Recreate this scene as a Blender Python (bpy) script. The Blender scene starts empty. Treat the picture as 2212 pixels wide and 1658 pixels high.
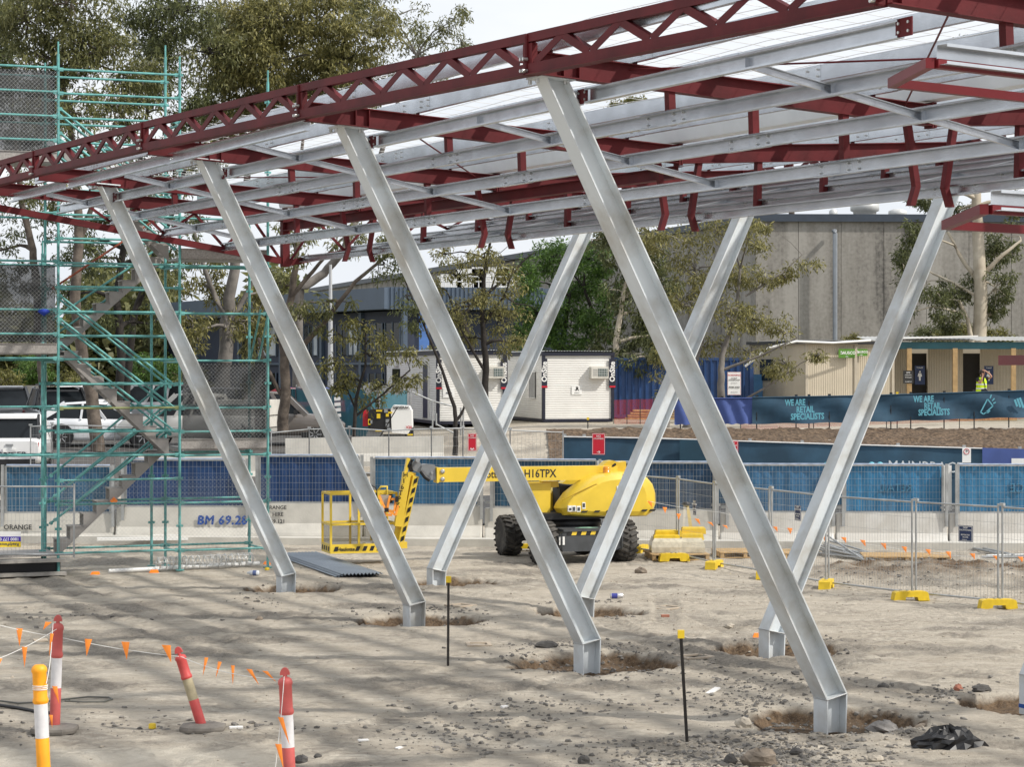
import bpy, math, random
import numpy as np
from mathutils import Vector as V, Matrix
sc = bpy.context.scene
R = math.radians
rnd = random.Random(7)
# ---------------------------------------------------------------- camera, sky, sun, exposure
CH = 4.3                                   # camera height above the site floor
FD = 4837.4; CX = 1106.0; HY = 792.1       # focal length / principal column / horizon row of the photograph
cam = bpy.data.objects.new('camera', bpy.data.cameras.new('camera'))
sc.collection.objects.link(cam); sc.camera = cam
cam.location = (0, 0, CH); cam.rotation_euler = (R(90), 0, 0)
cam.data.sensor_width = 36; cam.data.lens = 36*FD/2212
cam.data.shift_y = -(829-HY)/2212
cam.data.clip_start = .5; cam.data.clip_end = 4000
SUN = V((.92, -.37, .95)).normalized()
w = bpy.data.worlds.new('World'); sc.world = w; w.use_nodes = True
nt = w.node_tree; bg = nt.nodes['Background']
sky = nt.nodes.new('ShaderNodeTexSky'); sky.sky_type = 'NISHITA'; sky.sun_disc = False
sky.sun_elevation = math.asin(SUN.z); sky.sun_rotation = math.atan2(SUN.x, SUN.y)
sky.dust_density = 4; sky.air_density = 1.2
tc = nt.nodes.new('ShaderNodeTexCoord'); mp = nt.nodes.new('ShaderNodeMapping'); mp.inputs['Scale'].default_value = (1, 1, 3.2)
nz = nt.nodes.new('ShaderNodeTexNoise'); nz.inputs['Scale'].default_value = 2.3; nz.inputs['Detail'].default_value = 7; nz.inputs['Roughness'].default_value = .55
cr = nt.nodes.new('ShaderNodeValToRGB')
cr.color_ramp.elements[0].position = .32; cr.color_ramp.elements[0].color = (6.3, 6.75, 7.4, 1)
cr.color_ramp.elements[1].position = .62; cr.color_ramp.elements[1].color = (8.3, 8.4, 8.6, 1)
mx = nt.nodes.new('ShaderNodeMix'); mx.data_type = 'RGBA'; mx.inputs[0].default_value = .88
L = nt.links.new
L(tc.outputs['Generated'], mp.inputs[0]); L(mp.outputs[0], nz.inputs['Vector']); L(nz.outputs['Fac'], cr.inputs[0])
L(sky.outputs[0], mx.inputs[6]); L(cr.outputs[0], mx.inputs[7]); L(mx.outputs[2], bg.inputs[0])
bg.inputs[1].default_value = .123
sl = bpy.data.lights.new('sun', 'SUN'); sl.energy = 3.7; sl.angle = R(1.7); sl.color = (1, .95, .87)
so = bpy.data.objects.new('sun', sl); sc.collection.objects.link(so)
so.rotation_euler = (-SUN).to_track_quat('-Z', 'Y').to_euler(); so.location = (30, -20, 60)
vs = sc.view_settings; vs.view_transform = 'Standard'; vs.look = 'None'; vs.exposure = .14; vs.gamma = 1
sc.cycles.max_bounces = 6; sc.cycles.transparent_max_bounces = 24; sc.cycles.use_denoising = True
# ---------------------------------------------------------------- helpers
def at(x, y, Y):                            # photograph pixel (2212 wide) at distance Y -> world point
    return V(((x-CX)*Y/FD, Y, CH+(HY-y)*Y/FD))
def gd(x, y, z=0.0):                        # photograph pixel on a level z
    return at(x, y, FD*(CH-z)/(y-HY))
def newmat(name):
    m = bpy.data.materials.new(name); m.use_nodes = True
    return m, m.node_tree.nodes, m.node_tree.links.new, m.node_tree.nodes['Principled BSDF']
def M(name, col, rough=.6, metal=0, var=.12, vs=2.0, bump=0, bs=40, col2=None, thr=(.35, .7), coat=0, det=5):
    m, n, l, b = newmat(name)
    b.inputs['Roughness'].default_value = rough; b.inputs['Metallic'].default_value = metal
    if coat: b.inputs['Coat Weight'].default_value = coat
    t = n.new('ShaderNodeTexCoord')
    z = n.new('ShaderNodeTexNoise'); z.inputs['Scale'].default_value = vs; z.inputs['Detail'].default_value = det; z.inputs['Roughness'].default_value = .6
    l(t.outputs['Object'], z.inputs['Vector'])
    r = n.new('ShaderNodeValToRGB'); e = r.color_ramp.elements
    e[0].position, e[1].position = thr
    c2 = col2 or tuple(min(1, c*(1+var)) for c in col)
    c1 = col if col2 else tuple(c*(1-var) for c in col)
    e[0].color = (*c1, 1); e[1].color = (*c2, 1)
    l(z.outputs['Fac'], r.inputs[0]); l(r.outputs[0], b.inputs['Base Color'])
    if bump:
        z2 = n.new('ShaderNodeTexNoise'); z2.inputs['Scale'].default_value = bs; z2.inputs['Detail'].default_value = 4
        l(t.outputs['Object'], z2.inputs['Vector'])
        bp = n.new('ShaderNodeBump'); bp.inputs['Strength'].default_value = bump; bp.inputs['Distance'].default_value = .02
        l(z2.outputs['Fac'], bp.inputs['Height']); l(bp.outputs[0], b.inputs['Normal'])
    return m
def Mx(name, col, alpha, rough=.7):         # shade cloth: partly open weave
    m, n, l, b = newmat(name)
    b.inputs['Base Color'].default_value = (*col, 1); b.inputs['Roughness'].default_value = rough
    t = n.new('ShaderNodeTexCoord'); z = n.new('ShaderNodeTexNoise'); z.inputs['Scale'].default_value = 1.3; z.inputs['Detail'].default_value = 4
    l(t.outputs['Object'], z.inputs['Vector'])
    mr = n.new('ShaderNodeMapRange'); mr.inputs[3].default_value = max(0, alpha-.12); mr.inputs[4].default_value = min(1, alpha+.12)
    l(z.outputs['Fac'], mr.inputs[0]); l(mr.outputs[0], b.inputs['Alpha'])
    return m
def Mchain(name, col, cell=.06, wd=.13):     # chain-link weave: diamonds in the object's own x / z axes
    m, n, l, b = newmat(name)
    b.inputs['Base Color'].default_value = (*col, 1); b.inputs['Roughness'].default_value = .45; b.inputs['Metallic'].default_value = .5
    t = n.new('ShaderNodeTexCoord'); s = n.new('ShaderNodeSeparateXYZ'); l(t.outputs['UV'], s.inputs[0])
    outs = []
    for op in ('ADD', 'SUBTRACT'):
        a = n.new('ShaderNodeMath'); a.operation = op; l(s.outputs[0], a.inputs[0]); l(s.outputs[1], a.inputs[1])
        d = n.new('ShaderNodeMath'); d.operation = 'DIVIDE'; d.inputs[1].default_value = cell; l(a.outputs[0], d.inputs[0])
        f = n.new('ShaderNodeMath'); f.operation = 'FRACT'; l(d.outputs[0], f.inputs[0])
        g = n.new('ShaderNodeMath'); g.operation = 'LESS_THAN'; g.inputs[1].default_value = wd; l(f.outputs[0], g.inputs[0])
        outs.append(g)
    mxx = n.new('ShaderNodeMath'); mxx.operation = 'MAXIMUM'; l(outs[0].outputs[0], mxx.inputs[0]); l(outs[1].outputs[0], mxx.inputs[1])
    l(mxx.outputs[0], b.inputs['Alpha'])
    return m
def tag(o, label=None, cat=None, group=None, kind=None):
    if label: o['label'] = label
    if cat: o['category'] = cat
    if group: o['group'] = group
    if kind: o['kind'] = kind
    return o
def thing(name, loc, label, cat, group=None, rz=0):
    o = bpy.data.objects.new(name, None); sc.collection.objects.link(o)
    o.location = loc; o.rotation_euler = (0, 0, rz); o.empty_display_size = .3
    return tag(o, label, cat, group)
def dup(o, loc=None, rz=None, label=None, parent=None):
    c = o.copy(); sc.collection.objects.link(c)
    if parent: c.parent = parent
    for ch in [k for k in bpy.data.objects if k.parent == o]: dup(ch, parent=c)
    if loc is not None: c.location = loc
    if rz is not None: c.rotation_euler = (0, 0, rz)
    if label: c['label'] = label
    return c
class MB:
    def __init__(s): s.v = []; s.f = []; s.mi = []; s.sm = []; s.uv = {}
    def add(s, vs, fs, mi=0, sm=False):
        o = len(s.v); s.v += [tuple(p) for p in vs]
        for f in fs: s.f.append([i+o for i in f]); s.mi.append(mi); s.sm.append(sm)
        return s
    def box(s, c, d, M3=None, mi=0, bev=0):
        x, y, z = [k/2 for k in d]; c = V(c)
        ps = [V((a*x, b*y, e*z)) for e in (-1, 1) for b in (-1, 1) for a in (-1, 1)]
        if M3 is not None: ps = [M3 @ p for p in ps]
        return s.add([c+p for p in ps], [(0, 2, 3, 1), (4, 5, 7, 6), (0, 1, 5, 4), (2, 6, 7, 3), (0, 4, 6, 2), (1, 3, 7, 5)], mi)
    def prof(s, p0, p1, pts, up=(0, 0, 1), mi=0, caps=True, p1pts=None, sm=False):   # closed outline (side, up) swept from p0 to p1
        p0, p1 = V(p0), V(p1); d = (p1-p0).normalized(); sd = d.cross(V(up)).normalized(); u = sd.cross(d)
        n = len(pts); q = p1pts or pts
        vs = [p0+sd*a+u*b for a, b in pts]+[p1+sd*a+u*b for a, b in q]
        fs = [(i, (i+1) % n, n+(i+1) % n, n+i) for i in range(n)]
        s.add(vs, fs, mi, sm)
        if caps: s.add(vs, [tuple(range(n))[::-1], tuple(range(n, 2*n))], mi)
        return s
    def beam(s, p0, p1, w, h, up=(0, 0, 1), mi=0):
        return s.prof(p0, p1, [(-w/2, -h/2), (w/2, -h/2), (w/2, h/2), (-w/2, h/2)], up, mi)
    def ibeam(s, p0, p1, w, h, tf=.014, tw=.009, up=(0, 0, 1), mi=0):
        a, b = w/2, h/2
        return s.prof(p0, p1, [(-a, -b), (a, -b), (a, -b+tf), (tw/2, -b+tf), (tw/2, b-tf), (a, b-tf), (a, b), (-a, b), (-a, b-tf), (-tw/2, b-tf), (-tw/2, -b+tf), (-a, -b+tf)], up, mi)
    def chan(s, p0, p1, w, h, t=.004, lip=.018, up=(0, 0, 1), mi=0, flip=1):   # lipped C section, web at side 0, flanges towards +side
        o = [(0, -h/2), (w, -h/2), (w, -h/2+lip), (w-t, -h/2+lip), (w-t, -h/2+t), (t, -h/2+t), (t, h/2-t), (w-t, h/2-t), (w-t, h/2-lip), (w, h/2-lip), (w, h/2), (0, h/2)]
        if flip < 0: o = [(-a, b) for a, b in o][::-1]
        return s.prof(p0, p1, o, up, mi)
    def tube(s, p0, p1, r, n=6, mi=0, r1=None, caps=True):
        r1 = r if r1 is None else r1; d = V(p1)-V(p0); up = (0, 0, 1) if abs(d.normalized().z) < .95 else (0, 1, 0)
        c = [(math.cos(2*math.pi*i/n), math.sin(2*math.pi*i/n)) for i in range(n)]
        return s.prof(p0, p1, [(a*r, b*r) for a, b in c], up, mi, caps, [(a*r1, b*r1) for a, b in c], True)
    def path(s, pts, r, n=6, mi=0, rs=None):
        pts = [V(p) for p in pts]; N = len(pts); vs = []
        for i, p in enumerate(pts):
            d = (pts[min(i+1, N-1)]-pts[max(i-1, 0)]).normalized()
            up = V((0, 0, 1)) if abs(d.z) < .9 else V((0, 1, 0)); sd = d.cross(up).normalized(); u = sd.cross(d)
            k = rs[i] if rs else r
            vs += [p+sd*math.cos(2*math.pi*j/n)*k+u*math.sin(2*math.pi*j/n)*k for j in range(n)]
        fs = [(i*n+j, i*n+(j+1) % n, (i+1)*n+(j+1) % n, (i+1)*n+j) for i in range(N-1) for j in range(n)]
        s.add(vs, fs, mi, True); return s.add([vs[j] for j in range(n)]+[vs[(N-1)*n+j] for j in range(n)], [tuple(range(n))[::-1], tuple(range(n, 2*n))], mi)
    def lathe(s, c, prof, n=16, mi=0, ax=None, sm=True):   # prof: (radius, height) along axis matrix ax
        c = V(c); vs = []
        for r, h in prof:
            for j in range(n):
                p = V((math.cos(2*math.pi*j/n)*r, math.sin(2*math.pi*j/n)*r, h)); vs.append(c+(ax @ p if ax is not None else p))
        K = len(prof)
        s.add(vs, [(i*n+j, i*n+(j+1) % n, (i+1)*n+(j+1) % n, (i+1)*n+j) for i in range(K-1) for j in range(n)], mi, sm)
        return s.add([vs[j] for j in range(n)]+[vs[(K-1)*n+j] for j in range(n)], [tuple(range(n))[::-1], tuple(range(n, 2*n))], mi)
    def prism(s, pts, d, mi=0):             # polygon of 3D points pushed along vector d
        pts = [V(p) for p in pts]; n = len(pts); d = V(d)
        return s.add(pts+[p+d for p in pts], [tuple(range(n))[::-1], tuple(range(n, 2*n))]+[(i, (i+1) % n, n+(i+1) % n, n+i) for i in range(n)], mi)
    def quad(s, a, b, c, d, mi=0): return s.add([a, b, c, d], [(0, 1, 2, 3)], mi)
    def loft(s, rings, mi=0, sm=True, closed=True, caps=True):
        n = len(rings[0]); vs = [p for r in rings for p in r]
        jj = range(n if closed else n-1)
        s.add(vs, [(i*n+j, i*n+(j+1) % n, (i+1)*n+(j+1) % n, (i+1)*n+j) for i in range(len(rings)-1) for j in jj], mi, sm)
        if caps: s.add(list(rings[0])+list(rings[-1]), [tuple(range(n))[::-1], tuple(range(n, 2*n))], mi)
        return s
    def mesh(s, name, mats, off=None):
        me = bpy.data.meshes.new(name)
        vs = np.array(s.v, dtype=np.float32)
        if off is not None: vs = vs-np.array(off, dtype=np.float32)
        me.from_pydata(vs.tolist(), [], s.f)
        for m in (mats if isinstance(mats, (list, tuple)) else [mats]): me.materials.append(m)
        me.polygons.foreach_set('material_index', s.mi); me.polygons.foreach_set('use_smooth', s.sm)
        me.update()
        return me
    def build(s, name, mats, parent=None, world=True, label=None, cat=None, group=None, kind=None, loc=None, rz=0):
        # parent given: world=True means the vertices are world positions under an unrotated parent
        off = None
        if parent is not None:
            if world:
                off = V((0, 0, 0)); q = parent
                while q: off += q.location; q = q.parent
        elif loc is None:
            a = np.array(s.v); off = V((a[:, 0].mean(), a[:, 1].mean(), a[:, 2].min()))
        o = bpy.data.objects.new(name, s.mesh(name, mats, off)); sc.collection.objects.link(o)
        if parent is not None: o.parent = parent
        elif loc is not None: o.location = loc; o.rotation_euler = (0, 0, rz)
        else: o.location = off
        return tag(o, label, cat, group, kind)
def Rm(right, up):                          # rotation whose x axis is `right`, z axis `up`
    r = V(right).normalized(); u = V(up).normalized(); f = u.cross(r).normalized(); u = r.cross(f)
    return Matrix((r, f, u)).transposed()
def text(body, size, p, right, up, mat, parent, name='lettering', bold=.0, align='CENTER', world=True, ext=.002, sx=1.0, label=None, shear=0, tight=1.0):
    cu = bpy.data.curves.new('t', 'FONT'); cu.body = body; cu.size = size; cu.align_x = align; cu.align_y = 'CENTER'
    cu.extrude = ext; cu.offset = bold*size; cu.resolution_u = 2; cu.shear = shear; cu.space_character = tight; cu.space_line = .8
    ob = bpy.data.objects.new('t', cu); sc.collection.objects.link(ob)
    dg = bpy.context.evaluated_depsgraph_get(); me = bpy.data.meshes.new_from_object(ob.evaluated_get(dg))
    bpy.data.objects.remove(ob); bpy.data.curves.remove(cu)
    r = V(right).normalized(); u = V(up).normalized(); nrm = r.cross(u)
    off = V((0, 0, 0)); q = parent
    while world and q: off += q.location; q = q.parent
    mat4 = Matrix(((r.x*sx, u.x, nrm.x, p[0]-off.x), (r.y*sx, u.y, nrm.y, p[1]-off.y), (r.z*sx, u.z, nrm.z, p[2]-off.z), (0, 0, 0, 1)))
    me.transform(mat4); me.name = name; me.materials.clear(); me.materials.append(mat)
    o = bpy.data.objects.new(name, me); sc.collection.objects.link(o); o.parent = parent
    return tag(o, label)
def uvplane(name, o, ax, az, mat, parent, nx=1, world=True):   # sheet with metric UVs: origin o, edge vectors ax, az
    o, ax, az = V(o), V(ax), V(az)
    m = MB(); m.quad(o, o+ax, o+ax+az, o+az); ob = m.build(name, mat, parent, world)
    uv = ob.data.uv_layers.new(name='UVMap')
    for i, c in enumerate([(0, 0), (ax.length, 0), (ax.length, az.length), (0, az.length)]): uv.data[i].uv = c
    return ob
# value noise for terrain and scatter
_rs = np.random.RandomState(11); _T = _rs.rand(256, 256)
def vn(x, y):
    x = np.asarray(x, float); y = np.asarray(y, float)
    xi = np.floor(x).astype(int); yi = np.floor(y).astype(int); fx = x-xi; fy = y-yi
    fx = fx*fx*(3-2*fx); fy = fy*fy*(3-2*fy); a = lambda i, j: _T[i & 255, j & 255]
    return (a(xi, yi)*(1-fx)+a(xi+1, yi)*fx)*(1-fy)+(a(xi, yi+1)*(1-fx)+a(xi+1, yi+1)*fx)*fy
def fbm(x, y, o=4, g=.5):
    s = 0; a = 1; t = 0
    for k in range(o): s = s+a*vn(x*2**k+17.3*k, y*2**k+9.1*k); t += a; a *= g
    return s/t
# ---------------------------------------------------------------- materials
GALV = M('galvanised_sheet', (.60, .63, .67), .27, .82, .12, 2.2, .05, 60)
COLM = M('galvanised_column', (.45, .445, .415), .5, .12, .14, 1.6, .08, 60, col2=(.62, .66, .685), thr=(.30, .56), det=11)
RED = M('red_oxide_paint', (.098, .0085, .0115), .6, 0, .28, 1.6, .05, 40)
REDL = M('bright_red_paint', (.135, .012, .016), .45, 0, .18, 1.2)
for _m in (RED, REDL): _m.node_tree.nodes['Principled BSDF'].inputs['Specular IOR Level'].default_value = .28
WIRE = M('bright_wire', (.75, .75, .74), .35, .3)
BOLT = M('bolt_zinc', (.6, .6, .58), .35, .8)
STEEL = M('fence_galvanised', (.42, .43, .43), .45, .6, .2, 4)
TEAL = M('teal_scaffold_paint', (.115, .34, .325), .5, .1, .3, 5)
RUST = M('rusty_red_tube', (.28, .07, .035), .7, 0, .3, 8)
ALU = M('weathered_aluminium_stair', (.30, .28, .265), .6, .25, .12, 3)
PLANK = M('grey_plank', (.34, .32, .29), .7, .1, .25, 5)
CONC = M('barrier_concrete', (.54, .52, .47), .85, 0, .16, 1.4, .2, 30, det=8)
YEL = M('machine_yellow', (.73, .515, .045), .38, 0, .09, 1.5, coat=.2)
YELB = M('plastic_yellow', (.72, .50, .02), .5, 0, .14, 3)
BLK = M('black_rubber', (.018, .017, .016), .75, 0, .3, 6)
DARK = M('dark_grey_paint', (.055, .06, .066), .5, 0, .2, 3)
GREY = M('mid_grey_paint', (.25, .26, .27), .5, 0, .15, 3)
WHITE = M('white_paint', (.74, .74, .72), .5, 0, .06, 2)
BLACK = M('black_paint', (.012, .012, .014), .5)
NAVY = M('navy_paint', (.012, .018, .05), .5, 0, .1, 3)
GLASS = M('dark_glass', (.012, .015, .018), .16, 0, .1)
GLASS.node_tree.nodes['Principled BSDF'].inputs['Specular IOR Level'].default_value = .22
ORANGE = M('orange_plastic', (.95, .22, .01), .5, 0, .12, 6)
REDP = M('red_plastic', (.62, .045, .035), .5, 0, .12, 6)
SIGNW = M('sign_white', (.8, .8, .78), .4, 0, .03)
SIGNR = M('sign_red', (.52, .012, .03), .4, 0, .03)
WOOD = M('raw_timber', (.46, .31, .15), .75, 0, .3, 7, .1, 50)
ROCK = M('grey_rock', (.24, .225, .21), .9, 0, .35, 6, .5, 25)
# ---------------------------------------------------------------- terrain: one sheet to the horizon
TH = .4711; A = V((-math.sin(TH), math.cos(TH), 0)); B = V((math.cos(TH), math.sin(TH), 0)); UP = V((0, 0, 1))
PF = V((3.7504, 26.9735, 0))                # near corner of the nearest front column
def fr(i, u, z=0): return PF+A*6*i+B*(u-3.70)+UP*z   # u = 0 at the column heads of the front row
HOLES = []                                  # (x, y, rx, ry, depth)
for i in range(4):
    p = PF+A*6*i; HOLES.append((p.x+.15, p.y+.25, (1.05, 1.2, 1.0, .9)[i], (.95, 1.1, .9, .8)[i], .2))
for i in range(4):
    p = PF+A*6*i+B*3.19; HOLES.append((p.x+.2, p.y+.25, .98, .85, .2))
def prof_z(xs, ys):
    yl = [-100, 56.5, 58, 66, 71, 74.5, 84, 100, 5000]
    left = np.interp(ys, yl, [0, 0, .15, .4, 1.06, 1.5, 1.7, 2.0, 2.0])
    right = np.interp(ys, [-100, 56.5, 58, 64, 66, 77, 80, 100, 5000], [0, 0, .15, .4, .7, 2.0, 2.08, 2.1, 2.1])
    t = np.clip((xs+6)/7, 0, 1); return left*(1-t)+right*t
def hole_mask(xs, ys):
    m = np.zeros_like(xs)
    for hx, hy, rx, ry, d in HOLES:
        wob = .28*(fbm(xs*2.1+hx, ys*2.1+hy, 3)-.5)
        r = np.sqrt(((xs-hx)/rx)**2+((ys-hy)/ry)**2)+wob*1.6
        m = np.maximum(m, np.clip((1.10-r)/.17, 0, 1)*(d/.2))
    return m
TRACKS = [(-2.5, 28, .62, .006), (1.0, 33, .20, -.010), (-6, 34, .95, .010), (4.5, 30, -.35, .012)]
def track(xs, ys, px, py, ang, cv):         # a pair of tyre tracks: mask, rut profile and tread bars
    ca_, sa_ = math.cos(ang), math.sin(ang); a = (xs-px)*sa_+(ys-py)*ca_; b = (xs-px)*ca_-(ys-py)*sa_-cv*a*a
    d = np.minimum(np.abs(b-.85), np.abs(b+.85)); brk = np.clip(fbm(a*.3+px, b*.4, 3)*4-1.5, 0, 1)
    k = np.clip((.24-d)/.05, 0, 1)*np.clip((11-np.abs(a))/3, 0, 1)*brk; ridge = np.clip(1-np.abs(d-.29)/.06, 0, 1)*np.clip((11-np.abs(a))/3, 0, 1)*brk
    return k, -.028*k+.022*ridge, (np.sin(a*2*math.pi/.26+d*9) > 0)*1.0
def gz(xs, ys, fine=True):
    xs = np.asarray(xs, float); ys = np.asarray(ys, float)
    z = prof_z(xs, ys)
    site = np.clip((56-ys)/2, 0, 1)
    crumb = np.clip((fbm(xs*.45+3, ys*.8+40, 3)-.5)*5, 0, 1)
    if fine:
        z = z+site*((fbm(xs*.9, ys*.9, 3)-.5)*.05+(fbm(xs*7.5, ys*7.5, 2, .8)-.5)*(.022+.075*crumb))
        # wheel ruts along the frame
        a = -xs*math.sin(TH)+ys*math.cos(TH); b = xs*math.cos(TH)+ys*math.sin(TH)
        z = z+site*.018*np.sin(b*9+fbm(a*.2, b*.3, 2)*9)*np.clip(fbm(a*.15+5, b*.5, 2)*3-1.3, 0, 1)
    if fine:
        for tr in TRACKS: k_, pr_, td_ = track(xs, ys, *tr); z = z+site*(pr_+.010*k_*td_)
    h = hole_mask(xs, ys); z = z-.18*np.clip(h, 0, 1)*site
    ring = np.clip(h, 0, 1)*(1-np.clip(h, 0, 1))*4
    if fine: z = z+ring*(fbm(xs*7, ys*7, 3, .7)-.40)*.24*site
    # soil bank beyond the wire fence, on the right
    q = np.clip(1-np.abs((ys-46.0+.12*(xs-9))/2.2), 0, 1)*np.clip((xs-5.0)/2.5, 0, 1)
    z = z+q*(.26+.45*(fbm(xs*1.9, ys*1.9, 4, .65)-.4))
    q = np.exp(-((xs-2.6)/1.3)**2-((ys-23.35)/.4)**2); z = z+q*.10
    return z
def steps(segs):
    o = []
    for a, b, s in segs: o += list(np.arange(a, b, s))
    return np.array(o)
gx = np.concatenate([-steps([(13, 20, .3), (20, 60, 2.5), (60, 200, 20), (200, 2600, 300)])[::-1], np.arange(-12.9, 13, .062), steps([(13, 20, .3), (20, 60, 2.5), (60, 200, 20), (200, 2600, 300)])])
gy = steps([(-40, 10, 10), (10, 20, 1), (20, 36, .062), (36, 49, .09), (49, 58, .25), (58, 90, .8), (90, 200, 10), (200, 3400, 320)])
GX, GY = np.meshgrid(gx, gy); GZ = gz(GX, GY)
nx_, ny_ = len(gx), len(gy)
me = bpy.data.meshes.new('ground'); co = np.stack([GX.ravel(), GY.ravel(), GZ.ravel()], 1).astype(np.float32)
idx = (np.arange(ny_-1)[:, None]*nx_+np.arange(nx_-1)[None, :]).ravel()
fc = np.stack([idx, idx+1, idx+nx_+1, idx+nx_], 1).astype(np.int32)
def npmesh(me, co, fc, k):
    me.vertices.add(len(co)); me.vertices.foreach_set('co', co.ravel())
    me.loops.add(fc.size); me.loops.foreach_set('vertex_index', fc.ravel())
    me.polygons.add(len(fc)); me.polygons.foreach_set('loop_start', np.arange(0, fc.size, k, dtype=np.int32)); me.polygons.foreach_set('loop_total', np.full(len(fc), k, dtype=np.int32))
npmesh(me, co, fc, 4); me.polygons.foreach_set('use_smooth', np.ones(len(fc), bool)); me.update(); me.validate()
ca = me.attributes.new('soil', 'FLOAT', 'POINT'); ca.data.foreach_set('value', np.clip(np.maximum(hole_mask(GX, GY), .75*np.clip(1-np.abs((GY-46.0+.12*(GX-9))/2.2), 0, 1)*np.clip((GX-5.0)/2.5, 0, 1)*fbm(GX*1.5, GY*3, 3)*1.6), 0, 1).ravel().astype(np.float32))
cb = me.attributes.new('dark', 'FLOAT', 'POINT')
crumbs = np.clip((fbm(GX*.45+3, GY*.8+40, 3)-.5)*5, 0, 1)
dk = np.clip(crumbs*.75+(fbm(GX*3, GY*3, 3)-.5)*.8, 0, 1)
pale = np.clip((24.6+.35*np.sin(GX*1.3)-GY+(-GX-2.2)*.35)/.5, 0, 1)*np.clip((-2.3-GX)/.5, 0, 1)   # scraped pale strip, lower left
dk = dk*(1-pale)
for (ex, ey, sx_, sy_, am) in ((2.8, 23.4, 1.5, .5, .9), (1.9, 25.4, 1.2, .7, .8), (5.2, 24.2, .9, .4, .7), (-1.0, 30.9, .8, .35, .8), (.2, 28.0, 1.6, .5, .5), (8.2, 45.5, 3.4, 1.6, .5), (6.5, 42, 3, .7, .5)):
    dk = np.maximum(dk, am*np.exp(-((GX-ex)/sx_)**2-((GY-ey)/sy_)**2)*(.5+fbm(GX*4, GY*4, 3)))
for (px, py, ang, cv) in TRACKS:
    k_, prof_, tread = track(GX, GY, px, py, ang, cv); dk = np.maximum(dk, k_*(.42+.25*tread))
cb.data.foreach_set('value', np.clip(dk, 0, 1).ravel().astype(np.float32))
cc = me.attributes.new('scraped', 'FLOAT', 'POINT'); cc.data.foreach_set('value', np.clip(pale, 0, 1).ravel().astype(np.float32))
m, n, l, b = newmat('site_dirt'); b.inputs['Roughness'].default_value = .95; b.inputs['Specular IOR Level'].default_value = .15
t = n.new('ShaderNodeTexCoord')
def noise(sc_, det=6, ro=.6, vec=None):
    z = n.new('ShaderNodeTexNoise'); z.inputs['Scale'].default_value = sc_; z.inputs['Detail'].default_value = det; z.inputs['Roughness'].default_value = ro
    l(vec or t.outputs['Object'], z.inputs['Vector']); return z.outputs['Fac']
def mixc(f, a, bb):
    k = n.new('ShaderNodeMix'); k.data_type = 'RGBA'; l(f, k.inputs[0])
    for s_, q in ((6, a), (7, bb)):
        if isinstance(q, tuple): k.inputs[s_].default_value = (*q, 1)
        else: l(q, k.inputs[s_])
    return k.outputs[2]
def mr(f, a, bb, c=0., d=1.):
    k = n.new('ShaderNodeMapRange'); l(f, k.inputs[0]); k.inputs[1].default_value = a; k.inputs[2].default_value = bb; k.inputs[3].default_value = c; k.inputs[4].default_value = d; return k.outputs[0]
def at_(nm):
    k = n.new('ShaderNodeAttribute'); k.attribute_name = nm; return k.outputs['Fac']
mpg = n.new('ShaderNodeMapping'); mpg.inputs['Rotation'].default_value = (0, 0, -TH-.25); mpg.inputs['Scale'].default_value = (.55, 2.2, 1); l(t.outputs['Object'], mpg.inputs[0])
c = mixc(mr(noise(.9, 8, .65, mpg.outputs[0]), .36, .66), (.40, .35, .28), (.60, .55, .465))
c = mixc(mr(noise(9, 8, .7), .42, .62), c, (.45, .40, .33))
c = mixc(mr(noise(38, 5, .7), .60, .72, 0, .55), c, (.16, .145, .125))
c = mixc(mr(noise(5.5, 10, .75, mpg.outputs[0]), .54, .60, 0, .55), c, (.26, .23, .19))
c = mixc(mr(noise(1.7, 6, .6, mpg.outputs[0]), .56, .72, 0, .38), c, (.25, .205, .175))
c = mixc(mr(at_('dark'), .2, .8, 0, .68), c, mixc(mr(noise(24, 6, .7), .4, .65), (.10, .092, .082), (.28, .255, .22)))
c = mixc(mr(at_('soil'), .15, .6), c, mixc(mr(noise(11, 6, .7), .35, .65), (.065, .043, .028), (.215, .148, .092)))
c = mixc(mr(at_('scraped'), .1, .9, 0, .7), c, mixc(mr(noise(3, 6, .65), .35, .65), (.46, .42, .35), (.60, .56, .48)))
sp = n.new('ShaderNodeSeparateXYZ'); l(t.outputs['Object'], sp.inputs[0])
c = mixc(mr(sp.outputs[1], 82, 110), c, mixc(mr(noise(.3), .4, .6), (.10, .11, .05), (.24, .21, .13)))
l(c, b.inputs['Base Color'])
vo = n.new('ShaderNodeTexVoronoi'); vo.inputs['Scale'].default_value = 7.5; vo.inputs['Randomness'].default_value = 1
wv = n.new('ShaderNodeMix'); wv.data_type = 'RGBA'; wv.inputs[0].default_value = .12; l(t.outputs['Object'], wv.inputs[6])
wn = n.new('ShaderNodeTexNoise'); wn.inputs['Scale'].default_value = 5; wn.inputs['Detail'].default_value = 4; l(t.outputs['Object'], wn.inputs['Vector']); l(wn.outputs['Color'], wv.inputs[7]); l(wv.outputs[2], vo.inputs['Vector'])
clod = mr(vo.outputs['Distance'], .0, .55, 1, 0)
patch = mr(noise(.75, 6, .65), .46, .60)
pm = n.new('ShaderNodeMath'); pm.operation = 'MULTIPLY'; l(clod, pm.inputs[0]); l(patch, pm.inputs[1])
crk = n.new('ShaderNodeMath'); crk.operation = 'MULTIPLY'; l(mr(vo.outputs['Distance'], .42, .75, 0, .38), crk.inputs[0]); l(patch, crk.inputs[1])
c = mixc(crk.outputs[0], c, (.15, .13, .11)); c = mixc(mr(noise(85, 4, .8), .57, .70, 0, .5), c, (.17, .15, .125)); c = mixc(mr(noise(60, 4, .8, mpg.outputs[0]), .58, .70, 0, .45), c, (.66, .61, .53))
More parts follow.
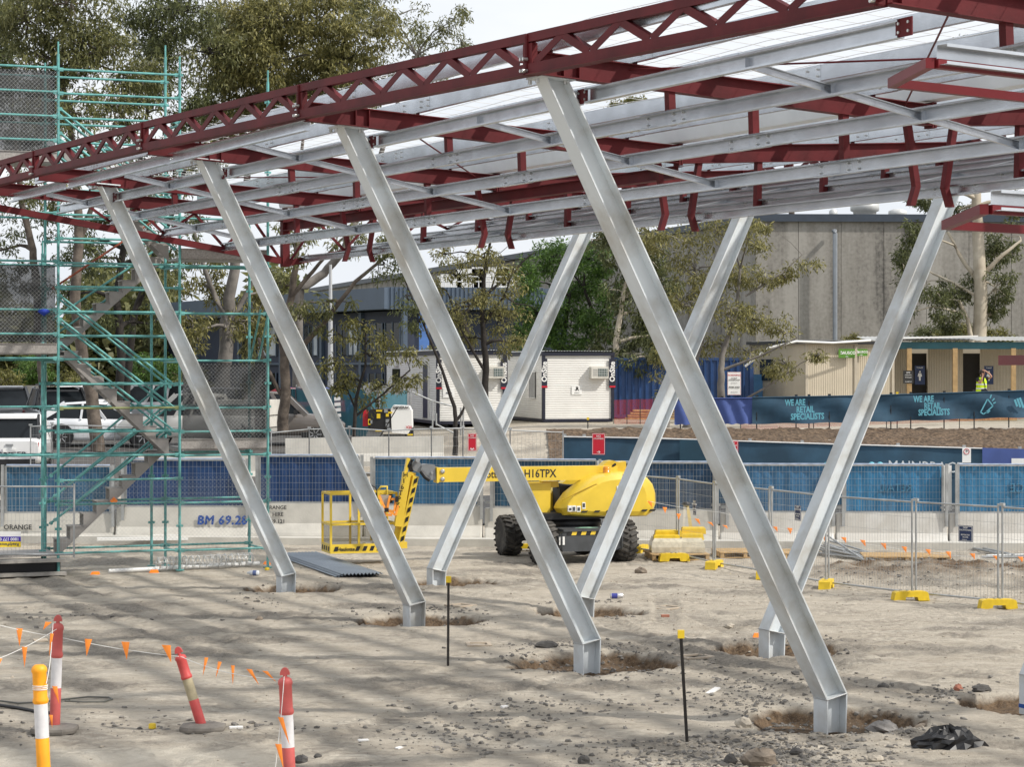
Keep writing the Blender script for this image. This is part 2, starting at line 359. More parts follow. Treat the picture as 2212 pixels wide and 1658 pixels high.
l(c, b.inputs['Base Color'])
bp = n.new('ShaderNodeBump'); bp.inputs['Strength'].default_value = .95; bp.inputs['Distance'].default_value = .045
ad = n.new('ShaderNodeMath'); ad.operation = 'ADD'; l(mr(noise(16, 10, .72), 0, 1), ad.inputs[0]); l(mr(noise(60, 5, .7), 0, 1, 0, .45), ad.inputs[1])
a2 = n.new('ShaderNodeMath'); a2.operation = 'ADD'; l(ad.outputs[0], a2.inputs[0]); l(pm.outputs[0], a2.inputs[1]); l(a2.outputs[0], bp.inputs['Height']); l(bp.outputs[0], b.inputs['Normal'])
me.materials.append(m)
go = bpy.data.objects.new('ground', me); sc.collection.objects.link(go); tag(go, kind='structure')
# road behind the barriers, car park beyond it, mulch bank on the right: thin sheets just above the ground
def sheet(name, x0, x1, y0, y1, nx, ny, mat, dz=.02, rough=0):
    xs = np.linspace(x0, x1, nx); ys = np.linspace(y0, y1, ny); X, Y_ = np.meshgrid(xs, ys); Z = gz(X, Y_, False)+dz+rough*(fbm(X*3, Y_*3, 4, .7)-.5)
    me = bpy.data.meshes.new(name); co = np.stack([X.ravel(), Y_.ravel(), Z.ravel()], 1).astype(np.float32)
    idx = (np.arange(ny-1)[:, None]*nx+np.arange(nx-1)[None, :]).ravel(); fc = np.stack([idx, idx+1, idx+nx+1, idx+nx], 1).astype(np.int32)
    npmesh(me, co, fc, 4); me.polygons.foreach_set('use_smooth', np.ones(len(fc), bool)); me.update(); me.materials.append(mat)
    o = bpy.data.objects.new(name, me); sc.collection.objects.link(o); return tag(o, kind='structure')
ASPH = M('asphalt', (.06, .06, .06), .9, 0, .3, 6, .3, 60)
sheet('road', -60, 60, 58.2, 65, 40, 12, ASPH, .05)
sheet('car_park', -60, -5.5, 67.5, 104, 60, 40, M('car_park_asphalt', (.085, .08, .075), .9, 0, .3, 3, .3, 60), .06)
MUL = M('bark_mulch', (.055, .035, .02), .95, 0, .5, 9, 1, 30, col2=(.24, .165, .105), thr=(.42, .75), det=9)
sheet('mulch_bank', 1.2, 40, 66, 78.5, 260, 90, MUL, .07, .30)
# concrete edge strips in front of the barriers
k = MB(); p0, p1 = gd(-60, 1172), gd(2300, 1190)
k.beam(p0+UP*.08, p1+UP*.08, .5, .2); k.build('kerb', CONC, kind='structure')
# ---------------------------------------------------------------- steel canopy frame
CAN = thing('canopy_frame', (PF+B*1.6)[:], 'unclad steel canopy of leaning galvanised columns, red rafters and silver purlins over the yard', 'canopy')
S_ = 2212/4024
BF, DF = .281, .285
def column(base, knee, top, s):
    m = MB(); a, b, tf, tw = BF, DF, .018, .012
    o = [(0, 0), (a, 0), (a, tf), (a/2+tw/2, tf), (a/2+tw/2, b-tf), (a, b-tf), (a, b), (0, b), (0, b-tf), (a/2-tw/2, b-tf), (a/2-tw/2, tf), (0, tf)]
    lv = []
    k = .066*s; st = 1.0
    for P, sl in ((base, 0), (knee, k), (top, -.04 if s > 0 else .04)):
        lv.append([P+A*x+B*(y*(1.0 if P is base else 1.06))+UP*(sl*y/b) for x, y in o])
    m.loft(lv, sm=False)
    m.add([knee+B*(tf)+UP*(k*tf/b), knee+A*a+B*tf+UP*(k*tf/b), knee+A*a+B*(b-tf)+UP*k, knee+B*(b-tf)+UP*k], [(0, 1, 2, 3)])
    c = m.build('column', COLM, CAN)
    # weld seam at the knee and cap plate on top
    q = MB(); q.path([knee-A*.004+B*(-.003), knee-A*.004+B*b*1.03+UP*k], .009, 5); q.path([knee+B*-.005-A*.0, knee+A*a+B*-.005], .007, 5)
    q.build('weld_seam', STEEL, c)
    if s > 0:
        q = MB(); mid = top+A*a/2+B*(b/2)+UP*(.008-.02)
        q.box(mid, (b+.16, a+.1, .022), Rm(B+UP*-.057, UP)); q.build('cap_plate', COLM, c)
        q = MB()
        for x in (-.11, b-.04):
            for y in (.05, a-.05): q.lathe(top+A*y+B*(x+.03)+UP*-.075, [(.022, 0), (.022, .05)], 6, ax=None)
        q.build('cap_bolts', BOLT, c)
    return c
Fk = [(3249.5, 2755, 2872), (2290.5, 2535.5, 2643), (1610, 2383.5, 2466), (1106, 2269, 2341)]
Ft = [(2144.7, 298.5), (1346.8, 494.6), (790, 624), (395, 721)]
for i in range(4):
    P = PF+A*6*i; x, y, yb = Fk[i]
    kn = at(x*S_, y*S_, P.y); ba = at(x*S_, yb*S_, P.y)-UP*.06
    tp = at(Ft[i][0]*S_, Ft[i][1]*S_, P.y-3.7*B.y)
    column(ba, kn, tp, 1)
Bk = [(4062, 2662, 2800), (3021.4, 2480, 2579), (2278, 2346, 2424.7), (1700, 2238, 2306)]
for i in range(4):
    P = PF+A*6*i+B*3.194; x, y, yb = Bk[i]
    kn = at(x*S_, y*S_, P.y); ba = at(x*S_, yb*S_, P.y)-UP*.06
    tp = kn+B*3.62+UP*(7.62-kn.z)
    c_ = column(ba, kn, tp, -1)
    if i == 0:
        m = MB(); m.prism([ba+UP*.08-A*.004-B*.004, ba+UP*.08+A*(BF+.004)-B*.004, ba+UP*.08+A*(BF+.004)+B*(DF+.004), ba+UP*.08-A*.004+B*(DF+.004)], UP*.05); m.build('blue_tape', M('blue_tape', (.01, .08, .35), .6), c_)
rise = lambda i: .022*i
def zb(u, i): return 7.575-.057*min(u, 10.6-u)+rise(i)       # underside of the rafters
UT = lambda i: float(np.interp(i, [-1, 0, 1, 2, 3, 3.66], [.15, -.28, -.65, -.945, -1.09, -1.16]))
ZT = lambda i: float(np.interp(i, [-1, 0, 1, 2, 3, 3.66], [7.53, 7.58, 7.66, 7.72, 7.77, 7.79]))
FRAMES = [-1, 0, 1, 2, 3, 3.66]
RD = .26
RP = [-.05, 1.05, 2.2, 3.35, 4.4, 6.2, 7.25, 8.4, 9.55, 10.65]   # roof purlin lines
for i in FRAMES:
    for h in (0, 1):
        m = MB()
        a_, b_ = (UT(i)+.06, 5.28) if h == 0 else (5.32, 11.25)
        m.ibeam(fr(i, a_, zb(a_, i)+RD/2), fr(i, b_, zb(b_, i)+RD/2), .15, RD, .013, .01)
        for u in (RP[:5] if h == 0 else RP[5:]):
            if a_ < u < b_: m.box(fr(i, u+.03, zb(u, i)+RD+.11), (.012, .09, .24), Rm(B, UP))
        e = a_ if h else b_
        m.box(fr(i, e, zb(e, i)+RD/2), (.024, .17, RD+.06), Rm(B, UP))
        for u in (.12, .32) if h == 0 else (10.28, 10.5): m.box(fr(i, u, zb(u, i)+RD/2), (.012, .14, RD-.03), Rm(B, UP))
        r = m.build('rafter', RED, CAN)
        q = MB()
        for u in (RP[:5] if h == 0 else RP[5:]):
            for dz in (.16, .08):
                if a_ < u < b_: q.lathe(fr(i, u+.024, zb(u, i)+RD+dz), [(.016, -.012), (.016, .012)], 6, ax=Rm(A, B))
        q.build('bolts', BOLT, r, kind='stuff')
# trusses along the front and back edges
def truss(nodes, back=False):
    segs = list(zip(nodes[:-1], nodes[1:]))
    r = bpy.data.objects.new('edge_truss', None); sc.collection.objects.link(r); r.parent = CAN
    r.location = nodes[0][0]-CAN.location
    m1, m2, m3, m4, mb = MB(), MB(), MB(), MB(), MB()
    for (a, at_), (b, bt) in segs:
        d = (b-a).normalized(); g = d*.012
        m1.beam(a+UP*.06+g, b+UP*.06-g, .10, .12)
        m1.beam(a+UP*.0+g*1.5, b+UP*.0-g*1.5, .16, .012)
        m2.beam(at_-UP*.05+g, bt-UP*.05-g, .09, .10)
        for e, sgn in ((a, 1), (b, -1)):
            et = at_ if e is a else bt
            m3 = MB(); m3.box((e+et)/2+d*.055*sgn+UP*.0, (.085, .075, (et-e).z-.23), Rm(d, UP)); m3.box((e+et)/2+d*.014*sgn, (.016, .13, (et-e).z-.02), Rm(d, UP)); m3.build('end_post', RED, r)
            for zz in (.17, .04): mb.lathe(e+d*.03*sgn+UP*zz-B*.085, [(.021, -.03), (.021, .03)], 6, ax=Rm(A, B))
        L_ = (b-a).length; n_ = max(2, round(L_/6*5)); lo = [a.lerp(b, .025+.95*k/n_) for k in range(n_+1)]; hi = [at_.lerp(bt, .025+.95*(k+.5)/n_) for k in range(n_)]
        for k in range(n_):
            for p, q in ((lo[k], hi[k]), (hi[k], lo[k+1])):
                p, q = (p+UP*.115, q-UP*.095) if p is lo[k] else (p-UP*.095, q+UP*.115)
                dd = (q-p).normalized()
                m4.prof(p+d*.03*(1 if dd.z > 0 else 0)+d*-.03*(0 if dd.z > 0 else 0), q, [(-.045, -.04), (.045, -.04), (.045, -.03), (-.035, -.03), (-.035, .04), (-.045, .04)], B)
    for nm, m in (('bottom_chord', m1), ('top_chord', m2), ('web_diagonals', m4)): m.build(nm, RED, r)
    mb.build('splice_bolts', BOLT, r, kind='stuff')
truss([(fr(i, UT(i), ZT(i)), fr(i, UT(i), ZT(i)+.465)) for i in FRAMES])
truss([(fr(i, 11.3, 7.62+rise(i)), fr(i, 11.3, 8.08+rise(i))) for i in FRAMES])
# purlins
ZS = lambda u: 7.455-.19*u if u < 5.3 else 6.475+.215*(u-5.6)
def purlin(name, u, i0, i1, zc, h=.165, wd=.085, flip=1, uu=None, brk=()):
    m = MB(); st = sorted(set([i0, i1]+[k for k in FRAMES if i0 < k < i1]))
    for a_, b_ in zip(st[:-1], st[1:]):
        if a_ in brk: a_ = a_+.012
        m.chan(fr(a_, u, zc+rise(a_)), fr(b_-.002, u, zc+rise(b_)), wd, h, .0045, .02, flip=flip)
        if a_ != i0: m.chan(fr(a_-.075, u-.004*flip, zc+rise(a_)-.003), fr(a_+.075, u-.004*flip, zc+rise(a_)-.003), wd+.004, h+.008, .004, .02, flip=flip)
    p = m.build(name, GALV, CAN)
    q = MB()
    for k in FRAMES:
        if i0 <= k <= i1:
            for da in (-.066, -.03, .066):
                for dz in (-.04, .04):
                    if i0 < k+da < i1: q.lathe(fr(k+da, u-.012*flip if flip > 0 else u-.012, zc+rise(k)+dz), [(.013, -.014), (.013, .014)], 6, ax=Rm(A, B))
    if q.v: q.build('bolts', BOLT, p, kind='stuff')
for a_, b_ in ((1, 2), (2, 3), (3, 3.66)): purlin('soffit_purlin', -.5, a_+.012, b_-.012, 7.57, flip=-1)
for a_, b_ in ((-1, 0), (0, 1), (1, 2), (2, 3), (3, 3.66)): purlin('soffit_purlin', .45, a_+.012, b_-.012, ZS(.45), flip=-1)
for u in (1.5, 2.65, 3.95): purlin('soffit_purlin', u, -1.6, 3.66, ZS(u), flip=-1)
for u in (5.68, 6.75, 7.95, 9.1, 10.15): purlin('soffit_purlin', u, -1.6, 3.66, ZS(u), h=.13, flip=-1)
for u in RP: purlin('roof_purlin', u, -1.3, 3.66, 7.575-.057*min(u, 10.6-u)+RD+.13, h=.19, wd=.075)
# red cleats and hangers that carry the soffit purlins from the rafters
for i in FRAMES[:-1]:
    for u in (.45, 1.5, 2.65, 3.95, 6.75, 7.95, 9.1, 10.15):
        z1, z0 = zb(u, i)+.01, ZS(u)+rise(i)-.075
        m = MB(); s = 1 if u < 5.3 else -1
        if u == .45:
            m.box(fr(i, u-.06, z0+.08), (.012, .24, .17), Rm(B, UP))
            for da in (-.012, .012):
                for dz in (.04, .12): m.lathe(fr(i+da, u-.066, z0+dz), [(.015, -.012), (.015, .012)], 6, ax=Rm(A, B), mi=1)
        else: m.prof(fr(i, u+.045*s+.02*s, z0), fr(i, u+.045*s, z1), [(-.045, -.05), (.045, -.05), (.045, .05), (-.045, .05)], A)
        m.build('purlin_hanger', [RED, BOLT], CAN)
    for s in (-1, 1):                       # the pair of kinked gutter hangers at the valley
        u0, u1 = 5.3+s*.46, 5.3+s*.20; m = MB()
        m.loft([[P+A*x+B*y for x, y in ((-.045, -.04), (.045, -.04), (.045, .04), (-.045, .04))] for P in (fr(i, u1+s*.16, zb(5, i)+.02), fr(i, u1+s*.02, 6.52+rise(i)), fr(i, u1+s*.10, 6.28+rise(i)))], sm=False)
        m.build('gutter_hanger', RED, CAN)
m = MB(); m.ibeam(fr(1, 5.3, 7.17), fr(3.66, 5.3, 7.17+rise(3.66)), .15, .18, .013, .01); m.build('valley_beam', RED, CAN)
m = MB(); o = [(-.18, .22), (-.12, .0), (.12, .0), (.18, .22), (.174, .22), (.115, .006), (-.115, .006), (-.174, .22)]
m.prof(fr(-1.4, 5.3, 7.56), fr(3.66, 5.3, 7.56+rise(3.66)), o); m.build('box_gutter', M('gutter_sheet', (.66, .70, .74), .55, .1, .06, 2), CAN)
# light bridging straps across the soffit purlins at mid bay
for k, i in enumerate((-.55, .47, 1.47, 2.47, 3.3)):
    for u0, u1 in ((-.4 if i > .9 else .45, 4.05), (5.7, 10.1)):
        m = MB(); m.chan(fr(i, u0, ZS(u0)-.01+rise(i)), fr(i, u1, ZS(u1)-.01+rise(i)), .03, .085, .003, .008)
        for u in (.45, 1.5, 2.65, 3.95):
            if u0 < 5: m.box(fr(i-.012, u-.03, ZS(u)-.01+rise(i)), (.05, .012, .11), Rm(B, UP))
        m.build('bridging_strap', GALV, CAN)
for a_, ua, b_, ub in ((-1, 1.0, 0, 4.9), (-1, 4.9, 0, 1.0), (1, .6, 2, 4.9), (2, 4.9, 3, .6)):
    m = MB(); m.tube(fr(a_, ua, zb(ua, a_)+.2), fr(b_, ub, zb(ub, b_)+.2), .012); m.build('brace_rod', RED, CAN)
# end frame: soffit chord, king post and webs
i = 3.66; m = MB()
for u0, u1 in ((UT(i), 5.22), (5.38, 11.2)):
    m.beam(fr(i, u0, ZS(max(u0, 0) if u0 < 5 else u0)-.02+rise(i)), fr(i, u1, ZS(min(u1, 10.6))-.02+rise(i)), .10, .13)
e = m.build('end_chord', RED, CAN)
m = MB(); m.box(fr(i, 5.3, 6.98), (.16, .16, 1.15), Rm(B, UP)); m.build('king_post', RED, CAN)
m = MB()
us = [.45, 1.5, 2.65, 3.95, 5.2]
for s in (0, 1):
    for k, (ua, ub) in enumerate(zip(us[:-1], us[1:])):
        x0, x1, xm = (ua, ub, (ua+ub)/2) if s == 0 else (10.6-ua, 10.6-ub, 10.6-(ua+ub)/2)
        for p_, q_ in ((x0, xm), (x1, xm)):
            m = MB(); m.beam(fr(i, p_, ZS(p_)+rise(i)), fr(i, q_, zb(q_, i)), .05, .05); m.build('end_web', RED, CAN)
# loose tube lugs on the end chord and safety wire mesh stretched over the roof purlins
m = MB()
for i in range(0, 17):
    for half in (0, 1):
        if half: u0 = 5.7+i*.31; 
        else: u0 = -.1+i*.31
        if u0 > 5.2 and not half: continue
        pts = [fr(k*.33-1.2, u0+.03*math.sin(k*1.7+i), 7.575-.057*min(u0, 10.6-u0)+RD+.245+rise(k*.33-1.2)-.05*abs(math.sin(k*.33*math.pi*1.0))) for k in range(15)]
        m.path(pts, .0042, 3)
for k in range(62):
    i_ = -1.2+k*.079
    for us_ in ((-.1, 2.2, 4.9), (5.7, 8, 10.6)):
        m.path([fr(i_, u, 7.575-.057*min(u, 10.6-u)+RD+.25+rise(i_)-(.03 if n_ == 1 else 0)) for n_, u in enumerate(us_)], .0035, 3)
m.build('safety_mesh', WIRE, CAN)
# three blade frames reaching in from a raking post outside the picture on the right
W = thing('blade_frame', at(2330, 1750, 14.2)[:2]+(0,), 'three red and silver awning frames reaching in at the right edge, above each other', 'awning')
pts_ = []
for (nx, ny, fx, fy, Yn) in ((2009, 136, 1926, 180, 14), (2126, 452, 2042, 487, 14), (2262, 778, 2165, 783, 14)):
    Np = at(nx, ny, Yn); zz = Np.z; Yf = (zz-CH)*FD/(HY-fy) if abs(HY-fy) > 60 else 15.1
    Fp = at(fx, fy, Yf); Fp.z = zz; E_ = V((.80, .60, 0)); ln = 2.6
    m = MB(); m.beam(Np, Fp, .055, .065); m.beam(Fp+E_*.0, Fp+E_*ln, .055, .06); m.beam(Np+E_*.05, Np+E_*ln, .05, .06)
    f_ = m.build('frame_rail', REDL, W)
    m = MB(); m.chan(Np+E_*.06+UP*.055, Np+E_*ln+UP*.055, .09, .13, .004, .02); m.build('silver_channel', GALV, W)
    pts_.append(Np+E_*(ln-.1))
m = MB(); d_ = (pts_[2]-pts_[0]); p_ = pts_[0]-d_*.3; q_ = pts_[0]+d_*((pts_[0].z)/(pts_[0].z-pts_[2].z))
m.ibeam(q_, p_, .25, .25, .018, .012, up=(0, 1, 0)); m.build('raking_post', RED, W)
# ---------------------------------------------------------------- scaffold stair tower on the left
SO = at(125.8, 1244, 46.0); SO.z = 0; SE = V((.9326, .361, 0)); SD = V((-.361, .9326, 0))
def sp(s, d, z): return SO+SE*s+SD*d+UP*z
SC = thing('scaffold_tower', SO[:], 'teal tube scaffold tower with zigzag aluminium stair and mesh screens, left of the canopy', 'scaffold')
lev = lambda k: .46+.4975*k
def standard(s, d, top, z0=.05):
    m = MB(); m.tube(sp(s, d, z0), sp(s, d, top-.25), .030, 7); m.tube(sp(s, d, top-.25), sp(s, d, top), .019, 6)
    for k in range(0, 22):
        if lev(k) < top-.3:
            m.box(sp(s, d, lev(k)), (.14, .03, .05), Rm(SE, UP)); m.box(sp(s, d, lev(k)), (.03, .14, .05), Rm(SE, UP))
    m.box(sp(s, d, .03), (.16, .16, .02), Rm(SE, UP))
    m.build('standard', TEAL, SC)
for s, d, t in ((0, 0, 10.98), (-.06, 1.25, 10.7), (2.53, 0, 10.8), (2.5, 1.25, 11.2), (4.43, 0, 10.6), (4.35, 1.25, 7.6), (-2.4, 0, 10.9), (-2.4, 1.25, 10.9), (-.22, .62, 6.9), (2.2, 1.25, 6.2)): standard(s, d, t)
rl = random.Random(3)
def ledger(s0, s1, d, z, mat=None, r=.0255):
    m = MB(); a, b = sp(s0+.03, d, z), sp(s1-.03, d, z); m.tube(a, b, r, 6)
    for p, q in ((a, 1), (b, -1)): m.box(p+SE*.03*q, (.09, .035, .075), Rm(SE, UP))
    m.build('ledger', mat or TEAL, SC)
OLIVE = M('olive_tube', (.24, .27, .11), .5, .1, .2, 5)
for k in (0, 2, 3, 4, 5, 6, 7, 8, 9, 10, 11, 12, 13, 14, 15, 17, 18, 19, 20): ledger(0, 2.53, 0, lev(k)+rl.uniform(-.01, .01), OLIVE if k == 6 else None)
for k in (0, 2, 4, 5, 6, 7, 8, 9, 10, 11, 12, 13, 14, 15, 17, 18, 19, 20): ledger(-.06, 2.5, 1.25, lev(k))
for k in (0, 2, 4, 5, 6, 8, 10, 12, 14): ledger(2.53, 4.43, 0, lev(k)-.02)
for k in (0, 2, 4, 6, 10, 12): ledger(2.5, 4.35, 1.25, lev(k))
for k in (4, 6, 8, 9, 10, 12, 14, 17, 18, 19, 20): ledger(-2.4, 0, 0, lev(k)+.03)
for k in (4, 8, 12, 14, 18, 20): ledger(-2.4, -.06, 1.25, lev(k))
for s in (0, 2.53, 4.43):
    for k in ((0, 4, 6, 8, 10, 12, 14, 18) if s < 4 else (0, 4, 6, 12)):
        m = MB(); m.tube(sp(s, .03, lev(k)-.05), sp(s-.06, 1.22, lev(k)-.05), .0225, 6); m.build('transom', TEAL, SC)
# stair flights: sawtooth side plates with treads, rails beside them
def flight(s0, z0, s1, z1, d0, d1):
    n = 8; ds, dz = (s1-s0)/n, (z1-z0)/n; c = bpy.data.objects.new('stair_flight', None); sc.collection.objects.link(c); c.parent = SC; c.location = (0, 0, 0)
    for d in (d0, d1):
        m = MB(); m2 = []
        up = []
        for k in range(n): up += [(s0+ds*k, z0+dz*(k+1)-.0), (s0+ds*(k+1), z0+dz*(k+1))]
        for k in range(n):                  # one plate piece per step keeps the outline convex enough
            a, b = s0+ds*k, s0+ds*(k+1); zt = z0+dz*(k+1); lo = lambda s: z0-.10+(s-s0)/(s1-s0)*(z1-z0)
            m.prism([sp(a, d, lo(a)), sp(b, d, lo(b)), sp(b, d, zt), sp(a-ds*.0, d, zt)], SD*.03)
        m.build('stringer', ALU, c)
    m = MB()
    for k in range(n): m.box(sp(s0+ds*(k+.5), (d0+d1)/2+.015, z0+dz*(k+1)+.012), (abs(ds)+.05, d1-d0-.04, .024), Rm(SE, UP))
    m.build('treads', ALU, c)
flight(.10, .42, 2.30, 2.50, .72, 1.15); flight(2.32, 2.50, .14, 4.60, .10, .55)
flight(.10, 4.62, 2.30, 6.60, .72, 1.15); flight(2.32, 6.60, .14, 8.70, .10, .55)
def rail(s0, z0, s1, z1, d, mat=None):
    m = MB(); m.tube(sp(s0, d, z0), sp(s1, d, z1), .0255, 6)
    for s, z in ((s0, z0), (s1, z1)): m.lathe(sp(s, d-.035, z), [(.04, 0), (.04, .07)], 8, ax=Rm(SE, SD))
    m.build('stair_rail', mat or TEAL, SC)
for z in (5.75, 5.27, 4.78): rail(.05, z, 2.42, z-1.83, .03); 
for z in (5.72, 5.24, 4.72): rail(.10, z, 2.45, z-1.85, .6)
for z in (9.6, 9.1, 8.6): rail(.05, z, 2.42, z-1.83, .03); rail(.1, z-.03, 2.4, z-1.86, .6)
for z in (1.0, 1.5, 2.0): rail(.05, z, 2.4, z+1.9, 1.18); 
for z in (.95, 1.45): rail(.05, z+.15, 2.4, z+1.95, .68)
for z, mt in ((5.3, None), (4.95, None), (5.95, RUST)): rail(.1, z, 2.35, z+1.55, 1.18, mt)
# decks and toe boards
for s0, s1, d0, d1, z in ((2.56, 4.4, .02, 1.2, 2.62), (2.56, 4.4, .02, 1.2, 6.62), (-2.4, -.03, .02, 1.2, 4.62), (-2.4, -.03, .02, 1.2, 8.55), (-2.4, -.03, -.02, 1.2, .48), (2.0, 2.55, .1, 1.2, 2.5), (0, .5, .1, 1.2, 4.55)):
    m = MB(); m.box(sp((s0+s1)/2, (d0+d1)/2, z-.05), (s1-s0, d1-d0, .05), Rm(SE, UP))
    if s1-s0 > 1 and z > 1: m.box(sp((s0+s1)/2, d0-.02, z+.05), (s1-s0, .03, .20), Rm(SE, UP)); m.box(sp((s0+s1)/2-.2, d0-.04, z+.05), (.05, .012, .20), Rm(SE, UP)); m.box(sp((s0+s1)/2, d0-.035, z+.15), (s1-s0, .05, .012), Rm(SE, UP))
    m.build('deck', M('perforated_toe_board', (.33, .31, .29), .55, .3, .25, 30), SC)
for k, z in enumerate((.30, .04)):          # entry steps at the foot
    m = MB(); m.box(sp(-1.15, -.16-.12*k, z+.03), (2.5, .24, .06), Rm(SE, UP)); m.build('entry_step', PLANK, SC)
m = MB(); m.box(sp(-1.15, .05, .2), (2.4, .04, .32), Rm(SE, UP)); m.build('step_backing', BLACK, SC)  # black sheet upright behind the entry steps
# screens
SHADE = Mx('black_shade_cloth', (.03, .032, .036), .82); CHAIN = Mchain('chain_link', (.36, .37, .36), .085, .05)
for s0, s1, z0, z1, d in ((-2.4, -.05, 8.7, 10.38, .06), (-2.4, -.05, 4.8, 6.38, .06), (2.6, 4.38, 2.75, 4.38, .06)):
    p = uvplane('shade_screen', sp(s0, d, z0), SE*(s1-s0), UP*(z1-z0), SHADE, SC)
    uvplane('chain_link_screen', sp(s0, d-.09, z0-.02), SE*(s1-s0+.05), UP*(z1-z0), CHAIN, SC)
uvplane('chain_link_screen', sp(.02, -.10, .05), SE*4.45, UP*1.95, CHAIN, SC)
uvplane('chain_link_screen', sp(4.47, -.10, .05), SD*1.3, UP*1.95, CHAIN, SC)
uvplane('shade_screen', sp(4.47, 0.0, 2.7), SD*1.25, UP*1.7, SHADE, SC)
for s, z0, z1 in ((4.3, 5.5, 4.4), (4.5, 5.6, 4.45)):
    m = MB(); m.tube(sp(s, .1, z0), sp(s+.05, 1.2, z1), .0225, 6); m.build('stair_rail', TEAL, SC)
m = MB(); m.lathe(sp(-.30, -.03, 5.42), [(.0, -.09), (.06, -.05), (.13, .0), (.09, .05), (.03, .06)], 9); m.build('blue_rag', M('blue_rag', (.01, .04, .35), .7), SC)
m = MB(); m.box(sp(1.28, .68, 1.47), (.12, .02, .12), Rm(SE+UP, UP-SE)); m.build('orange_tag', ORANGE, SC)
# ---------------------------------------------------------------- concrete barriers with screened fence panels on top
def wires(m, p0, ax, az, nx, nz, r=.0025, mi=0):
    for k in range(1, nx): m.tube(p0+ax*(k/nx), p0+ax*(k/nx)+az, r, 3, mi, caps=False)
    for k in range(1, nz): m.tube(p0+az*(k/nz), p0+az*(k/nz)+ax, r, 3, mi, caps=False)
BL = gd(-290, 1168); BR = gd(2310, 1176); BX = (BR-BL).normalized(); BN = V((BX.y, -BX.x, 0))   # BN faces the camera
def bpt(x, z=0, o=0):                       # point of the barrier line seen at column x
    t = (x-CX)/FD; s = (BL.x-t*BL.y)/(t*BX.y-BX.x); return BL+BX*s+BN*o+UP*z
joints = [-270, -8, 251, 540, 787, 1045, 1300, 1553, 1803, 2047, 2310]
cols = [(.03, .10, .17), (.03, .11, .20), (.008, .045, .145), (.007, .042, .14), (.03, .125, .24), (.018, .07, .125), (.013, .052, .115), (.04, .14, .27), (.03, .17, .33), (.035, .18, .34)]
blab = ['concrete barrier cut off at the left edge behind the scaffold', 'concrete barrier lettered ORANGE behind the scaffold entry', 'pale concrete barrier sprayed BM 69.28 in blue, topped by dark blue screen', 'concrete barrier stencilled 69 121 with dark blue screen, behind the lift basket', 'concrete barrier with mid blue screen behind the basket and jib', 'concrete barrier hidden mostly behind the yellow boom lift', 'concrete barrier with dark navy screen just right of the boom lift', 'concrete barrier with white paint patches and bright blue screen, behind the leaning columns', 'concrete barrier with plain bright blue screen and white patched face', 'concrete barrier at the right edge with reversed CE on its blue screen']
GHOST = M('screen_print', (.06, .22, .36), .7); SPRAY = M('blue_spray', (.02, .08, .33), .8); STEN = M('black_stencil', (.03, .03, .03), .8)
BARR = []
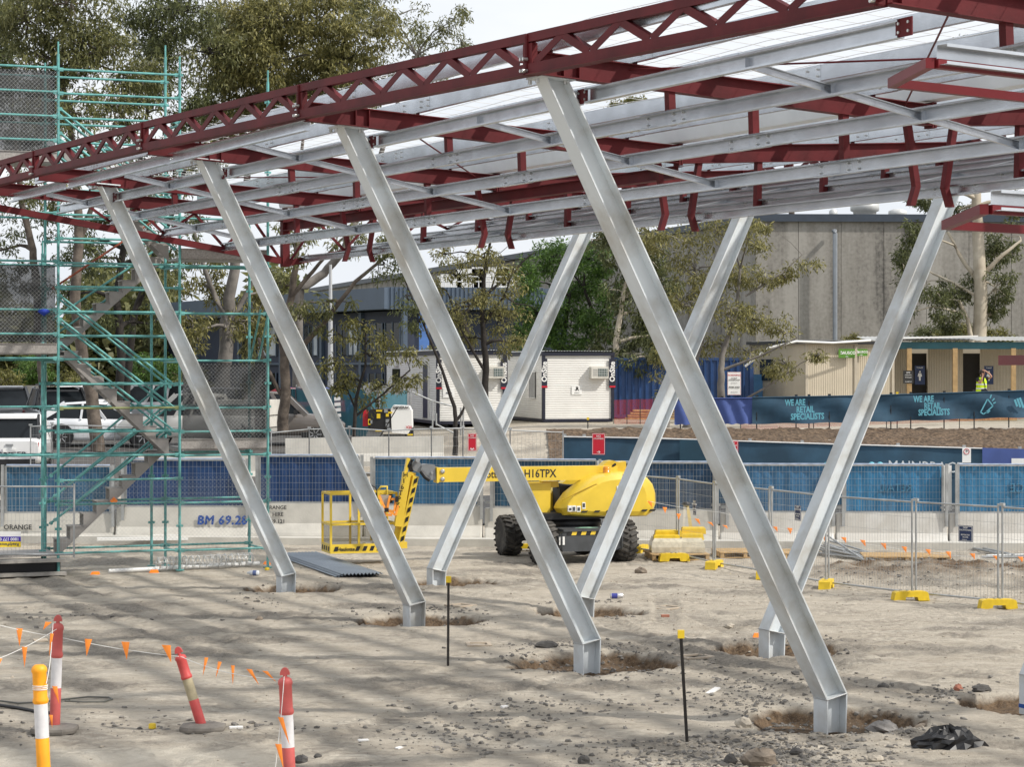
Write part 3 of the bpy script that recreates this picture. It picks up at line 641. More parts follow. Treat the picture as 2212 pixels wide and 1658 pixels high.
for i, (a, b) in enumerate(zip(joints[:-1], joints[1:])):
    p, q = bpt(a)+BX*.03, bpt(b)-BX*.03; L_ = (q-p).length
    t = thing('concrete_barrier', ((p+q)/2)[:], blab[i], 'barrier', 'barriers along the road')
    m = MB(); o = [(-.30, .0), (.30, .0), (.30, .10), (.27, .17), (.13, .40), (.10, .88), (-.10, .88), (-.13, .40), (-.27, .17), (-.30, .10)]
    rings = []
    for s in (0, .04, L_-.04, L_): 
        k = .93 if s in (0, L_) else 1; rings.append([p+BX*s-BN*x*k+UP*(.06+z*(1 if k == 1 else .985)) for x, z in o])
    m.loft(rings, sm=False); 
    m.build('body', M('barrier_concrete_worn', (.52, .50, .46), .85, 0, .2, .9, .2, 30, col2=(.66, .65, .62), thr=(.45, .62), det=9) if i in (7, 8, 9) else CONC, t)
    c = bpy.data.objects.new('fence_panel', None); sc.collection.objects.link(c); c.parent = t; c.location = (0, 0, 0)
    m = MB(); z0, z1 = .96, 2.10; u0, u1 = (.22, L_-.10)
    fp = lambda s, z, o=.0: p+BX*s+UP*z+BN*(.02+o)
    for s in (u0, u1): m.beam(fp(s, z0, .03), fp(s, z1, .03), .05, .05, BN)
    for z in (z0, z1): m.beam(fp(u0, z, .03), fp(u1, z, .03), .035, .035)
    for s in (u0-.09, u1+.05): m.chan(fp(s, .62, .12), fp(s, z1+.04, .12), .07, .075, .006, .01, up=BN); m.box(fp(s, 1.08, .09), (.22, .03, .06), Rm(BX, UP))
    m.build('frame', STEEL, c)
    m = MB(); n = 28; nzr = 3
    S2 = [[fp(u0+.02+(u1-u0-.04)*x/n, z0+.03+(z1-z0-.02)*z/nzr, -.015+.02*math.sin(x*1.9+i)+.012*math.sin(x*.7+z)) for x in range(n+1)] for z in range(nzr+1)]
    m.loft(S2, closed=False, caps=False); m.path([S2[-1][x]+BN*.035+UP*.02 for x in range(n+1)], .018, 5, mi=1)
    m.build('screen', [M('blue_screen', cols[i], .65, 0, .18, 1.2), M('screen_hem', (.35, .42, .55), .6)], c)
    m = MB(); wires(m, fp(u0, z0, .045), BX*(u1-u0), UP*(z1-z0), 30, 7, .0032)
    m.build('wire_grid', STEEL, c)
    if i in (5, 9) or i == 8: 
        m = MB(); s = L_+.02; m.box(p+BX*s+UP*1.55+BN*-.02, (.22, .01, 1.1), Rm(BX, UP)); m.build('gap_sheet', SIGNW, c)
    if i == 2: [text('BM 69.28', .30, bpt(482, .62, .165)+BX*dx_+UP*dz_, BX, UP, SPRAY, t, shear=.12, tight=1.08, ext=.002+.001*k_) for k_, (dx_, dz_) in enumerate(((-.012, 0), (.012, .004), (0, .012), (0, -.010)))]
    if i == 1: text('ORANGE', .17, bpt(42, .60, .165), BX, UP, STEN, t, bold=.02)
    if i == 3:
        for k, s_ in enumerate(('RANGE', 'HIRE', '69 121')): text(s_, .13, bpt(602, .84-.17*k, .15), BX, UP, STEN, t, bold=.02)
    if i == 9: text('CE', .30, bpt(2196, 1.55, .03), -BX, UP, GHOST, c, ext=.02)
    if i == 8: text('RETAIL', .26, bpt(1935, 1.55, .03), -BX, UP, GHOST, c, ext=.02)
    t.location.z -= (.30, .26, .10)[i] if i < 3 else .20*max(0, min(1, (i-3)/4)); BARR.append(t)
# ---------------------------------------------------------------- wire fence panels
def fence_panel(name, p, q, h, label, group, gap=.1, mat=STEEL, wr=.0027, rail=True, nx=None, nz=6):
    p, q = V(p), V(q); d = (q-p).normalized(); L_ = (q-p).length
    t = thing(name, ((p+q)/2)[:2]+(min(p.z, q.z),), label, 'fence', group)
    m = MB(); p1, q1 = p+UP*h, q+UP*h
    for a in (p, q): m.tube(a-UP*.0, a+UP*(h+.06), .02, 7)
    m.tube(p1, q1, .019, 7); m.tube(p+UP*gap, q+UP*gap, .019, 7)
    if rail: m.box(p1+UP*.05+d*.0, (.10, .05, .05), Rm(d, UP))
    m.build('frame', mat, t)
    m = MB(); ax = q-p; wires(m, p+UP*gap, ax, UP*(h-gap), nx or int(L_/.075), nz, wr); m.build('wire_mesh', mat, t)
    return t
# site fence running from the lift to the right edge, on yellow feet
base = [(1340, 1190, .0), (1465, 1207, .02), (1543, 1226, .0), (1665, 1247, .0), (1787, 1270, .0), (1975, 1293, .0), (2162, 1311, .0), (2420, 1345, .0)]
fb = [gd(x, y) for x, y, z in base]
pl = ['wire fence panel nearest the boom lift, reaching behind its wheel', 'narrow wire fence panel with a blue sign, first right of the wrapped pallet', 'wire fence panel crossing behind the nearest front column', 'wire fence panel left of the leaning rear column with a blue sign', 'wire fence panel crossing behind the lower end of the rear column', 'wire fence panel carrying the large blue excavation sign at right', 'wire fence panel running out of the right edge of the picture']
FP = []
for i in range(7):
    d = (fb[i+1]-fb[i]).normalized(); FP.append(fence_panel('site_fence_panel', fb[i]+d*.04, fb[i+1]-d*.06, 1.78, pl[i], 'site fence panels'))
def foot(p, rz, label):
    t = MB(); m = t; o = [(-.34, 0), (-.13, 0), (-.11, .07), (.11, .07), (.13, 0), (.34, 0), (.31, .15), (.27, .17), (-.27, .17), (-.31, .15)]
    m.prism([(x, -.11, z) for x, z in o[:3]+o[3:]], (0, .22, 0))
    m.box((0, 0, .172), (.4, .12, .012)); m.lathe((0.05, 0, .17), [(.03, 0), (.03, .03)], 8, 1); m.lathe((-.05, 0, .17), [(.03, 0), (.03, .03)], 8, 1)
    return m.build('fence_foot', [YELB, STEEL], None, label=label, cat='fence foot', group='yellow fence feet', loc=(p.x, p.y, 0), rz=rz)
for x, y, rz, lb in ((1456, 1213, .1, 'wide yellow fence foot beside the lift wheel at the pallet'), (1543, 1229, 1.2, 'yellow fence foot seen end-on below the narrow fence panel'), (1785, 1272, 1.3, 'yellow fence foot seen end-on between the two right rear columns'), (1966, 1298, .15, 'wide yellow fence foot under the double post at right'), (2155, 1316, .1, 'rightmost yellow fence foot, plain and wide'), (1136, 1192, .1, 'yellow fence foot behind the wheels of the lift'), (1650, 1250, 1.3, 'yellow fence foot half hidden by the nearest front column'), (1382, 1194, 1.2, 'yellow fence foot peeping out right of the lift tyre')):
    foot(gd(x, y), rz, lb)
def sign(name, c, w_, h_, right, mat, label, lines, tmat, group=None, tilt=0, border=None):
    r = (V(right).normalized()+UP*tilt).normalized(); u = UP; nrm = r.cross(u).normalized(); u = nrm.cross(r)*-1 if nrm.cross(r).z < 0 else nrm.cross(r)
    m = MB(); m.box(c, (w_, .006, h_), Rm(r, u))
    t = thing(name, c[:], label, 'sign', group); m.build('plate', mat, t)
    if border:
        m = MB()
        for s in (-1, 1): m.box(c+u*s*(h_/2-.014)+nrm*.004, (w_-.02, .003, .008), Rm(r, u)); m.box(c+r*s*(w_/2-.014)+nrm*.004, (.008, .003, h_-.03), Rm(r, u))
        m.build('border', border, t)
    for s_, sz, dx, dz in lines: text(s_, sz, c+r*dx+u*dz+nrm*.006, r, u, tmat, t, bold=.006)
    return t
SNAVY = M('sign_navy', (.012, .03, .10), .4, 0, .05)
for (x0, x1, y0, y1, i, lb) in ((1492, 1508, 1081, 1113, 1, 'small navy DEEP EXCAVATION sign nearest the lift'), (1711, 1735, 1092, 1125, 3, 'navy DEEP EXCAVATION sign between the two crossing columns'), (2068, 2102, 1136, 1171, 5, 'large navy DEEP EXCAVATION sign at the far right, slightly bent')):
    a, b = fb[i], fb[i+1]; tt = ((x0+x1)/2-CX)/FD; d = (b-a).normalized(); s = (a.x-tt*a.y)/(tt*d.y-d.x); P = a+d*s; Y = P.y-.03
    c = at((x0+x1)/2, (y0+y1)/2, Y); w_ = (x1-x0)*Y/FD*1.1; h_ = (y1-y0)*Y/FD
    sign('excavation_sign', c-V((0, .03, 0)), w_, h_, d, SNAVY, lb, [('DEEP', h_*.15, 0, h_*.36), ('EXCAVATION', h_*.14, 0, h_*.22), ('RESTRICTED', h_*.12, 0, -h_*.08), ('ACCESS', h_*.12, 0, -h_*.22), ('MAINBRACE', h_*.07, -.02, -h_*.38)], SIGNW, 'excavation signs', border=SIGNW)
# ---------------------------------------------------------------- banner fences on and below the mulch bank
NAVYB = M('navy_banner', (.026, .075, .125), .7, 0, .3, .9); PRINT = M('banner_print', (.13, .42, .52), .7); WPR = M('banner_white_print', (.62, .66, .68), .7); PURP = M('violet_banner', (.06, .10, .30), .7, 0, .15, 1.2)
def banner(name, xs, tops, Ys, h, mat, label, wav=.03, hem=WIRE, legs=0, posts=()):
    n = 60; P = []
    for k in range(n+1):
        x = xs[0]+(xs[-1]-xs[0])*k/n; P.append(at(x, float(np.interp(x, xs, tops)), float(np.interp(x, xs, Ys))))
    d = (P[-1]-P[0]).normalized()
    t = thing(name, (P[0].x, P[0].y, P[0].z-h), label, 'banner fence')
    m = MB(); rings = []
    for z in range(6): rings.append([p-UP*(h*(1-z/5)+ .015*math.sin(k*.9)*(1-z/5))+V((0, wav*math.sin(k*.55+z*.8)*(1 if z < 5 else .2), 0)) for k, p in enumerate(P)])
    m.loft(rings, closed=False, caps=False); m.build('banner_cloth', mat, t)
    m = MB(); m.path([p+V((0, -.02, .01)) for p in P], .022, 6); m.build('top_rail', hem, t)
    m = MB()
    for x in posts:
        p = at(x, float(np.interp(x, xs, tops)), float(np.interp(x, xs, Ys))); m.tube(p+UP*.08+V((0, .06, 0)), V((p.x, p.y+.06, p.z-h-legs)), .022, 6); m.box(p+UP*.05+V((0, .03, 0)), (.09, .09, .08))
    if posts: m.build('fence_posts', STEEL if hem is WIRE else BLACK, t)
    return t, d
LB, ld = banner('road_banner_fence', [1218, 1400, 1800, 2212, 2420], [945, 948, 961, 973, 979], [63.5, 63.3, 63, 62.6, 62.4], 1.75, NAVYB, 'dark teal banner fence with cropped MAINBRACE lettering behind the blue barriers', .02, posts=(1220, 1262, 1620, 1733, 1835, 1940, 2083, 2203), legs=.3)
for x, wd in ((1346, 169), (1999, 158)):
    p = at(x, 1010, 62.75); text('MAINBRACE', .42, p, ld, UP, WPR, LB, sx=.9, ext=.004)
    m = MB()
    for s in (-1, 1): c = at(x-wd/2-28+s*9, 1006, 62.75); m.lathe(c, [(.0, -.02), (.10, -.01), (.10, .01), (0, .02)], 12, ax=Rm(V((1, 0, .3*s)), V((0, 1, 0))))
    m.build('leaf_emblem', PRINT, LB)
m = MB(); c = at(1785, 1006, 62.75); m.beam(c-V((.16, 0, .16)), c+V((0, 0, .08)), .02, .07); m.beam(c+V((.16, 0, -.16)), c+V((0, 0, .08)), .02, .07); m.build('roof_emblem', PRINT, LB)
m = MB(); P = [at(2122, 968, 62.5), at(2330, 974, 62.4)]; m.quad(P[0]-UP*1.6, P[1]-UP*1.6, P[1], P[0]); m.build('violet_patch', PURP, LB)
m = MB(); P = [at(2185, 991, 62.4), at(2330, 991, 62.3)]; m.quad(P[0]-UP*1.2, P[1]-UP*1.2, P[1], P[0]); m.build('white_patch', SIGNW, LB)
m = MB(); P = [at(1468, 950, 63.1), at(1526, 951, 63.1)]; m.quad(P[0]-UP*1.5, P[1]-UP*1.5, P[1], P[0]); m.build('dark_patch', M('dark_teal_cloth', (.008, .045, .075), .7), LB)
def nostop(x, y, Y, w_, h_, right, lb, arrow):
    t = sign('no_stopping_sign', at(x, y, Y), w_, h_, right, SIGNR, lb, [('NO', h_*.13, 0, h_*.37), ('STOPPING', h_*.10, 0, h_*.25), (arrow, h_*.22, 0, -h_*.38)], SIGNW, 'no stopping signs', border=SIGNW)
nostop(1293, 960, 62.9, .36, .60, (1, 0, 0), 'red NO STOPPING sign on the dark banner fence above the boom', '\u2192')
nostop(1020, 956, 66.5, .26, .52, (1, 0, 0), 'red NO STOPPING sign on the wire fence left of the banner fence', '\u2194')
nostop(1583, 973, 62.6, .30, .52, (1, 0, 0), 'red NO STOPPING sign mostly hidden behind the nearest front column', '\u2190')
t = sign('parking_sign', at(2088, 984, 62.2), .24, .42, (1, 0, 0), SIGNW, 'white no parking sign with a small red ring on the road banner fence', [('P', .10, 0, .10)], STEN)
m = MB()
for k in range(20):
    a, b = k*math.pi/10, (k+1)*math.pi/10; c = at(2088, 984, 62.19)+UP*.10; m.beam(c+V((math.cos(a)*.075, 0, math.sin(a)*.075)), c+V((math.cos(b)*.075, 0, math.sin(b)*.075)), .01, .014)
m.build('red_ring', SIGNR, t)
UBF, ud = banner('bank_banner_fence', [1625, 1853, 1990, 2212, 2420], [860, 856, 852, 845, 839], [78.5, 78.3, 78.2, 78, 78], .92, NAVYB, 'navy banner reading WE ARE RETAIL SPECIALISTS along the top of the bark bank', .06, hem=NAVYB, legs=.35, posts=(1635, 1720, 1748, 1792, 1925, 1968, 2040, 2105, 2180))
for x0, y0 in ((1607, 769.6),):
    for tx in ((405, 370, 'WE ARE', 160), (485, 425, 'RETAIL', 140), (502, 480, 'SPECIALISTS', 262), (1420, 342, 'WE ARE', 160), (1490, 396, 'RETAIL', 130), (1502, 447, 'SPECIALISTS', 245)):
        c = at(x0+tx[0]/3.658, y0+tx[1]/3.658, 77.9); w_ = tx[3]/3.658*78/FD
        o = text(tx[2], .30, c, ud, UP, PRINT, UBF, bold=.03, ext=.006)
        k = w_/max(.01, o.dimensions.x)
        for v in o.data.vertices:
            q = v.co-(c-UBF.location); a = q.dot(ud); v.co = v.co+ud*(a*(k-1))
m = MB()
for a, b in (((1870, 445), (1925, 340)), ((1925, 340), (1968, 395)), ((1968, 395), (1895, 460)), ((1895, 460), (1870, 445)), ((1910, 440), (1925, 450)), ((1925, 450), (1945, 430)), ((1945, 335), (1955, 305)), ((1962, 355), (1980, 335)), ((1970, 375), (1990, 365)), ((2140, 345), (2160, 400)), ((2160, 335), (2185, 405)), ((2180, 330), (2210, 410))):
    wd = .07 if a[0] > 2100 else .04
    m.beam(at(1607+a[0]/3.658, 769.6+a[1]/3.658, 77.9), at(1607+b[0]/3.658, 769.6+b[1]/3.658, 77.9), .012, wd)
m.build('megaphone_print', PRINT, UBF)
banner('violet_banner_fence', [1457, 1540, 1628], [863, 862, 861], [78.9, 78.7, 78.6], .9, PURP, 'translucent violet banner on the wire fence left of the navy banner', .04, hem=PURP, legs=.3, posts=(1470, 1560))
ORM = Mchain('orange_barrier_mesh', (.62, .05, .025), .05, .17)
for x0, x1, y0, y1, h, Y, lb in ((1600, 2230, 930, 905, .42, 79.2, 'orange safety mesh showing under the navy bank banner'), (1326, 1440, 918, 915, .95, 86, 'red safety mesh fence beside the white hut and timber stack')):
    p, q = at(x0, y0, Y), at(x1, y1, Y); t = thing('safety_mesh_fence', p[:], lb, 'safety mesh'); uvplane('mesh_sheet', p, q-p, UP*h, ORM, t)
    m = MB()
    for k in range(5): a = p.lerp(q, k/4); m.tube(a-UP*.3, a+UP*(h+.05), .015, 5)
    m.build('pegs', BLACK, t)
for k, (x, y0, y1, lb) in enumerate(((1938, 850, 930, 'thin black picket with a yellow cap on the bark bank by the long column'), (1270, 905, 948, 'short black picket with yellow cap near the white hut steps'))):
    p, q = at(x, y1, 80), at(x, y0, 80); m = MB(); m.tube(p, q, .02, 5); m.box(q, (.08, .08, .09), mi=1); m.build('capped_picket', [BLACK, YELB], None, label=lb, cat='picket')
# mid-ground galvanised fences and low concrete blocks
prev = None
mids = [(586, 936, 66.0), (668, 928, 66.3), (755, 926, 66.5), (840, 931, 66.7), (932, 927, 66.9), (1000, 926, 67.2), (1102, 930, 67.6), (1216, 935, 68)]
names = ['behind the scaffold edge', 'left of the second column', 'crossed by the second column', 'in front of the white generator block', 'below the white generator', 'behind the no stopping sign', 'meeting the dark banner fence']
for i in range(7):
    (x0, y0, Y0), (x1, y1, Y1) = mids[i], mids[i+1]; a, b = at(x0, y0, Y0), at(x1, y1, Y1)
    fence_panel('road_fence_panel', a-UP*1.4, b-UP*1.4, 1.4, 'galvanised road fence panel '+names[i], 'road fence panels', wr=.003, nx=14, nz=5)
for i, (x0, y0, x1, y1, lb) in enumerate(((66, 922, 112, 920, 'at the left edge behind the white ute'), (112, 918, 248, 922, 'in front of the white hatchback'), (248, 922, 395, 925, 'behind the zigzag stair'))):
    fence_panel('car_park_fence_panel', at(x0, y0, 66)-UP*1.4, at(x1, y1, 66)-UP*1.4, 1.4, 'galvanised car park fence panel '+lb, 'car park fence panels', wr=.003, nx=14, nz=5)
for x0, x1, y, lb in ((617, 725, 948, 'short concrete block left of the second column'), (760, 958, 945, 'long concrete block behind the road fence'), (300, 560, 985, 'concrete block half hidden behind the scaffold foot')):
    p, q = at(x0, y, 69.5), at(x1, y-2, 69.5); m = MB(); o = [(-.3, -.9), (.3, -.9), (.3, -.75), (.14, -.5), (.11, 0), (-.11, 0), (-.14, -.5), (-.3, -.75)]
    m.prof(p, q, o); m.build('concrete_block', CONC, None, label=lb, cat='barrier', group='concrete blocks by the car park')
# temp panel leaning before the scaffold entry with an upside-down hire sign
tp = fence_panel('entry_fence_panel', at(-60, 1206, 44.6), at(160, 1205, 44.9), 1.42, 'wire fence panel in front of the scaffold entry with an upside-down hire sign', 'entry panels', gap=.06)
c = at(18, 1166, 44.6); t = sign('hire_sign', c, .50, .31, (-1, 0, 0), SIGNW, 'upside-down yellow and purple fence hire sign at the left edge', [], SIGNW)
m = MB(); m.box(c+V((0, -.006, .005)), (.5, .004, .10)); m.build('purple_band', M('sign_purple', (.06, .03, .36), .4), t)
m = MB(); m.box(c+V((0, -.006, -.10)), (.5, .004, .11)); m.build('yellow_band', M('sign_yellow', (.85, .62, .02), .4), t)
text('1800 177 00', .085, c+V((0, -.010, .005)), (-1, 0, 0), (0, 0, -1), SIGNW, t, bold=.02); text('ReadyFence', .08, c+V((.02, -.010, -.10)), (-1, 0, 0), (0, 0, -1), SNAVY, t, bold=.01)
# ---------------------------------------------------------------- yellow boom lift
def c6(x, y, Y): return at((1900+x/2.211)/1.8192, (1650+y/2.211)/1.8192, Y)     # helper for measured points
def c5(x, y, Y): return at((1000+x/2.072)/1.8192, (1500+y/2.072)/1.8192, Y)
FW = V((-.954, -.30, 0)); LT = V((-.30, .954, 0))
RE = V((-.33, .944, 0)); RI = V((.944, .33, 0))
FA = V((1.56, 49.1, 0)); RA = FA+RE*2.3; CC = FA+RE*1.15
LI = thing('boom_lift', CC[:], 'yellow articulated boom lift with rough tyres and empty basket, parked before the blue barriers', 'boom lift')
TYR = M('dusty_tyre', (.03, .028, .026), .85, 0, .3, 4, col2=(.13, .12, .105), thr=(.45, .75))
for ax, sd, lb in ((FA, -1, 0), (FA, 1, 0), (RA, -1, 0), (RA, 1, 0)):
    c = ax+RI*sd*.93+UP*.455; X3 = Rm(RE, RI*sd) if True else None
    X3 = Matrix((RE, UP, RI*sd)).transposed()
    m = MB(); m.lathe(c, [(.27, -.17), (.40, -.19), (.425, -.15), (.43, 0), (.425, .15), (.40, .19), (.27, .17)], 30, ax=X3)
    for k in range(20):
        for s in (-1, 1):
            a = 2*math.pi*(k+(.5 if s > 0 else 0))/20; d = RE*math.cos(a)+UP*math.sin(a); tdir = RE*-math.sin(a)+UP*math.cos(a)
            p0 = c+d*.44+RI*(.19*s); p1 = c+d*.445+tdir*.07+RI*(.02*s); m.beam(p0, p1, .055, .045, d)
            m.beam(c+d*.39+RI*(.195*s), p0, .055, .03, tdir)
    t = m.build('wheel', TYR, LI)
    m = MB(); m.lathe(c, [(.27, .02), (.27, .17), (.245, .16), (.23, .06), (.09, .05), (.08, .13), (.0, .13)], 20, ax=X3); 
    m.lathe(c, [(.27, -.17), (.24, -.16), (.2, -.05), (.0, -.05)], 20, ax=X3); m.build('rim', BLACK, t)
m = MB(); m.box(CC+UP*.56, (1.15, 2.2, .26), Rm(RI, UP)); m.box(FA+UP*.44, (1.6, .22, .22), Rm(RI, UP)); m.box(RA+UP*.44, (1.6, .22, .22), Rm(RI, UP))
f0 = FA-RE*.42
m.prism([f0+RI*x+UP*z for x, z in ((-.75, .36), (-.6, .28), (.62, .28), (.80, .38), (.80, .66), (.62, .72), (-.62, .72), (-.75, .62))], RE*.5)
m.box(FA+RE*-.1+UP*.74, (1.25, .7, .05), Rm(RI, UP))
for s in (-1, 1): m.path([f0-RE*.03+RI*s*.66+UP*.30, f0-RE*.10+RI*s*.70+UP*.34, f0-RE*.10+RI*s*.70+UP*.62, f0-RE*.03+RI*s*.66+UP*.68], .025, 6)
m.build('chassis', DARK, LI)
HZ = MB(); n = 10
for k in range(n): HZ.prism([f0-RE*.012+RI*(-.55+k*.11+a)+UP*z for a, z in ((0, .635), (.11, .635), (.14, .715), (.03, .715))], RE*.008, mi=k % 2)
HZ.build('hazard_plate', [BLACK, YEL], LI)
m = MB(); c = f0+UP*.772+RE*.25; m.prism([c+RI*x+RE*y for x, y in ((-.28, -.05), (0, -.16), (.26, -.05), (.14, -.03), (.14, .1), (-.14, .1), (-.14, -.03))], UP*.006); m.build('green_arrow', M('faded_green', (.25, .45, .33), .6), LI)
m = MB(); m.box(f0-RE*.012+RI*-.66+UP*.52, (.13, .01, .18), Rm(RI, UP)); m.build('warning_decal', SIGNW, LI)
TC = V((1.35, 50.0, 0))
m = MB(); m.lathe(TC+UP*.75, [(.62, 0), (.64, .05), (.64, .13), (.55, .17), (.55, .24)], 28); m.build('turntable', BLACK, LI)
m = MB(); m.box(TC-FW*.3+UP*1.3+LT*.1, (1.3, .5, .7), Rm(FW, UP)); m.box(TC+UP*1.0, (2.2, 1.3, .14), Rm(FW, UP)); m.build('engine_bay', BLACK, LI)
ol = [(568, 770), (585, 730), (650, 640), (760, 556), (870, 490), (980, 466), (1120, 456), (1240, 470), (1350, 510), (1400, 570), (1425, 650), (1428, 740), (1400, 815), (1345, 855), (1160, 858), (980, 856), (780, 848), (605, 832)]
O2 = []
for x, y in ol:
    p = c6(x, y, 49.3); O2.append(((p.x-TC.x)/FW.x, p.z))
mu = sum(a for a, b in O2)/len(O2); mz = sum(b for a, b in O2)/len(O2)
def cowl(side):
    m = MB(); rings = []
    for off, k in ((-.95, .70), (-.90, .90), (-.76, .975), (-.60, 1.0), (-.36, 1.0)):
        rings.append([TC+FW*(mu+(a-mu)*k)+LT*(off*side)+UP*(mz+(b-mz)*k) for a, b in O2])
    if side < 0: rings = rings[::-1]
    m.loft(rings, sm=True); o = m.build('engine_cowl', YEL, LI)
    o.data.set_sharp_from_angle(angle=R(21))
    return o
CW = cowl(1); cowl(-1)
def oncowl(x, y): 
    p = c6(x, y, 49.0); return TC+FW*((p.x-TC.x)/FW.x)-LT*.965+UP*p.z
m = MB(); m.prism([TC+FW*a+LT*-.28+UP*z for a, z in ((.62, .95), (1.05, .95), (1.12, 1.72), (.60, 1.72))], LT*.06); m.prism([TC+FW*a+LT*.28+UP*z for a, z in ((.62, .95), (1.05, .95), (1.12, 1.72), (.60, 1.72))], LT*.06); m.build('mast_plate', YEL, LI)
# decals and stripes on the near cowl
m = MB()
for x in (735, 845, 950, 1015, 1265, 1340):
    q = [oncowl(x+a, y) for a, y in ((0, 812), (45, 812), (60, 795), (15, 795))]; m.prism(q, LT*.09)
m.build('black_dashes', BLACK, CW)
m = MB()
for x0, x1, y0, y1 in ((622, 652, 748, 800), (656, 690, 748, 800), (697, 730, 752, 804), (745, 772, 722, 778), (1050, 1082, 585, 635), (1052, 1085, 645, 662), (1000, 1025, 732, 780), (1030, 1080, 732, 776)):
    a, b = oncowl(x0, y0), oncowl(x1, y1); m.prism([V((a.x, a.y, a.z)), V((b.x, b.y, a.z)), V((b.x, b.y, b.z)), V((a.x, a.y, b.z))], LT*.08)
m.build('safety_decals', SIGNW, CW)
m = MB()
for x0, x1, y0, y1 in ((628, 648, 768, 790), (660, 682, 760, 795), (702, 724, 765, 795), (748, 768, 730, 765), (1003, 1020, 745, 770), (1036, 1050, 742, 770), (1105, 1150, 590, 660)):
    a, b = oncowl(x0, y0)-LT*.004, oncowl(x1, y1)-LT*.004; m.prism([V((a.x, a.y, a.z)), V((b.x, b.y, a.z)), V((b.x, b.y, b.z)), V((a.x, a.y, b.z))], LT*.07)
m.build('decal_pictograms', DARK, CW)
m = MB()
for pts in (((870, 565), (930, 610), (960, 680), (985, 790), (988, 850)), ((975, 725), (1060, 690), (1150, 680)), ((570, 700), (700, 640), (870, 565)), ((1120, 470), (1200, 540))):
    m.path([oncowl(*p)+LT*.03 for p in pts], .012, 5)
m.build('panel_seams', M('seam_yellow', (.42, .26, .01), .5), CW)
b_ = c6(1070, 470, 49.6); m = MB(); m.lathe(b_-UP*.04, [(.10, 0), (.10, .03), (.085, .035), (.085, .16), (.06, .2), (0, .21)], 14, mi=0); m.build('beacon', M('amber_lens', (.75, .28, .01), .2), LI)
# boom, knuckle and jib
PL, PR = at(942, 1026.5, 48.72), at(1330, 1021, 49.98); bd = (PR-PL).normalized()
m = MB(); m.beam(PL, PR, .24, .31); m.beam(PL+bd*.02, PL-bd*.02, .27, .34); bo = m.build('main_boom', YEL, LI)
m = MB(); nb = bd.cross(UP).normalized()
for z in (.08, -.09): m.lathe(PL+bd*.11+UP*z+nb*.13, [(.05, 0), (.05, .012), (.025, .012), (.025, .03)], 10, ax=Rm(bd, nb))
m.build('boom_pins', BOLT, bo)
for s_, x, sz in (('Haulotte', 1045, .24), ('H16TPX', 1163, .25)):
    t_ = (x-CX)/FD; s = (PL.x-t_*PL.y)/(t_*bd.y-bd.x); text(s_, sz, PL+bd*s+nb*.1225-UP*.005, bd, UP, BLACK, bo, bold=.014, sx=.84)
m = MB(); pv = [c6(x, y, 49.95) for x, y in ((960, 470), (1020, 410), (1080, 362), (1125, 356), (1180, 372), (1238, 362), (1242, 440), (1180, 500), (1000, 530))]
m.prism(pv, LT*.28); m.build('boom_pivot', YEL, LI)
m = MB(); m.path([c6(1000, 440, 49.85), c6(1100, 420, 49.85), c6(1150, 385, 49.85)], .03, 6); m.tube(c6(640, 575, 49.9), c6(830, 600, 49.9), .06, 8); m.build('hydraulic_hose', BLACK, LI)
m = MB(); m.prism([c6(x, y, 49.75) for x, y in ((505, 535), (650, 535), (655, 585), (600, 592), (530, 570))], LT*.2); m.build('boom_rest', YEL, LI)
m = MB(); m.prism([c5(x, y, 48.62) for x, y in ((1365, 680), (1400, 672), (1470, 680), (1478, 800), (1430, 805), (1355, 730))], LT*.22)
m.prism([c5(x, y, 48.66) for x, y in ((1275, 690), (1300, 650), (1345, 655), (1370, 690), (1345, 745), (1290, 720))], LT*.14)
m.lathe(c5(1325, 640, 48.6), [(.05, -.06), (.05, .06)], 10, ax=Rm(FW, LT)); m.lathe(c5(1445, 745, 48.6), [(.03, -.02), (.03, .02)], 10, ax=Rm(FW, LT)); m.build('knuckle', GREY, LI)
m = MB()
for k in range(5): m.path([c5(1265+k*6, 640, 48.58+k*.02), c5(1250+k*6, 690, 48.56), c5(1270+k*5, 735, 48.6)], .018, 5)
m.path([c5(1355, 730, 48.6), c5(1390, 780, 48.6), c5(1430, 806, 48.6)], .05, 6); m.build('hose_bundle', BLACK, LI)
J0, J1 = c5(1262, 650, 48.6), c5(1168, 1180, 48.6); K0, K1 = c5(1318, 650, 48.66), c5(1190, 1300, 48.66)
m = MB(); m.beam(c5(1240, 740, 48.58), J1, .17, .12, LT); m.beam(c5(1252, 625, 48.6), c5(1230, 740, 48.6), .07, .10, LT); m.beam(c5(1310, 770, 48.66), K1, .13, .14, LT); m.beam(c5(1285, 740, 48.7), c5(1155, 1290, 48.7), .16, .05, LT)
jb = m.build('jib', YEL, LI)
m = MB()
for k in range(7):
    p = c5(1310, 770, 48.57).lerp(c5(1190, 1300, 48.57), .06+k*.148); jd = (K1-K0).normalized(); r_ = V((1, -.3, 0)).normalized()
    m.prism([p-jd*.05+r_*.065, p+jd*.06+r_*.065, p+jd*.10-r_*.0, p-jd*.01-r_*.0], LT*.02)
m.build('black_dashes', BLACK, jb)
for k, ch in enumerate('H16TPX'):
    p = c5(1230, 762, 48.50).lerp(c5(1165, 1010, 48.50), k/5); text(ch, .15, p, (1, 0, 0), UP, BLACK, jb, bold=.012)
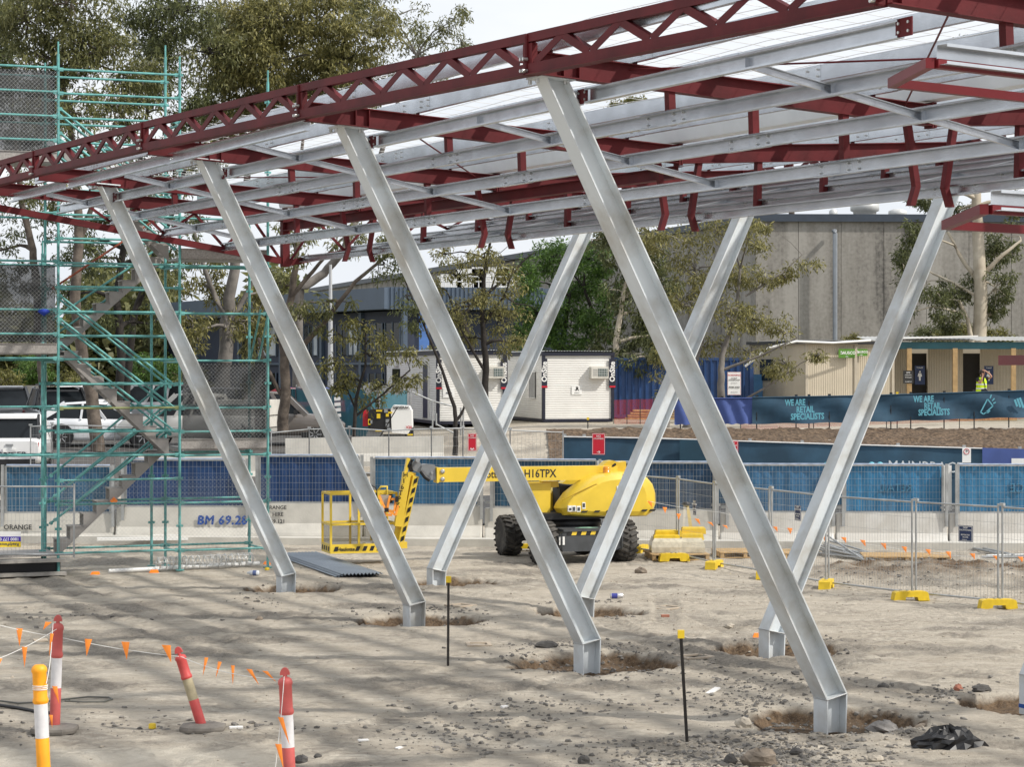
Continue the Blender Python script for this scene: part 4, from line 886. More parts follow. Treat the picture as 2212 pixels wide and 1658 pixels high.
# basket
N1 = c5(622, 1350, 48.35); N1.z = .30; bl, bdp, bh = 1.46, .82, 1.24; bf = V((.954, .30, 0)); bf = (-FW)
bk = lambda s, d, z: N1+bf*s+LT*d+UP*z
m = MB()
for s, d in ((0, 0), (0, bdp), (.62, 0), (.62, bdp), (1.1, bdp), (bl, 0), (bl, bdp), (1.1, 0)): m.beam(bk(s, d, 0), bk(s, d, bh), .045, .045, bf)
for z in (bh, .58):
    m.beam(bk(0, 0, z), bk(bl, 0, z), .045, .045); m.beam(bk(0, bdp, z), bk(bl, bdp, z), .045, .045); m.beam(bk(0, 0, z), bk(0, bdp, z), .045, .045); m.beam(bk(bl, 0, z), bk(bl, bdp, z), .045, .045)
m.path([c5(1010, 960, 48.5), c5(1005, 890, 48.5), c5(1030, 858, 48.5), c5(1080, 856, 48.5), c5(1078, 925, 48.5)], .025, 6)
ba = m.build('basket_rails', YEL, LI)
m = MB(); m.box(bk(bl/2, bdp/2, .06), (bl, bdp, .04), Rm(bf, UP)); m.box(bk(bl/2, -.01, .05), (bl+.04, .03, .2), Rm(bf, UP)); m.box(bk(-.01, bdp/2, .05), (.03, bdp, .2), Rm(bf, UP)); m.box(bk(bl+.15, bdp/2, .08), (.3, .4, .14), Rm(bf, UP)); m.build('basket_floor', YEL, LI)
m = MB()
for k in range(9):
    if k not in (1, 2): m.prism([bk(.05+k*.16+a, -.029, z) for a, z in ((0, 0), (.08, 0), (.12, .1), (.04, .1))], -LT*.004)
for k in range(4): m.prism([bk(-.028, .08+k*.2+a, z) for a, z in ((0, 0), (.09, 0), (.05, .1), (-.04, .1))], -bf*.004)
m.build('black_dashes', BLACK, ba)
text('Haulotte', .11, bk(.33, -.034, .04), bf, UP, BLACK, ba, bold=.02)
EXPM = Mx('expanded_metal', (.10, .085, .05), .45)
m = MB(); m.quad(bk(0, 0, .14), bk(bl, 0, .14), bk(bl, 0, .56), bk(0, 0, .56)); m.quad(bk(0, 0, .14), bk(0, bdp, .14), bk(0, bdp, .56), bk(0, 0, .56)); m.quad(bk(0, bdp, .14), bk(bl, bdp, .14), bk(bl, bdp, .56), bk(0, bdp, .56)); m.build('basket_mesh', EXPM, LI)
m = MB(); m.box(bk(1.25, .35, 1.12), (.35, .3, .22), Rm(bf, UP)); m.build('control_box', BLACK, LI); m = MB(); m.box(bk(1.2, .5, .45), (.3, .3, .5), Rm(bf, UP)); m.build('tool_box', BLACK, LI); m = MB(); m.path([c5(945, 845, 48.6), c5(985, 860, 48.6), c5(1000, 900, 48.6), c5(985, 950, 48.6)], .02, 6); m.build('control_cable', BLACK, LI)
m = MB(); m.box(bk(1.05, .25, .16), (.5, .3, .05), Rm(bf+UP*.12, UP)); m.build('foam_board', SIGNW, None, label='white board lying on the floor of the yellow lift basket', cat='board')
HAR = M('harness_orange', (.85, .30, .04), .7, 0, .2, 6)
h = thing('safety_harness', c5(1075, 1080, 48.25)[:], 'orange webbing safety harness hung over the lift basket rail', 'harness')
m = MB()
for a in (((1015, 930), (1035, 980), (1072, 1050)), ((1105, 930), (1090, 990), (1080, 1050)), ((1072, 1050), (1050, 1085), (1120, 1090)), ((1075, 1050), (1140, 1060), (1150, 960), (1115, 960)), ((1080, 1050), (1150, 1090), (1170, 1010))):
    pp = [c5(x, y, 48.22) for x, y in a]
    for p, q in zip(pp[:-1], pp[1:]): m.beam(p, q, .05, .012, LT)
m.build('webbing', HAR, h)
m = MB(); m.prism([c5(x, y, 48.25) for x, y in ((1025, 925), (1095, 925), (1085, 1010), (1072, 1040), (1045, 990))], LT*.02); m.build('back_pad', M('harness_pad', (.42, .36, .30), .8), h)
m = MB(); m.box(c5(1076, 1048, 48.2), (.09, .03, .09)); m.box(c5(1158, 960, 48.2), (.06, .03, .12)); m.build('buckles', BLACK, h)
# ---------------------------------------------------------------- site huts
HW = M('hut_white', (.74, .73, .70), .55, 0, .05, 1.5, det=7); HB = M('hut_beige', (.50, .44, .34), .6, 0, .07, 1.2, det=7); TRIM = M('hut_navy_trim', (.012, .014, .03), .5)
ROOFM = M('roof_sheet', (.50, .50, .48), .5, .4, .1, 2)
def ribs(m, o, ax, az, n, dep, horiz=True, mi=0):   # ribbed wall sheet: zigzag across its height or its width
    nrm = ax.normalized().cross(az.normalized()).normalized()
    a, b = (az, ax) if horiz else (ax, az)
    R0 = []
    for k in range(n):
        for f, d in ((0, 0), (.55, 0), (.7, dep), (.85, dep)): R0.append(o+a*((k+f)/n)+nrm*d)
    R0.append(o+a)
    m.loft([R0, [p+b for p in R0]] if not horiz else [[p+b for p in R0], R0], mi, sm=False, closed=False, caps=False)
def hut(name, P, e, s, w_, l_, h, wallm, label, n_end=26, horiz=True, group=None, trim=TRIM, roof_over=.08):
    e, s = V(e).normalized(), V(s).normalized(); t = thing(name, P[:], label, 'site hut', group); z = .22
    m = MB(); o = P+UP*z
    ribs(m, o, e*w_, UP*(h-z), n_end, .012, horiz); ribs(m, o+s*l_, -s*l_, UP*(h-z), n_end if horiz else int(l_*10), .012, horiz)
    ribs(m, o+e*w_, s*l_, UP*(h-z), n_end, .012, horiz); ribs(m, o+e*w_+s*l_, -e*w_, UP*(h-z), n_end, .012, horiz)
    wl = m.build('wall', wallm, t)
    m = MB()
    c = P+e*w_/2+s*l_/2+UP*(h+.06); m.box(c, (w_+roof_over*2, l_+roof_over*2, .14), Rm(e, UP))
    m.box(P+e*w_/2+s*l_/2+UP*(z-.06), (w_+.04, l_+.04, .12), Rm(e, UP))
    for a in (0, w_):
        for b in (0, l_): m.box(P+e*a+s*b+UP*(h/2+z/2), (.12, .12, h-z+.02), Rm(e, UP))
    m.build('trim_frame', trim, t)
    m = MB(); R0 = []
    n = 24
    for k in range(n*2+1): R0.append(P+e*(w_*k/(2*n))-s*.12+UP*(h+.16+(.03 if k % 2 else 0)))
    m.loft([R0, [p+s*(l_+.24) for p in R0]], sm=False, closed=False, caps=False); m.build('roof', ROOFM, t)
    m = MB()
    for a in (.3, w_-.3):
        for b in (.4, l_-.4): m.box(P+e*a+s*b+UP*.06, (.3, .3, .2), Rm(e, UP))
    m.build('support_blocks', BLACK, t)
    return t, wl
def aircon(t, c, e, nrm, w_=.62, h=.42):
    m = MB(); m.box(c+nrm*.15, (w_, .34, h), Rm(e, UP)); a = m.build('air_conditioner', M('ac_white', (.62, .60, .54), .5), t)
    m = MB(); m.box(c+nrm*.325+e*.12, (w_*.55, .012, h*.68), Rm(e, UP)); m.build('grille', M('ac_dark', (.05, .09, .08), .4), a)
    m = MB()
    for k in range(5): m.box(c+nrm*.333+e*.12+UP*(h*.28-k*h*.14), (w_*.55, .008, .012), Rm(e, UP))
    for k in range(4): m.box(c+nrm*.333+e*(.12-w_*.2+k*w_*.135), (.008, .01, h*.68), Rm(e, UP))
    for k in range(4): m.box(c+nrm*.325-e*(w_*.27)+UP*(h*.24-k*h*.16), (w_*.26, .01, .02), Rm(e, UP), 1)
    m.build('louvres', [WIRE, GREY], a)
eA, sA = V((.97, .243, 0)), V((-.243, .97, 0)); nA = -sA
P1 = at(1174, 918, 88); H1, w1 = hut('site_hut', P1, eA, sA, 2.82, 6, 2.72, HW, 'white ribbed site hut with air conditioner, right of the two navy-trimmed huts', 28, True, 'navy trimmed huts')
P2 = at(946, 923, 86); H2, w2 = hut('site_hut', P2, eA, sA, 2.62, 10.5, 2.78, HW, 'longer white site hut with dark door, left of the two navy-trimmed huts', 28, True, 'navy trimmed huts')
aircon(H1, P1+eA*2.22+UP*2.05, eA, nA, .70, .46); aircon(H2, P2+eA*2.2+UP*2.1, eA, nA, .70, .46)
for P, t, w_, ks in ((P1, H1, 2.82, (0, 1)), (P2, H2, 2.62, (0, 1))):
    for k in ks:
        c = P+eA*(.02 if k == 0 else w_-.02)+UP*2.02+nA*.075; m = MB(); m.box(c, (.27 if k else .22, .02, 1.15), Rm(eA, UP)); pb = m.build('corner_banner', TRIM, t)
        text('OnSite', .30, c+nA*.014+UP*.06, UP, -eA, SIGNW, pb, bold=.03, sx=.95); m = MB(); m.box(c+nA*.012-UP*.53, (.24, .01, .07), Rm(eA, UP)); m.build('red_strip', SIGNR, pb)
m = MB(); c = P1+eA*1.35+UP*1.35+nA*.03; m.box(c, (.42, .01, .34), Rm(eA, UP)); pb = m.build('paper_notice', SIGNW, H1); text('.R', .20, c+nA*.008+UP*.05, eA, UP, STEN, pb, bold=.05); text('retailspaces', .045, c+nA*.008-UP*.1, eA, UP, STEN, pb)
m = MB(); c = P2+eA*.42+UP*1.3+nA*.03; m.box(c, (.46, .01, .36), Rm(eA, UP)); pb = m.build('paper_notice', SIGNW, H2); text('ALCO', .09, c+nA*.008, eA, UP, NAVY, pb, bold=.03)
m = MB(); c = P1+sA*1.6-eA*.03+UP*1.55; m.box(c, (.02, .9, 1.0), Rm(eA, UP)); wn = m.build('window', GLASS, H1)
m = MB()
for k in range(8): m.box(c-eA*.03+sA*(-.42+k*.12), (.02, .025, 1.04), Rm(eA, UP))
for z in (-.52, .52): m.box(c-eA*.03+UP*z, (.03, .98, .04), Rm(eA, UP))
m.build('window_bars', WIRE, wn)
m = MB(); c = P2+sA*2.1-eA*.03+UP*1.35; m.box(c, (.04, .95, 2.1), Rm(eA, UP)); d_ = m.build('door', NAVY, H2)
m = MB(); m.box(c+sA*.52, (.07, .06, 2.2), Rm(eA, UP)); m.box(c-sA*.52, (.07, .06, 2.2), Rm(eA, UP)); m.box(c+UP*1.08, (.07, 1.05, .06), Rm(eA, UP)); m.build('door_frame', HW, d_)
m = MB(); c = P2+sA*8.2-eA*.03+UP*1.75; m.box(c, (.04, 1.5, .95), Rm(eA, UP)); m.build('window', GLASS, H2)
m = MB(); c = P2+sA*8.2-eA*.06+UP*2.45; m.box(c, (.1, .9, .22), Rm(eA, UP)); m.build('lamp_box', SIGNW, H2)
# blue container
BC = M('container_blue', (.012, .045, .14), .5, 0, .15, 2); Pc = at(1328, 905, 94); ec, sc_ = V((1, .02, 0)), V((-.02, 1, 0)); T_ = thing('shipping_container', Pc[:], 'dark blue corrugated shipping container right of the white hut', 'container')
m = MB(); ribs(m, Pc+UP*.15, ec*5.75, UP*2.3, 21, .05, False); ribs(m, Pc+sc_*2.4+UP*.15, -sc_*2.4, UP*2.3, 9, .05, False); ribs(m, Pc+ec*5.75+UP*.15, sc_*2.4, UP*2.3, 9, .05, False); m.build('wall', BC, T_)
m = MB(); m.box(Pc+ec*2.87+sc_*1.2+UP*2.5, (5.85, 2.5, .12), Rm(ec, UP)); m.box(Pc+ec*2.87+sc_*1.2+UP*.1, (5.85, 2.5, .16), Rm(ec, UP))
for a in (0, 5.75): m.box(Pc+ec*a+UP*1.3-sc_*.01, (.16, .16, 2.5), Rm(ec, UP))
m.build('corner_frame', BC, T_)
sign('warning_sign', at(1586, 829, 93.4), .56, .96, (1, 0, 0), SIGNW, 'white and red WARNING alarm sign on the blue container', [('WARNING', .115, 0, .34)], SIGNR, border=SIGNR)
wt = bpy.data.objects['warning_sign']
for s_, sz, dz in (('24 HOUR', .06, .22), ('MONITORED ALARM', .05, .15), ('9740 2103', .105, -.16), ('security system in use', .03, .02), ('trespassers prosecuted', .03, -.36)): text(s_, sz, at(1586, 829, 93.38)+UP*dz, (1, 0, 0), UP, STEN, wt, bold=.02)
m = MB(); p = at(1622, 822, 97); m.box(p+V((.5, 0, -.5)), (1.1, .1, 1.5)); m.build('pale_blue_panel', M('pale_blue_sheet', (.10, .28, .52), .6), None, label='pale blue panel between the container and the beige hut', cat='panel')
m = MB()
for k in range(4): m.box(at(1350, 905, 88)+V((1.0+.05*k, -.3, .02+k*.1)), (2.0-.1*k, .7, .07))
m.build('timber_stack', WOOD, None, label='stack of sawn timber behind the red mesh by the white hut', cat='timber')
# beige huts and the roofed walkway
eB, sB = V((.97, .243, 0)), V((-.243, .97, 0))
P3 = at(1742, 905, 92); H3, w3 = hut('beige_hut', P3, eB, sB, 2.15, 6.5, 3.05, HB, 'beige ribbed site hut with a green AUSCO sign, under the dark-edged roof', 22, False, 'beige huts', trim=M('hut_beige_trim', (.42, .37, .29), .6))
m = MB(); m.box(P3+eB*1.07+sB*3.2+UP*3.16, (2.5, 7.0, .13), Rm(eB, UP)); m.build('fascia', BLACK, H3)
P4 = at(1852, 905, 94.5); H4, w4 = hut('beige_hut', P4, eB, sB, 1.6, 5, 3.05, HB, 'shaded beige hut just behind the AUSCO hut', 18, False, 'beige huts', trim=bpy.data.materials['hut_beige_trim'])
m = MB(); m.box(P4+eB*.8+sB*2.5+UP*3.2, (1.9, 5.4, .12), Rm(eB, UP)); m.build('fascia', BLACK, H4)
GRN = M('sign_green', (.075, .21, .015), .5, 0, .08)
def ausco(x, y, Y, par, sz):
    c = at(x, y, Y); m = MB(); m.box(c, (.72*sz, .02, .37*sz), Rm(eB, UP)); pb = m.build('green_sign', GRN, par)
    text('AUSCO', .17*sz, c-sB*.014+eB*.10*sz+UP*.02, eB, UP, SIGNW, pb, bold=.02); text('HIRE', .06, c-sB*.014-UP*.13*sz, eB, UP, SIGNW, pb)
    m = MB(); k = c-sB*.014-eB*.24*sz+UP*.03; m.beam(k+V((-.07, 0, -.07)), k+V((0, 0, .07)), .006, .03); m.beam(k+V((.07, 0, -.07)), k+V((0, 0, .07)), .006, .03); m.box(k-UP*.05, (.1, .006, .025)); m.build('triangle_emblem', SIGNW, pb)
ausco(1829, 764, 92.2, H3, 1.0); ausco(1860, 762, 94.3, H4, .8)
m = MB(); c = P3+sB*4.6-eB*.03+UP*2.0; m.box(c, (.04, 1.5, .9), Rm(eB, UP)); m.build('window', GLASS, H3)
m = MB(); c = P3+sB*2.3-eB*.03+UP*2.35; m.box(c, (.04, .6, .45), Rm(eB, UP)); m.build('vent', HB, H3)
W0 = at(1882, 905, 95.5); AM = thing('amenities_block', W0[:], 'beige toilet block with a roofed walkway on timber posts, right of the AUSCO hut', 'toilet block')
ex = V((1, .03, 0)).normalized(); ny = V((.03, -1, 0)).normalized()
q = W0-ny*2.2; q.z = W0.z
m = MB(); ribs(m, q, ex*2.05, UP*3.0, 20, .012, False); ribs(m, q+ex*2.9, ex*1.55, UP*3.0, 14, .012, False); ribs(m, q+ex*5.2, ex*8, UP*3.0, 60, .012, False); m.box(q+ex*5-ny*1.4+UP*1.5, (11, .1, 3), Rm(ex, UP)); m.build('wall', HB, AM)
DK = M('doorway_shade_fill', (.03, .027, .024), .8)  # dark slab colour stands in for the shade inside the door openings
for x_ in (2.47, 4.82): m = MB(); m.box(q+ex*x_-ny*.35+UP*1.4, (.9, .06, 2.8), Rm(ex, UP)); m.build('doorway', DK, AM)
m = MB(); R0 = []
for k in range(121): R0.append(W0+ex*(-.1+k*.1)+ny*.25+UP*(3.33+(.028 if k % 2 else 0)))
m.loft([R0, [p-ny*3.2+UP*.2 for p in R0]], sm=False, closed=False, caps=False); m.loft([R0, [p-UP*.012 for p in R0]], sm=False, closed=False, caps=False); m.build('roof', ROOFM, AM)
m = MB(); m.box(W0+ex*5.8+UP*3.12, (12, .06, .30), Rm(ex, UP)); m.build('roof_beam', M('teal_beam', (.02, .11, .14), .5), AM)
for x in (1964, 2063, 2189): 
    p = at(x, 905, 95.4); m = MB(); m.box(V((p.x, p.y, p.z+1.5)), (.20, .14, 3.0)); m.build('post', M('pine_post', (.42, .28, .13), .7, 0, .2, 4), AM)
m = MB(); m.box(W0+ex*2.4-ny*.3+UP*3.46, (4.2, 1.4, .06), Rm(ex+UP*.03, UP)); m.build('loose_roof_sheet', SIGNW, AM)
m = MB(); m.path([at(1610, 792, 91.5), at(1660, 752, 91), at(1720, 738, 91), at(1800, 741, 91.2), at(1880, 736, 92)], .05, 6); m.build('white_conduit', SIGNW, AM)
def tsign(x, y, w_, h_, lines, lb):
    t = sign('toilet_sign', at(x, y, 97.2), w_, h_, (1, 0, 0), SNAVY, lb, lines, SIGNW, 'toilet block signs'); return t
t = tsign(1987, 811, .44, .82, [('TOILET', .09, 0, .32)], 'navy toilet sign with a white standing figure left of the dark doorway')
def figure(c, t):
    m = MB(); m.lathe(c+UP*.13, [(0, -.045), (.032, -.032), (.045, 0), (.032, .032), (0, .045)], 10); m.prism([c+V((x, 0, z)) for x, z in ((-.06, .07), (.06, .07), (.10, -.08), (.04, -.08), (.035, -.26), (-.035, -.26), (-.04, -.08), (-.10, -.08))], (0, .006, 0)); m.build('figure_pictogram', SIGNW, t)
figure(at(1987, 811, 97.17)+UP*.02, t)
t = tsign(2136, 811, .40, .80, [('TOILET', .08, 0, .31)], 'navy toilet sign partly behind the person in the yellow vest'); figure(at(2136, 811, 97.17)+UP*.02, t)
sign('site_notice', at(1962, 815, 95.2), .44, .55, (1, 0, 0), STEN, 'small black notice on the leftmost walkway post', [('SITE', .09, 0, .18), ('ESSENTIAL', .06, 0, .08), ('WORKERS', .06, 0, -.02), ('MAINBRACE', .05, 0, -.2)], SIGNW)
# ---------------------------------------------------------------- generator light tower
G = at(835, 938, 76); GT = thing('light_tower', G[:], 'white and black portable light tower generator behind the long concrete block', 'generator')
gp = lambda x, y, o=0: at((1000+x/2.072)/1.8192, (1500+y/2.072)/1.8192, 76+o)
m = MB(); m.prism([gp(1100, 240), gp(1130, 195), (gp(1255, 200)), gp(1278, 240), gp(1282, 375), gp(1250, 430), gp(1120, 418)], (0, 1.1, 0)); m.build('white_hood', SIGNW, GT)
m = MB(); m.prism([gp(930, 250), gp(950, 225), gp(1110, 225), gp(1118, 400), gp(925, 395)], (0, 1.1, 0)); m.box(gp(1260, 415, .2), (.3, .3, .3)); m.build('black_panel', BLACK, GT)
m = MB()
for x, y, w_, h_ in ((1015, 239, .20, .06), (1105, 254, .14, .06), (1010, 282, .12, .16), (1082, 275, .10, .10), (1010, 402, .2, .05), (1268, 434, .18, .06), (935, 330, .08, .2)): m.box(gp(x, y, -.03), (w_, .02, h_))
m.build('yellow_labels', YELB, GT)
m = MB()
for x, y in ((1083, 322), (1083, 358), (945, 330), (1070, 240)): m.box(gp(x, y, -.03), (.12, .02, .12))
m.build('sockets', GREY, GT)
m = MB(); m.box(gp(905, 300, .3), (.18, .2, .55)); m.build('extinguisher', SIGNR, GT)
m = MB(); m.tube(gp(1010, 240, .4), gp(1010, 60, .4), .06, 8); m.tube(gp(990, 440, .5), gp(1250, 440, .5), .05, 6); m.lathe(gp(980, 440, .2), [(.28, -.08), (.28, .08)], 14, ax=Matrix(((1, 0, 0), (0, 0, 1), (0, 1, 0)))); m.build('mast', GREY, GT)
m = MB()
for x in (930, 1080, 1165): m.box(gp(x, 60, .4), (.30, .06, .34), Rm(V((1, 0, .5)), UP))
m.build('lamp_heads', GREY, GT)
text('GENERAC', .13, gp(1195, 213, -.02), (1, 0, 0), UP, STEN, GT, bold=.02); text('V20', .13, gp(1258, 375, -.02), (1, 0, 0), UP, SIGNR, GT, bold=.02)
TEALC = Mx('teal_shade_cloth', (.03, .13, .17), .88)
for (x0, y0, Y0, x1, y1, Y1, h, lb) in ((622, 840, 82, 640, 841, 82, 1.2, 'small teal screen piece behind the lichen trunk'), (640, 838, 82, 722, 842, 81, 1.4, 'teal screened fence behind the grey ute, left piece'), (716, 836, 81, 800, 842, 80, 1.7, 'teal screened fence piece with white squares'), (800, 846, 80, 880, 842, 82, 1.3, 'teal screened fence piece behind the generator')):
    a, b = at(x0, y0, Y0), at(x1, y1, Y1); t = thing('screened_fence', (a-UP*h)[:], lb, 'screened fence', 'teal screened fences')
    m = MB(); n = 14; m.loft([[a.lerp(b, k/n)-UP*(h*(1-z/4))+V((0, .05*math.sin(k*1.7+z), 0)) for k in range(n+1)] for z in range(5)], closed=False, caps=False); m.build('shade_cloth', TEALC, t)
    m = MB(); m.tube(a, b, .02, 6); m.tube(a-UP*h, a+UP*.1, .02, 6); m.tube(b-UP*h, b+UP*.1, .02, 6); m.build('frame', STEEL, t)
m = MB()
for k in range(6): p = at(728+k*.5, 850+k*12, 80.4); m.box(p, (.22, .02, .12), Rm(V((1, -.1, .1)), UP))
m.build('white_squares', SIGNW, bpy.data.objects['screened_fence.002'])
m = MB()
for a, b in (((1280, 85), (1450, 160)), ((1450, 160), (1640, 210)), ((1480, 350), (1640, 430)), ((1640, 430), (1690, 470)), ((1450, 155), (1450, 380)), ((1480, 260), (1480, 360)), ((1680, 215), (1680, 520)), ((1700, 215), (1700, 520)), ((1270, 85), (1270, 200))):
    m.tube(at((1000+a[0]/2.072)/1.8192, (1500+a[1]/2.072)/1.8192, 79), at((1000+b[0]/2.072)/1.8192, (1500+b[1]/2.072)/1.8192, 79), .03, 6)
m.build('ramp_handrail', STEEL, None, label='galvanised ramp handrail in front of the left white hut', cat='handrail')
# ---------------------------------------------------------------- warehouse
def mstain():
    m, n, l, b = newmat('stained_concrete'); b.inputs['Roughness'].default_value = .9
    t = n.new('ShaderNodeTexCoord'); mp = n.new('ShaderNodeMapping'); mp.inputs['Scale'].default_value = (.55, .55, .045); l(t.outputs['Object'], mp.inputs[0])
    z = n.new('ShaderNodeTexNoise'); z.inputs['Scale'].default_value = 1.6; z.inputs['Detail'].default_value = 8; z.inputs['Roughness'].default_value = .62; l(mp.outputs[0], z.inputs['Vector'])
    z2 = n.new('ShaderNodeTexNoise'); z2.inputs['Scale'].default_value = 6; z2.inputs['Detail'].default_value = 6; l(t.outputs['Object'], z2.inputs['Vector'])
    a = n.new('ShaderNodeMix'); a.inputs[0].default_value = .25; l(z.outputs['Fac'], a.inputs[2]); l(z2.outputs['Fac'], a.inputs[3])
    r = n.new('ShaderNodeValToRGB'); e = r.color_ramp.elements; e[0].position = .34; e[0].color = (.085, .08, .075, 1); e[1].position = .60; e[1].color = (.32, .305, .28, 1); k = e.new(.46); k.color = (.225, .212, .192, 1)
    l(a.outputs[0], r.inputs[0]); l(r.outputs[0], b.inputs['Base Color']); return m
STC = mstain()
WC = V((13.6, 125, 2.0)); WH = thing('warehouse', WC[:], 'large stained concrete warehouse with dark blue roof edge behind the site huts', 'warehouse')
zt = 12.78
def wallpanels(p, q, n, up):
    d = (q-p)/n; dd = d.normalized()
    for k in range(n):
        m = MB(); a, b = p+d*k+dd*.012, p+d*(k+1)-dd*.012; m.prism([a, b, b+UP*(up-p.z), a+UP*(up-p.z)], dd.cross(UP)*-.25); m.build('wall_panel', STC, WH)
WR, WL = V((40, 126, 2.0)), V((-30, 271, 2.0))
wallpanels(WC, WR, 11, zt-.35); wallpanels(WL, WC, 40, zt-.35)
m = MB(); m.prism([WC+V((.3, .35, 0)), WR+V((0, .35, 0)), WR+V((0, 120, 0)), WL+V((.4, 0, 0))], (0, 0, 10.2)); m.build('core', M('joint_shadow_grey', (.06, .06, .06), .9), WH)
m = MB(); m.beam(V((WC.x-.1, WC.y-.05, zt-.18)), V((WR.x, WR.y-.05, zt-.18)), .4, .42); m.beam(V((WL.x, WL.y, zt-.18)), V((WC.x-.1, WC.y, zt-.18)), .4, .42); m.build('roof_edge', M('roof_edge_navy', (.035, .048, .07), .5), WH)
p = at(1803, 505, 124.6); m = MB(); m.path([p+V((0, .3, .15)), p+V((0, -.05, .15)), p+V((0, -.15, .0)), V((p.x, p.y-.15, 2))], .13, 8); m.build('downpipe', M('pipe_blue_grey', (.17, .19, .215), .5), WH)
for x, r_, h_ in ((1800, .25, 1.2), (1868, .85, 1.7), (1939, .55, 1.2)):
    p = at(x, 464, 132); m = MB(); m.lathe(V((p.x, p.y, zt-.4)), [(r_*.8, 0), (r_*.8, h_*.6), (r_, h_*.65), (r_, h_*.9), (r_*.5, h_)], 14); m.build('roof_vent', M('vent_pale', (.55, .56, .55), .5, .2), WH)
# ---------------------------------------------------------------- blue-grey office
O0 = V((-5.85, 120, 1.9)); O1 = V((-24, 153, 1.9)); O2_ = V((2.5, 121.5, 1.9)); OB = thing('office_building', O0[:], 'two storey dark blue office with a deep blue-grey metal fascia, behind the gum trees', 'building')
FASC = M('fascia_blue_grey', (.08, .11, .155), .5, .1, .08, 1); NVW = M('navy_wall', (.020, .029, .056), .6, 0, .1); od = (O1-O0).normalized(); on = UP.cross(od).normalized(); on = on if on.y < 0 else -on
m = MB(); ribs(m, O1+on*.9+UP*5.45, O0-O1-od*.0+V((.0, 0, 0)), UP*1.2, 130, .03, False); ribs(m, O0+on*.9+UP*5.45, O2_-O0, UP*1.2, 36, .06, False); m.box((O0+O1)/2+UP*6.05-on*2, ((O1-O0).length, 6.2, 1.16), Rm(od, UP)); m.box((O0+O2_)/2+UP*6.05+V((0, 3, 0)), ((O2_-O0).length, 6.2, 1.14), Rm(O2_-O0, UP)); m.build('fascia', FASC, OB)
m = MB(); m.box((O0+O1)/2+UP*2.7-on*3, ((O1-O0).length-.4, 6, 5.4), Rm(od, UP)); m.box((O0+O2_)/2+UP*2.7+V((0, 3.5, 0)), ((O2_-O0).length, 6, 5.4), Rm(O2_-O0, UP)); m.build('wall', NVW, OB)
def onwall(x): t_ = (x-CX)/FD; s = (O0.x-t_*O0.y)/(t_*od.y-od.x); return O0+od*s
for x in (875, 783, 698, 610, 520, 430): m = MB(); m.box(onwall(x)+on*.05+UP*2.7, (.3, .25, 5.4), Rm(od, UP)); m.build('pilaster', FASC, OB)
REFL = M('glass_painted_reflection', (.42, .46, .5), .1, 0, .3, .6)  # white reflection painted into the colour of some upper panes
for x0, x1, lt in ((690, 653, 1), (776, 756, 1), (754, 730, 0), (868, 836, 0), (830, 800, 0), (680, 640, 0), (600, 560, 1), (555, 525, 0)):
    for z0, z1 in ((3.05, 4.75), (.2, 2.0)):
        a, b = onwall(x0), onwall(x1); c = (a+b)/2; m = MB(); m.box(c+on*.06+UP*((z0+z1)/2), ((b-a).length, .08, z1-z0), Rm(od, UP)); o = m.build('window', REFL if (lt and z0 > 1) else GLASS, OB)
        m = MB(); L_ = (b-a).length
        for s in (-.5, 0, .5): m.box(c+od*L_*s+on*.11+UP*((z0+z1)/2), (.09, .06, z1-z0+.1), Rm(od, UP))
        m.build('window_frame', FASC, o)
m = MB(); m.box((onwall(875)+onwall(430))/2+on*.08+UP*2.55, (40, .2, .12), Rm(od, UP)); m.build('string_course', FASC, OB)
m = MB(); m.box(at(916, 760, 118.6)+UP*.5, (.52, .3, 5.0)); m.build('blue_pillar', M('bright_blue_pillar', (.10, .22, .55), .5), OB)
m = MB()
for x, y, w_, h_ in ((975, 612, 1.2, 1.0), (1015, 606, 1.6, 1.3), (1060, 604, 2.2, 1.4), (1110, 600, 2.0, 1.0)): m = MB(); m.box(at(x, y, 132), (w_, 1.5, h_)); m.build('roof_unit', SIGNW, OB)
m = MB()
for x in range(950, 1120, 12): m.tube(at(x, 622, 128), at(x, 596, 128), .03, 4)
for y in (598, 609): m.tube(at(945, y, 128), at(1120, y, 128), .03, 4)
m.build('roof_railing', SIGNW, OB)
m = MB(); p = at(714, 842, 97); m.tube(p, at(714, 572, 97), .13, 10, r1=.06); m.build('light_pole', M('pole_pale', (.5, .51, .52), .5, .3), None, label='slim pale light pole in front of the blue-grey office', cat='light pole')
